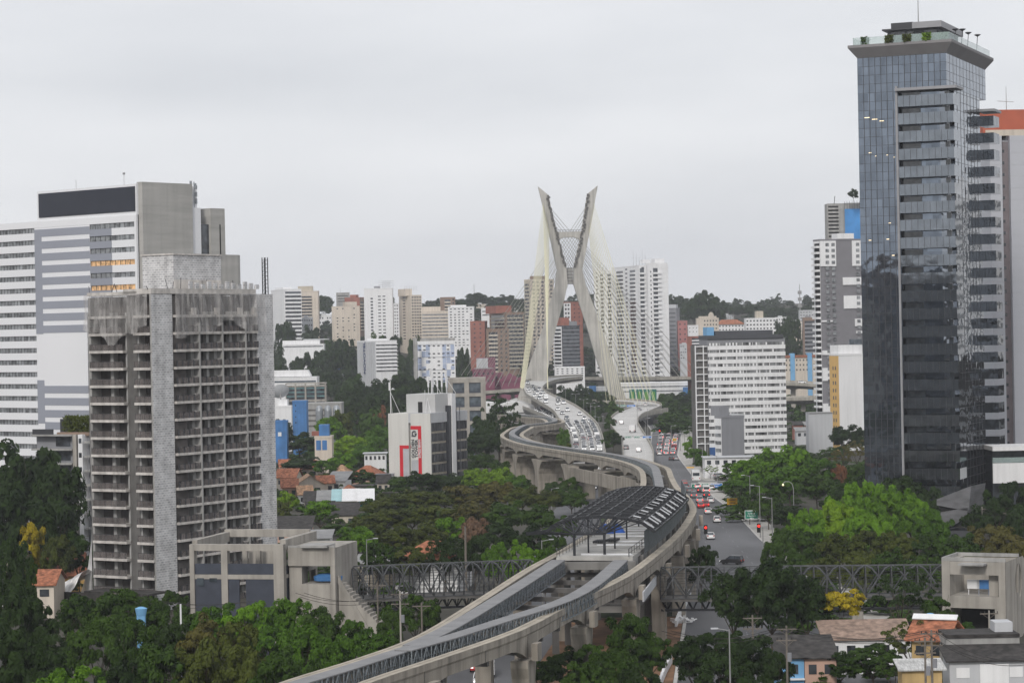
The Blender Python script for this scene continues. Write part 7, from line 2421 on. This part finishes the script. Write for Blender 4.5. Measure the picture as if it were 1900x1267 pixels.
house('corrugated_shed', 'ochre walled shed with a white corrugated roof in front of the ochre house', 1674, 1748, 1244, 285, .8, 'shed', m_ochre, M('worn_white_sheet', (.5, .5, .49), .7, var=.3, sc=2.5, streak=.3, stretch=(4, .4, 1)), 3.2, 0, wins=0, cat='shed')
b = house('grey_house', 'grey and white house with a wide black roof at the bottom right corner', 1762, 1910, 1228, 290, 1.3, 'shed', m_lgrey, m_roofd, 4.5, 0, wins=3, winm=m_white)
b.part('white_bay', MB().box(b.x1 * .38, b.x1 * .74, -.12, -.01, 0, b.z - .3), m_white)
b.part('rear_slab', MB().box(b.x0 + .6, b.x1, 5.2, 11, b.z + 2.2, b.z + 2.6), m_roofd)
b.part('rear_wall', MB().box(b.x0 + .6, b.x1, 5.4, 11, 0, b.z + 2.18), m_concg)
b.part('water_tank', MB().box(b.x1 * .72, b.x1 * .95, 7, 10, b.z + 2.62, b.z + 3.8), m_lgrey)
q = P(1726, 1152, 312)
tag(MB().loft([[(r_ * math.cos(a), r_ * math.sin(a), z) for a in [k * math.pi / 6 for k in range(12)]] for r_, z in ((.6, 0), (.75, .8), (.78, .85), (.3, 1.05))]).box(-.5, .5, -.5, .5, -3, -.01).build('water_tank', m_lblue, None, q), 'blue round water tank behind the terracotta roof at the bottom right', 'water tank')
tag(MB().loft([[(r_ * math.cos(a), r_ * math.sin(a), z) for a in [k * math.pi / 6 for k in range(12)]] for r_, z in ((.6, 0), (.75, .8), (.78, .85), (.3, 1.05))]).box(-.5, .5, -.5, .5, -4, -.01).build('water_tank', m_lblue, None, P(262, 1141, 300)), 'blue round water tank among the bottom left trees', 'water tank')
b = house('white_shop', 'low white building behind parked cars at the foot of the striped slab', 1308, 1400, 850, 735, 0, 'flat', m_white, m_lgrey, 8, 0, wins=6, cat='building')
for k, (xl, xr, ye, Z, wl_, rm, lb) in enumerate(((1473, 1490, 789, 960, m_brickr, m_roofd, 'small red brick house left of the two below the grey white tower'), (1495, 1512, 789, 955, m_brickr, m_roofg, 'small red brick house with a white porch below the grey white tower'), (1478, 1500, 800, 930, m_lgrey, m_roofg, 'small grey house in front of the red brick houses'), (1512, 1540, 796, 900, m_white, m_roofg, 'small white house beside the trees before the ochre striped block'))):
    house('small_house', lb, xl, xr, ye, Z, 1.2, 'shed', wl_, rm, 6, 0, wins=2)
# ================================================================ VEHICLES
CARC = {n: M(n + '_car_paint', c, .25, .0, var=.03, spec=.7) for n, c in (('white', (.76, .76, .76)), ('silver', (.42, .43, .44)), ('grey', (.17, .175, .18)), ('black', (.02, .02, .022)), ('red', (.42, .02, .02)), ('blue', (.04, .08, .2)))}
def car_parts(kind):
    d = {}
    if kind in ('hatchback', 'sedan', 'suv'):
        hgt = {'hatchback': 1.48, 'sedan': 1.44, 'suv': 1.68}[kind]
        L_ = {'hatchback': 3.9, 'sedan': 4.4, 'suv': 4.5}[kind] / 2
        w_ = {'hatchback': .85, 'sedan': .87, 'suv': .91}[kind]
        b0 = .28 if kind != 'suv' else .35
        bl = .93 if kind != 'suv' else 1.05
        rear = bl + (.04 if kind != 'sedan' else .02)
        ring = lambda y, z, k=1.: [(-w_ * k, y, b0), (w_ * k, y, b0), (w_ * k, y, z * .78), (w_ * k * .9, y, z), (-w_ * k * .9, y, z), (-w_ * k, y, z * .78)]
        m_ = MB().loft([ring(-L_, .62, .9), ring(-L_ + .1, rear - .05, .97), ring(-L_ + .6, rear), ring(.5, bl), ring(L_ - .75, bl - .1), ring(L_ - .12, .72, .95), ring(L_, .52, .88)])
        r0, r1 = (-L_ + .35, -L_ + .2) if kind != 'sedan' else (-L_ + 1.2, -L_ + .75)
        f0, f1 = .15, .95
        top = [(-w_ * .74, r0, hgt - .05), (w_ * .74, r0, hgt - .05), (w_ * .74, f0, hgt - .03), (-w_ * .74, f0, hgt - .03)]
        m_.loft([top, [(x * .92, y, hgt) for x, y, z in top]])
        for sx in (-1, 1):
            m_.bar((sx * w_ * .76, f0, hgt - .05), (sx * w_ * .9, f1, bl), .07).bar((sx * w_ * .76, r0, hgt - .05), (sx * w_ * .9, r1, bl), .09).bar((sx * w_ * .77, (r0 + f0) / 2, hgt - .05), (sx * w_ * .91, (r0 + f0) / 2, bl), .06)
        d['body'] = m_.mesh('body', CARC['white'])
        d['window'] = MB().loft([[(-w_ * .88, r1, bl - .02), (w_ * .88, r1, bl - .02), (w_ * .88, f1, bl - .04), (-w_ * .88, f1, bl - .04)], top]).mesh('window', m_glass)
        d['headlight'] = [MB().box(s - .17, s + .17, L_ - .1, L_ + .01, .55, .72).mesh('headlight', m_hlight) for s in (-w_ * .66, w_ * .66)]
        tb = lambda mt: [MB().box(s - .13, s + .13, -L_ - .02, -L_ + .12, .68, .92).mesh('taillight', mt) for s in (-w_ * .74, w_ * .74)]
        d['brake'], d['taillight'] = tb(m_tlight), tb(m_tailoff)
        wy = L_ * .62
        wx, wr = w_ - .08, .32
    else:
        hgt, L_, w_ = {'van': (2.2, 2.5, .98), 'truck': (3.0, 3.6, 1.15), 'bus': (3.1, 5.6, 1.25)}[kind]
        m_ = MB()
        if kind == 'truck': m_.box(-w_, w_, -L_, L_ - 1.8, .8, hgt).loft([[(-w_ * .9, L_ - 1.7, .5), (w_ * .9, L_ - 1.7, .5), (w_ * .9, L_ - 1.7, 2.2), (-w_ * .9, L_ - 1.7, 2.2)], [(-w_ * .9, L_ - .4, .5), (w_ * .9, L_ - .4, .5), (w_ * .9, L_ - .4, 2.1), (-w_ * .9, L_ - .4, 2.1)], [(-w_ * .88, L_, .5), (w_ * .88, L_, .5), (w_ * .88, L_, 1.2), (-w_ * .88, L_, 1.2)]]).box(-w_ * .4, w_ * .4, -L_ + .1, L_ - 1, .45, .78)
        else: m_.loft([[(-w_, -L_, .4), (w_, -L_, .4), (w_ * .94, -L_, hgt - .1), (-w_ * .94, -L_, hgt - .1)], [(-w_, L_ * .55, .4), (w_, L_ * .55, .4), (w_ * .92, L_ * .55, hgt), (-w_ * .92, L_ * .55, hgt)], [(-w_, L_ * .8, .4), (w_, L_ * .8, .4), (w_ * .92, L_ * .8, hgt * (.62 if kind == 'van' else .98)), (-w_ * .92, L_ * .8, hgt * (.62 if kind == 'van' else .98))], [(-w_ * .95, L_, .4), (w_ * .95, L_, .4), (w_ * .9, L_, hgt * .42), (-w_ * .9, L_, hgt * .42)]])
        d['body'] = m_.mesh('body', CARC['white'])
        zg = hgt * .55
        g_ = MB()
        if kind == 'truck': g_.box(-w_ * .82, w_ * .82, L_ - .36, L_ - .3, 1.35, 2.0).box(-w_ * .92, w_ * .92, L_ - 1.5, L_ - .7, 1.4, 1.95)
        else: g_.box(-w_ * .99, w_ * .99, -L_ * .85, L_ * .5, zg, hgt * .82).box(-w_ * .8, w_ * .8, -L_ - .03, -L_ + .1, zg, hgt * .85).box(-w_ * .85, w_ * .85, L_ * .62, L_ * .84, zg, hgt * .6 + .1)
        d['window'] = g_.mesh('window', m_glass)
        d['headlight'] = [MB().box(s - .17, s + .17, L_ - .1, L_ + .02, .6, .8).mesh('headlight', m_hlight) for s in (-w_ * .7, w_ * .7)]
        tb = lambda mt: [MB().box(s - .12, s + .12, -L_ - .04, -L_ + .1, .8, 1.15).mesh('taillight', mt) for s in (-w_ * .8, w_ * .8)]
        d['brake'], d['taillight'] = tb(m_tlight), tb(m_tailoff)
        wy, wx, wr = L_ * .62, w_ - .12, .4
    n = 10
    wm = MB().loft([[(x, wr * math.cos(a), wr * math.sin(a)) for a in [k * 2 * math.pi / n for k in range(n)]] for x in (-.11, .11)]).mesh('wheel', m_tyre)
    d['wheel'] = [(wm, (sx * wx, sy_ * wy, wr)) for sx in (-1, 1) for sy_ in (-1, 1)]
    return d
CARS = {k: car_parts(k) for k in ('hatchback', 'sedan', 'suv', 'van', 'truck', 'bus')}
def car(kind, col, loc, head, label, group, lights='taillight', full=True, pitch=0.):
    """head: heading angle of the car's nose from +Y, clockwise"""
    o = thing('car' if kind in ('hatchback', 'sedan', 'suv') else kind, label, 'car' if kind in ('hatchback', 'sedan', 'suv') else kind, loc, 0, group)
    o.rotation_euler = (pitch, 0, -head)
    d = CARS[kind]
    c = put('body', d['body'], o)
    c.material_slots[0].link = 'OBJECT'
    c.material_slots[0].material = CARC[col]
    put('window', d['window'], o)
    for me in d['headlight']: put('headlight', me, o)
    for me in d['brake' if lights == 'brake' else 'taillight']: put('taillight', me, o)
    if full:
        for me, q in d['wheel']: put('wheel', me, o, q)
    return o
CP = ['white'] * 15 + ['silver'] * 4 + ['grey'] * 3 + ['black'] * 3 + ['red']
KP = ['hatchback'] * 5 + ['sedan'] * 4 + ['suv'] * 4 + ['van']
rc = random.Random(21)
def lane_xy(Ls, Rs, s, f):
    """a point s metres along a deck's left edge list, f across"""
    mids = [(a + b) / 2 for a, b in zip(Ls, Rs)]
    ss = arc(mids)
    j = max(0, min(len(ss) - 2, next((i for i in range(len(ss) - 1) if ss[i + 1] >= s), len(ss) - 2)))
    t = (s - ss[j]) / (ss[j + 1] - ss[j])
    a = Ls[j].lerp(Ls[j + 1], t)
    b = Rs[j].lerp(Rs[j + 1], t)
    d = mids[j + 1] - mids[j]
    return a.lerp(b, f), math.atan2(d.x, d.y), math.atan2(d.z, math.hypot(d.x, d.y)), ss[-1]
def fill(Ls, Rs, s0, s1, lanes, gap, phrase, toward, group, lights, dens=1., start=0):
    for li, f in enumerate(lanes):
        s = s0 + rc.uniform(0, 3)
        k = 0
        while s < s1:
            if rc.random() < dens and k < 28:
                p, hd, pt, _ = lane_xy(Ls, Rs, s, f + rc.uniform(-.015, .015))
                kd, cl = rc.choice(KP), rc.choice(CP)
                nm = {'hatchback': 'small car', 'sedan': 'car', 'suv': 'large car', 'van': 'van'}[kd]
                ln = ['left', 'second', 'third', 'right'][li] if len(lanes) == 4 else (['left', 'middle', 'right'][li] if len(lanes) == 3 else ['left', 'right'][li])
                car(kd, cl, p + Vector((0, 0, .03)), hd + (math.pi if toward else 0), '%s %s, %s from near end, %s lane %s' % (cl, nm, NTH[k], ln, phrase), group, lights if rc.random() < .6 else 'taillight', True, 0)
                k += 1
            s += gap * rc.uniform(.82, 1.25)
sA = arc([(a + b) / 2 for a, b in zip(ALs, ARs)])
iy = lambda Ls, Rs, y: next(s for s, (a, b) in zip(arc([(a + b) / 2 for a, b in zip(Ls, Rs)]), zip(Ls, Rs)) if (a.y + b.y) / 2 >= y)
sj0, sj1 = iy(ALs, ARs, 835), iy(ALs, ARs, 985)
fill(ALs, ARs, sj0, sj1, (.15, .39, .62, .85), 6.0, 'of the jammed ramp', True, 'cars jammed on the curving ramp', 'taillight')
fill(ALs, ARs, sj1 + 12, sj1 + 290, (.22, .5, .78), 24, 'of the upper curving ramp', True, 'cars coming down the upper ramp', 'taillight', .55)
lb_ = arc([(a + b) / 2 for a, b in zip(BLs, BRs)])[-1]
fill(BLs, BRs, 10, lb_ * .8, (.3, .72), 6.3, 'of the narrow joining ramp', True, 'cars jammed on the joining ramp', 'taillight')
# ramp on the right, seen from behind
for k, (x, y, z, kd, cl) in enumerate(((1162, 834, 2.6, 'suv', 'grey'), (1185.5, 838, 2.6, 'hatchback', 'white'), (1174, 802, 3.5, 'truck', 'white'), (1141, 785, 4.3, 'sedan', 'grey'), (1153.5, 786.5, 4.3, 'hatchback', 'white'), (1186.5, 762, 5.7, 'sedan', 'silver'), (1199, 752.5, 6.4, 'hatchback', 'white'))):
    p = G(x, y, z)
    nm = {'truck': 'small truck'}.get(kd, 'car')
    car(kd, cl, p + Vector((0, 0, .05)), .12 if k < 5 else .3, '%s %s, %s from the near end on the pale right ramp' % (cl, nm, NTH[k]), 'cars on the pale ramp', 'taillight')
# avenue: the queue with red lights
RLp = [Vector((a[0], a[1], .06)) for a in RL]
RRp = [Vector((a[0], a[1], .06)) for a in RR]
sq = iy(RLp, RRp, 872)
fill(RLp, RRp, sq, sq + 150, (.32, .58, .84), 6.6, 'of the red queue', False, 'cars queuing on the avenue', 'brake', .9)
near = [(1318, 999, 'sedan', 'white', 't'), (1330, 968, 'hatchback', 'white', 't'), (1313.5, 952, 'sedan', 'white', 'b'), (1300, 941.5, 'hatchback', 'red', 'b'), (1309, 940, 'suv', 'red', 'b'), (1298, 931.5, 'suv', 'silver', 'b'), (1318, 931.5, 'sedan', 'white', 't'), (1287, 922.5, 'suv', 'grey', 'b'), (1310.5, 922, 'suv', 'black', 'b'), (1310, 914.5, 'van', 'white', 'b'), (1299, 913, 'hatchback', 'black', 'b'), (1279, 913, 'hatchback', 'grey', 't'), (1273, 906, 'sedan', 'grey', 't'), (1294, 905.5, 'sedan', 'white', 'b'), (1270, 899.5, 'hatchback', 'red', 't'), (1320, 908, 'hatchback', 'white', 't'), (1245.5, 854, 'hatchback', 'black', 't'), (1254, 853, 'sedan', 'silver', 't'), (1277, 1082, 'hatchback', 'black', 'b')]
for k, (x, y, kd, cl, lt_) in enumerate(near):
    p = G(x, y, .06)
    car(kd, cl, p, .02, '%s %s driving away, %s from the near end of the open avenue' % (cl, {'van': 'van', 'suv': 'large car', 'sedan': 'saloon'}.get(kd, 'small car'), NTH[k]), 'cars driving away on the avenue', 'brake' if lt_ == 'b' else 'taillight')
car('suv', 'black', G(1358, 1046, .06), -1.1, 'black car crossing the avenue just beyond the right footbridge', 'cars driving away on the avenue')
# jam under the viaduct on the other carriageway
OL = [Vector((lerp(road2C, y) - 6, y, .06)) for y in yl]
OR_ = [Vector((lerp(road2C, y) + 6, y, .06)) for y in yl]
s_ = iy(OL, OR_, 665)
fill(OL, OR_, s_, s_ + 120, (.2, .5, .8), 7.0, 'of the jam under the viaduct', True, 'cars jammed under the viaduct', 'taillight')
for k, (x, y, kd, cl) in enumerate(((905, 1252, 'van', 'white'), (884, 1243, 'hatchback', 'red'), (890, 1268, 'sedan', 'white'))):
    car(kd, cl, G(x, y, .06), math.pi, '%s %s glimpsed beneath the near viaduct beam at the bottom' % (cl, 'van' if kd == 'van' else ('small car' if k == 1 else 'saloon')), 'cars beneath the near viaduct')
# parked by the white low building
for k, (x, y, kd, cl) in enumerate(((1342, 874, 'van', 'white'), (1354, 878, 'suv', 'white'), (1336, 886, 'hatchback', 'silver'), (1350, 889, 'sedan', 'white'), (1364, 882, 'hatchback', 'grey'))):
    car(kd, cl, G(x, y, .2), 1.2, '%s %s parked, %s in the yard under the striped slab' % (cl, 'van' if kd == 'van' else 'car', NTH[k]), 'cars parked below the striped slab')
car('bus', 'white', G(1291, 891, .2), .05, 'white bus standing at the kerb behind the green road signs', None)
car('hatchback', 'white', P(1488, 711, 1237) , 1.5, 'white car crossing the far grey flyover', None)
# ================================================================ STREET FURNITURE
def lamp(px, yt, Z, arm, label, group, base=0., double=False):
    p = P(px, yt, Z)
    h = p.z - base
    o = thing('street_lamp', label, 'street lamp', (p.x, p.y, base), 0, group)
    MB().tube([(0, 0, 0), (0, 0, h)], .12, 6, .07).build('pole', m_pole, o)
    for s in ((-1, 1) if double else (arm,)):
        a = MB().tube([(0, 0, h - .15), (s * 1.6, 0, h + .15)], .06, 4)
        a.build('arm', m_pole, o)
        MB().box(s * 1.6 - .4, s * 1.6 + .4, -.18, .18, h + .06, h + .2).build('lamp_head', m_lgrey, o)
for k, (x, y, Z) in enumerate(((1409, 901, 525), (1432, 923, 500), (1391, 882, 575), (1330, 845, 700), (1312, 822, 760))):
    lamp(x, y, Z, -1, 'tall grey street lamp on the right pavement, %s from the near end' % NTH[(1, 0, 2, 3, 4)[k]], 'street lamps along the avenue')
for k, (x, y, Z) in enumerate(((1049, 722, 1180), (1068, 731, 1130), (1083, 741, 1080), (1096, 748, 1030), (1104, 754, 990), (1111, 773, 950), (1115, 785, 900))):
    lamp(x, y, Z, 1, 'thin lamp between the ramps, %s' % ORD[k], 'lamps between the two ramps', double=True)
for k, (x, y, Z) in enumerate(((1182, 748, 1030), (1201, 758, 1000), (1207, 792, 930), (1197, 776, 960))):
    lamp(x, y, Z, 1, 'thin lamp at the right edge of the pale ramp, %s' % ['tallest and leftmost', 'rightmost of the upper pair', 'lowest', 'middle'][k], 'lamps along the pale ramp')
for k, (x, y, Z) in enumerate(((1262, 800, 900), (1270, 804, 890), (1279, 796, 880), (1287, 792, 870), (1296, 806, 840), (1303, 830, 760), (1245, 790, 960))):
    lamp(x, y, Z, (-1) ** k, 'thin pale pole lamp by the queue, %s' % ORD[sorted((1262, 1270, 1279, 1287, 1296, 1303, 1245)).index(x)], 'lamps by the queue')
for k, (x, y, Z) in enumerate(((1353, 1167, 262), (1005, 1002, 400), (1023, 906, 620), (1066, 918, 600), (680, 1000, 420))):
    lamp(x, y, Z, (-1, 1, 1, 1, 1)[k], 'grey street lamp %s' % ('rising from dark trees at the bottom right', 'among bright green trees by the footbridge', 'between trees under the viaduct loop', 'beside the straddle portal', 'left of the central park trees')[k], 'single street lamps')
o = thing('street_lamp', 'curved grey street lamp with a lit globe in the right bank trees', 'street lamp', (P(1472, 893, 545).x, 545, 0))
h = P(1472, 893, 545).z
MB().tube([(0, 0, 0), (0, 0, h - 1.6), (-.3, 0, h - .5), (-1, 0, h), (-1.9, 0, h), (-2.3, 0, h - .4)], .1, 6).build('pole', m_pole, o)
MB().loft([[(-2.35 + r_ * math.cos(a), r_ * math.sin(a), h - .7 + z) for a in [k * math.pi / 4 for k in range(8)]] for r_, z in ((.05, -.25), (.25, 0), (.05, .25))]).build('globe', m_lampw, o)
def pole(px, yt, Z, label, arms=2, mat=None, w_=.16):
    p = P(px, yt, Z)
    o = thing('utility_pole', label, 'utility pole', (p.x, p.y, 0), 0, 'utility poles')
    h = p.z
    MB().tube([(0, 0, 0), (0, 0, h)], w_, 7, w_ * .7).build('post', mat or m_wood, o)
    for i in range(arms):
        z = h - .5 - 1.3 * i
        MB().box(-1.2, 1.2, -.07, .07, z, z + .14).bar((-.8, 0, z), (0, 0, z - .6), .05).bar((.8, 0, z), (0, 0, z - .6), .05).build('crossarm', m_wood, o)
        ins = MB()
        for x in (-1.1, -.6, .6, 1.1): ins.tube([(x, 0, z + .14), (x, 0, z + .4)], .06, 5)
        ins.build('insulators', m_roofd, o)
    if arms > 1: MB().tube([(.3, 0, h - 4.2), (.3, 0, h - 3.2)], .28, 7).build('transformer', m_grey, o)
    return o, Vector((p.x, p.y, h))
PL_ = [pole(1459, 1160, 283, 'leaning timber utility pole beside the blue house'), pole(1716, 1182, 268, 'left of two dark utility poles before the ochre house'), pole(1728, 1168, 268, 'right of two dark utility poles before the ochre house'), pole(1835, 1132, 320, 'utility pole before the right concrete entrance', 1, m_conc), pole(742, 1096, 322, 'grey utility pole in front of the left footbridge', 2, m_conc), pole(782, 1118, 315, 'short timber post right of the grey utility pole', 1), pole(863, 976, 405, 'bare timber pole standing before the central park trees', 0, None, .25), pole(219, 1095, 345, 'concrete utility pole at the unfinished tower foot', 1, m_conc), pole(335, 1120, 300, 'white lamp pole among the bottom left trees', 0, m_white), pole(700, 1080, 330, 'thin pole at the stair of the left station entrance', 1), pole(1822, 940, 480, 'grey lattice pylon before the angular pavilion', 2, m_conc), pole(1873, 948, 470, 'thin dark utility pole at the right edge trees', 1), pole(1396, 1140, 300, 'dark utility pole with a transformer in the trees under the right footbridge', 2)]
def wire(a, b, lb, n=3, sag=1.2):
    mb = MB()
    o = thing('power_line', lb, 'power line', a)
    for i in range(n):
        off = Vector(((i - n / 2) * .55, 0, -.1 - .5 * (i % 2)))
        pts = [a.lerp(b, t / 10) + off - Vector((0, 0, sag * 4 * (t / 10) * (1 - t / 10))) - a for t in range(11)]
        MB().tube(pts, .03, 4, cap=False).build('wire', m_roofd, o)
tp = lambda i: PL_[i][1]
wire(tp(0), tp(2), 'power lines between the leaning pole and the double dark poles')
wire(tp(2), P(1910, 1222, 262), 'power lines from the double dark poles to the bottom right corner')
wire(P(1240, 1168, 290), tp(0), 'power lines from the dark trees to the leaning timber pole')
wire(tp(4), P(560, 1098, 318), 'power lines from the grey pole to the left station entrance')
wire(tp(4), tp(5), 'slack cables between the grey pole and the short timber post', 2)
wire(tp(7), P(480, 1112, 330), 'power lines across the foot of the unfinished tower')
wire(tp(10), P(1910, 955, 470), 'power lines from the lattice pylon to the right edge')
wire(P(10, 985, 470), P(165, 992, 460), 'thin line crossing before the dark trees at the left')
# signs
m_sgreen = M('road_sign_green', (.01, .19, .12), .5, var=.05)
m_sblue = M('road_sign_blue', (.02, .16, .5), .5, var=.05)
m_syel = M('road_sign_yellow', (.75, .4, .01), .5, var=.05)
m_sw = M('sign_white', (.8, .8, .8), .6, var=.02)
def sign(px0, px1, y0, y1, Z, mat, lines, label, legs=True, tcol=None, base=0., group=None):
    a, b = P(px0, y1, Z), P(px1, y0, Z)
    o = thing('road_sign', label, 'road sign', ((a.x + b.x) / 2, Z, base), 0, group)
    w_, zb, zt_ = b.x - a.x, a.z - base, b.z - base
    MB().box(-w_ / 2, w_ / 2, 0, .12, zb, zt_).build('panel', mat, o)
    if mat is not m_syel: MB().box(-w_ / 2, w_ / 2, -.02, -.005, zt_ - .12, zt_ - .02).box(-w_ / 2, w_ / 2, -.02, -.005, zb + .02, zb + .12).box(-w_ / 2, -w_ / 2 + .1, -.02, -.005, zb + .13, zt_ - .13).box(w_ / 2 - .1, w_ / 2, -.02, -.005, zb + .13, zt_ - .13).build('border', m_sw, o)
    n = len(lines)
    for i, t in enumerate(lines):
        q = text(t, (zt_ - zb) / n * .62, tcol or m_sw, o, (0, -.03, zt_ - (zt_ - zb) * (i + .5) / n), (R(90), 0, 0), ext=.01, bold=.01)
        k = max(v.co.x for v in q.data.vertices) - min(v.co.x for v in q.data.vertices)
        if k > w_ * .88: q.scale = (w_ * .88 / k, 1, 1)
    if legs: MB().box(-w_ * .3 - .1, -w_ * .3 + .1, .13, .3, 0, zt_ - .1).box(w_ * .3 - .1, w_ * .3 + .1, .13, .3, 0, zt_ - .1).build('post', m_pole, o)
    return o
s1 = sign(1382, 1407, 946, 963, 545, m_sgreen, ['Av L C Berrini', 'Rua Michigan', 'Av Bandeirantes', '1000 m'], 'big green direction sign on a lattice arm right of the avenue', legs=False)
ar = MB()
for dz in (0, -1.2):
    ar.bar((1, .2, P(1400, 949, 545).z + dz), (P(1430, 950, 545).x - s1.location.x, .2, P(1400, 949, 545).z + dz), .12)
for i in range(7): ar.bar((1.4 + i * .65, .2, P(1400, 949, 545).z), (1.7 + i * .65, .2, P(1400, 949, 545).z - 1.2), .07)
xo = P(1432, 950, 545).x - s1.location.x
ar.tube([(xo, .2, 0), (xo, .2, P(1400, 945, 545).z)], .22, 6)
ar.build('lattice_arm', m_pole, s1)
sign(1283, 1298, 896, 907.5, 690, m_sgreen, ['Av Morumbi', 'Marginal', '500 m'], 'left of two green gantry signs over the avenue', group='gantry signs over the avenue')
sign(1301.5, 1315, 896, 907.5, 690, m_sgreen, ['Pinheiros', 'Castelo', '500 m'], 'right of two green gantry signs over the avenue', group='gantry signs over the avenue')
sign(1318.5, 1340.5, 896, 907.5, 690, m_sblue, ['P E Morumbi', 'F Santos', '500 m'], 'blue gantry sign beside the green ones over the avenue', group='gantry signs over the avenue')
tag(MB().bar((P(1262, 893, 692).x, 692.3, P(1262, 893, 692).z), (P(1345, 893, 692).x, 692.3, P(1345, 893, 692).z), .35).tube([(P(1345, 893, 692).x, 692.3, 0), (P(1345, 893, 692).x, 692.3, P(1345, 893, 692).z + .3)], .25, 6).build('sign_gantry', m_pole), 'grey gantry beam carrying the green and blue signs over the avenue', 'gantry')
sign(1349, 1368, 924, 936, 605, m_syel, ['DESVIO', 'OBRAS'], 'yellow works sign on two posts at the right kerb', tcol=m_dgrey)
sign(1274, 1288, 866, 874, 790, m_syel, ['DESVIO'], 'smaller yellow works sign farther along the right kerb', tcol=m_dgrey)
sign(1248, 1255, 813, 818, 930, m_syel, ['OBRAS'], 'tiny yellow works sign above the red lit queue', tcol=m_dgrey)
for k, (x0, x1, mt) in enumerate(((1159, 1172, m_sgreen), (1176, 1188, m_sgreen), (1192, 1209, m_sblue))):
    sign(x0, x1, 808.5, 813, 880, mt, ['Av Morumbi'] if k < 2 else ['Centro'], ('left green', 'right green', 'blue')[k] + ' sign of the gantry across the pale ramp', legs=False, group='gantry signs across the pale ramp')
c0, c1 = P(1154, 811, 881), P(1222, 807, 881)
tag(MB().bar(c0, c1, .3).tube([(c0.x, c0.y, 0), c0], .2, 6).tube([(c1.x, c1.y, 0), c1], .2, 6).build('sign_gantry', m_pole), 'grey gantry beam across the pale ramp', 'gantry')
for k, (x0, x1, mt) in enumerate(((1138, 1148, m_sgreen), (1150, 1161, m_sgreen), (1163, 1179, m_sblue))):
    sign(x0, x1, 750.5, 755, 1190, mt, ['Marginal'] if k < 2 else ['Interlagos'], ('left green', 'right green', 'blue')[k] + ' sign of the far gantry where the pale ramp bends', legs=False, group='far gantry signs')
c0, c1 = P(1132, 752, 1191), P(1183, 752, 1191)
tag(MB().bar(c0, c1, .3).tube([(c0.x, c0.y, 0), c0], .25, 6).tube([(c1.x, c1.y, 0), c1], .25, 6).build('sign_gantry', m_pole), 'grey gantry beam at the far bend of the pale ramp', 'gantry')
# green hoarding panels with pale figures behind the right cable feet
for k in range(4):
    a, b = P(1168 + 13 * k, 742, 1300), P(1179 + 13 * k, 722, 1300)
    tag(MB().mat(0).box(0, b.x - a.x, 0, .3, 0, b.z).mat(1).box(.8, b.x - a.x - .8, -.05, -.005, b.z * .55, b.z * .9).build('green_panel', [M('deep_green_panel', (.02, .17, .13), .6), M('lime_patch', (.12, .3, .06), .6)], None, (a.x, 1300, 0)), 'green panel, %s of the green panels behind the right cable feet' % ORD[k], 'panel', 'green panels by the bridge')
# traffic lights
for k, (x, y, Z, d) in enumerate(((1309.5, 984, 480, -1), (1408, 981, 485, 1), (1224, 802, 960, 1))):
    p = P(x, y, Z)
    o = thing('traffic_light', 'red traffic light %s' % ('on an arm beside the viaduct pier', 'on the right pavement below the green sign', 'at the head of the red lit queue')[k], 'traffic light', (p.x, p.y, 0))
    h = p.z
    MB().box(-.35, .35, -.05, .3, h - .7, h + 1.1).build('housing', m_black, o)
    MB().loft([[(r_ * math.cos(a), -.05 - dd_, h + .6 + r_ * math.sin(a)) for a in [q * math.pi / 5 for q in range(10)]] for r_, dd_ in ((.26, 0), (.2, .06))]).build('red_lamp', m_tlight, o)
    mb = MB()
    xo = -3.5 if k == 0 else .8
    mb.bar((0, .12, h), (xo, .12, h - .3), .1).tube([(xo, .12, 0), (xo, .12, h + .3)], .1, 6)
    mb.build('post', m_pole, o)
# white barriers along the road edge at the bottom
for nm, pts in (('beside the lower avenue at the bottom edge', [(1222, 1275), (1232, 1250), (1243, 1230)]), ('by the viaduct pier under the right footbridge', [(1252, 1163), (1262, 1140), (1272, 1120), (1279, 1104)])):
    g = [G(x, y, 0) for x, y in pts]
    mb = MB()
    g = resample(smooth(g, 4), 1.5)
    for i, p in enumerate(g[:-1]):
        q = g[i + 1]
        mb.slab([p, q, q + Vector((0, 0, 1.15)), p + Vector((0, 0, 1.0 + .2 * (i % 2)))], (.35, 0, 0))
    tag(mb.build('plastic_barrier', m_white), 'white plastic site barrier ' + nm, 'barrier')
c = G(1268, 1156, 0)
mb = MB()
r = random.Random(2)
for i in range(26):
    p = c + Vector((r.uniform(-1.6, 1.6), r.uniform(-1.6, 1.6), r.uniform(.1, .8)))
    mb.bar(p, p + Vector((r.uniform(-1, 1), r.uniform(-1, 1), r.uniform(-.2, .5))), r.uniform(.1, .5), r.uniform(.05, .3))
tag(mb.build('debris_pile', [m_white]), 'pile of white broken boards beside the viaduct pier', 'debris')
struct('bare_earth', MB().prism([(lerp(road2C, 300) + 6.6, 300), (lerp(roadL, 300) - .6, 300), (lerp(roadL, 385) - .6, 385), (lerp(road2C, 385) + 6.6, 385)], -.3, .06), M('orange_earth', (.2, .11, .06), .95, var=.5, sc=.2))
# ================================================================ HAZE
hm = bpy.data.materials.new('haze_air')
hm.use_nodes = True
n = hm.node_tree.nodes
n.remove(n['Principled BSDF'])
pv_ = n.new('ShaderNodeVolumePrincipled')
pv_.inputs['Color'].default_value = (.9, .93, 1, 1)
pv_.inputs['Density'].default_value = HAZE
hm.node_tree.links.new(pv_.outputs[0], n['Material Output'].inputs['Volume'])
hzb = MB().box(-2600, 2600, -1000, 4800, -60, 190).build('haze', hm)
hzb['kind'] = 'stuff'
hzb['label'] = 'thin pale haze over the whole city'
hzb['category'] = 'haze'
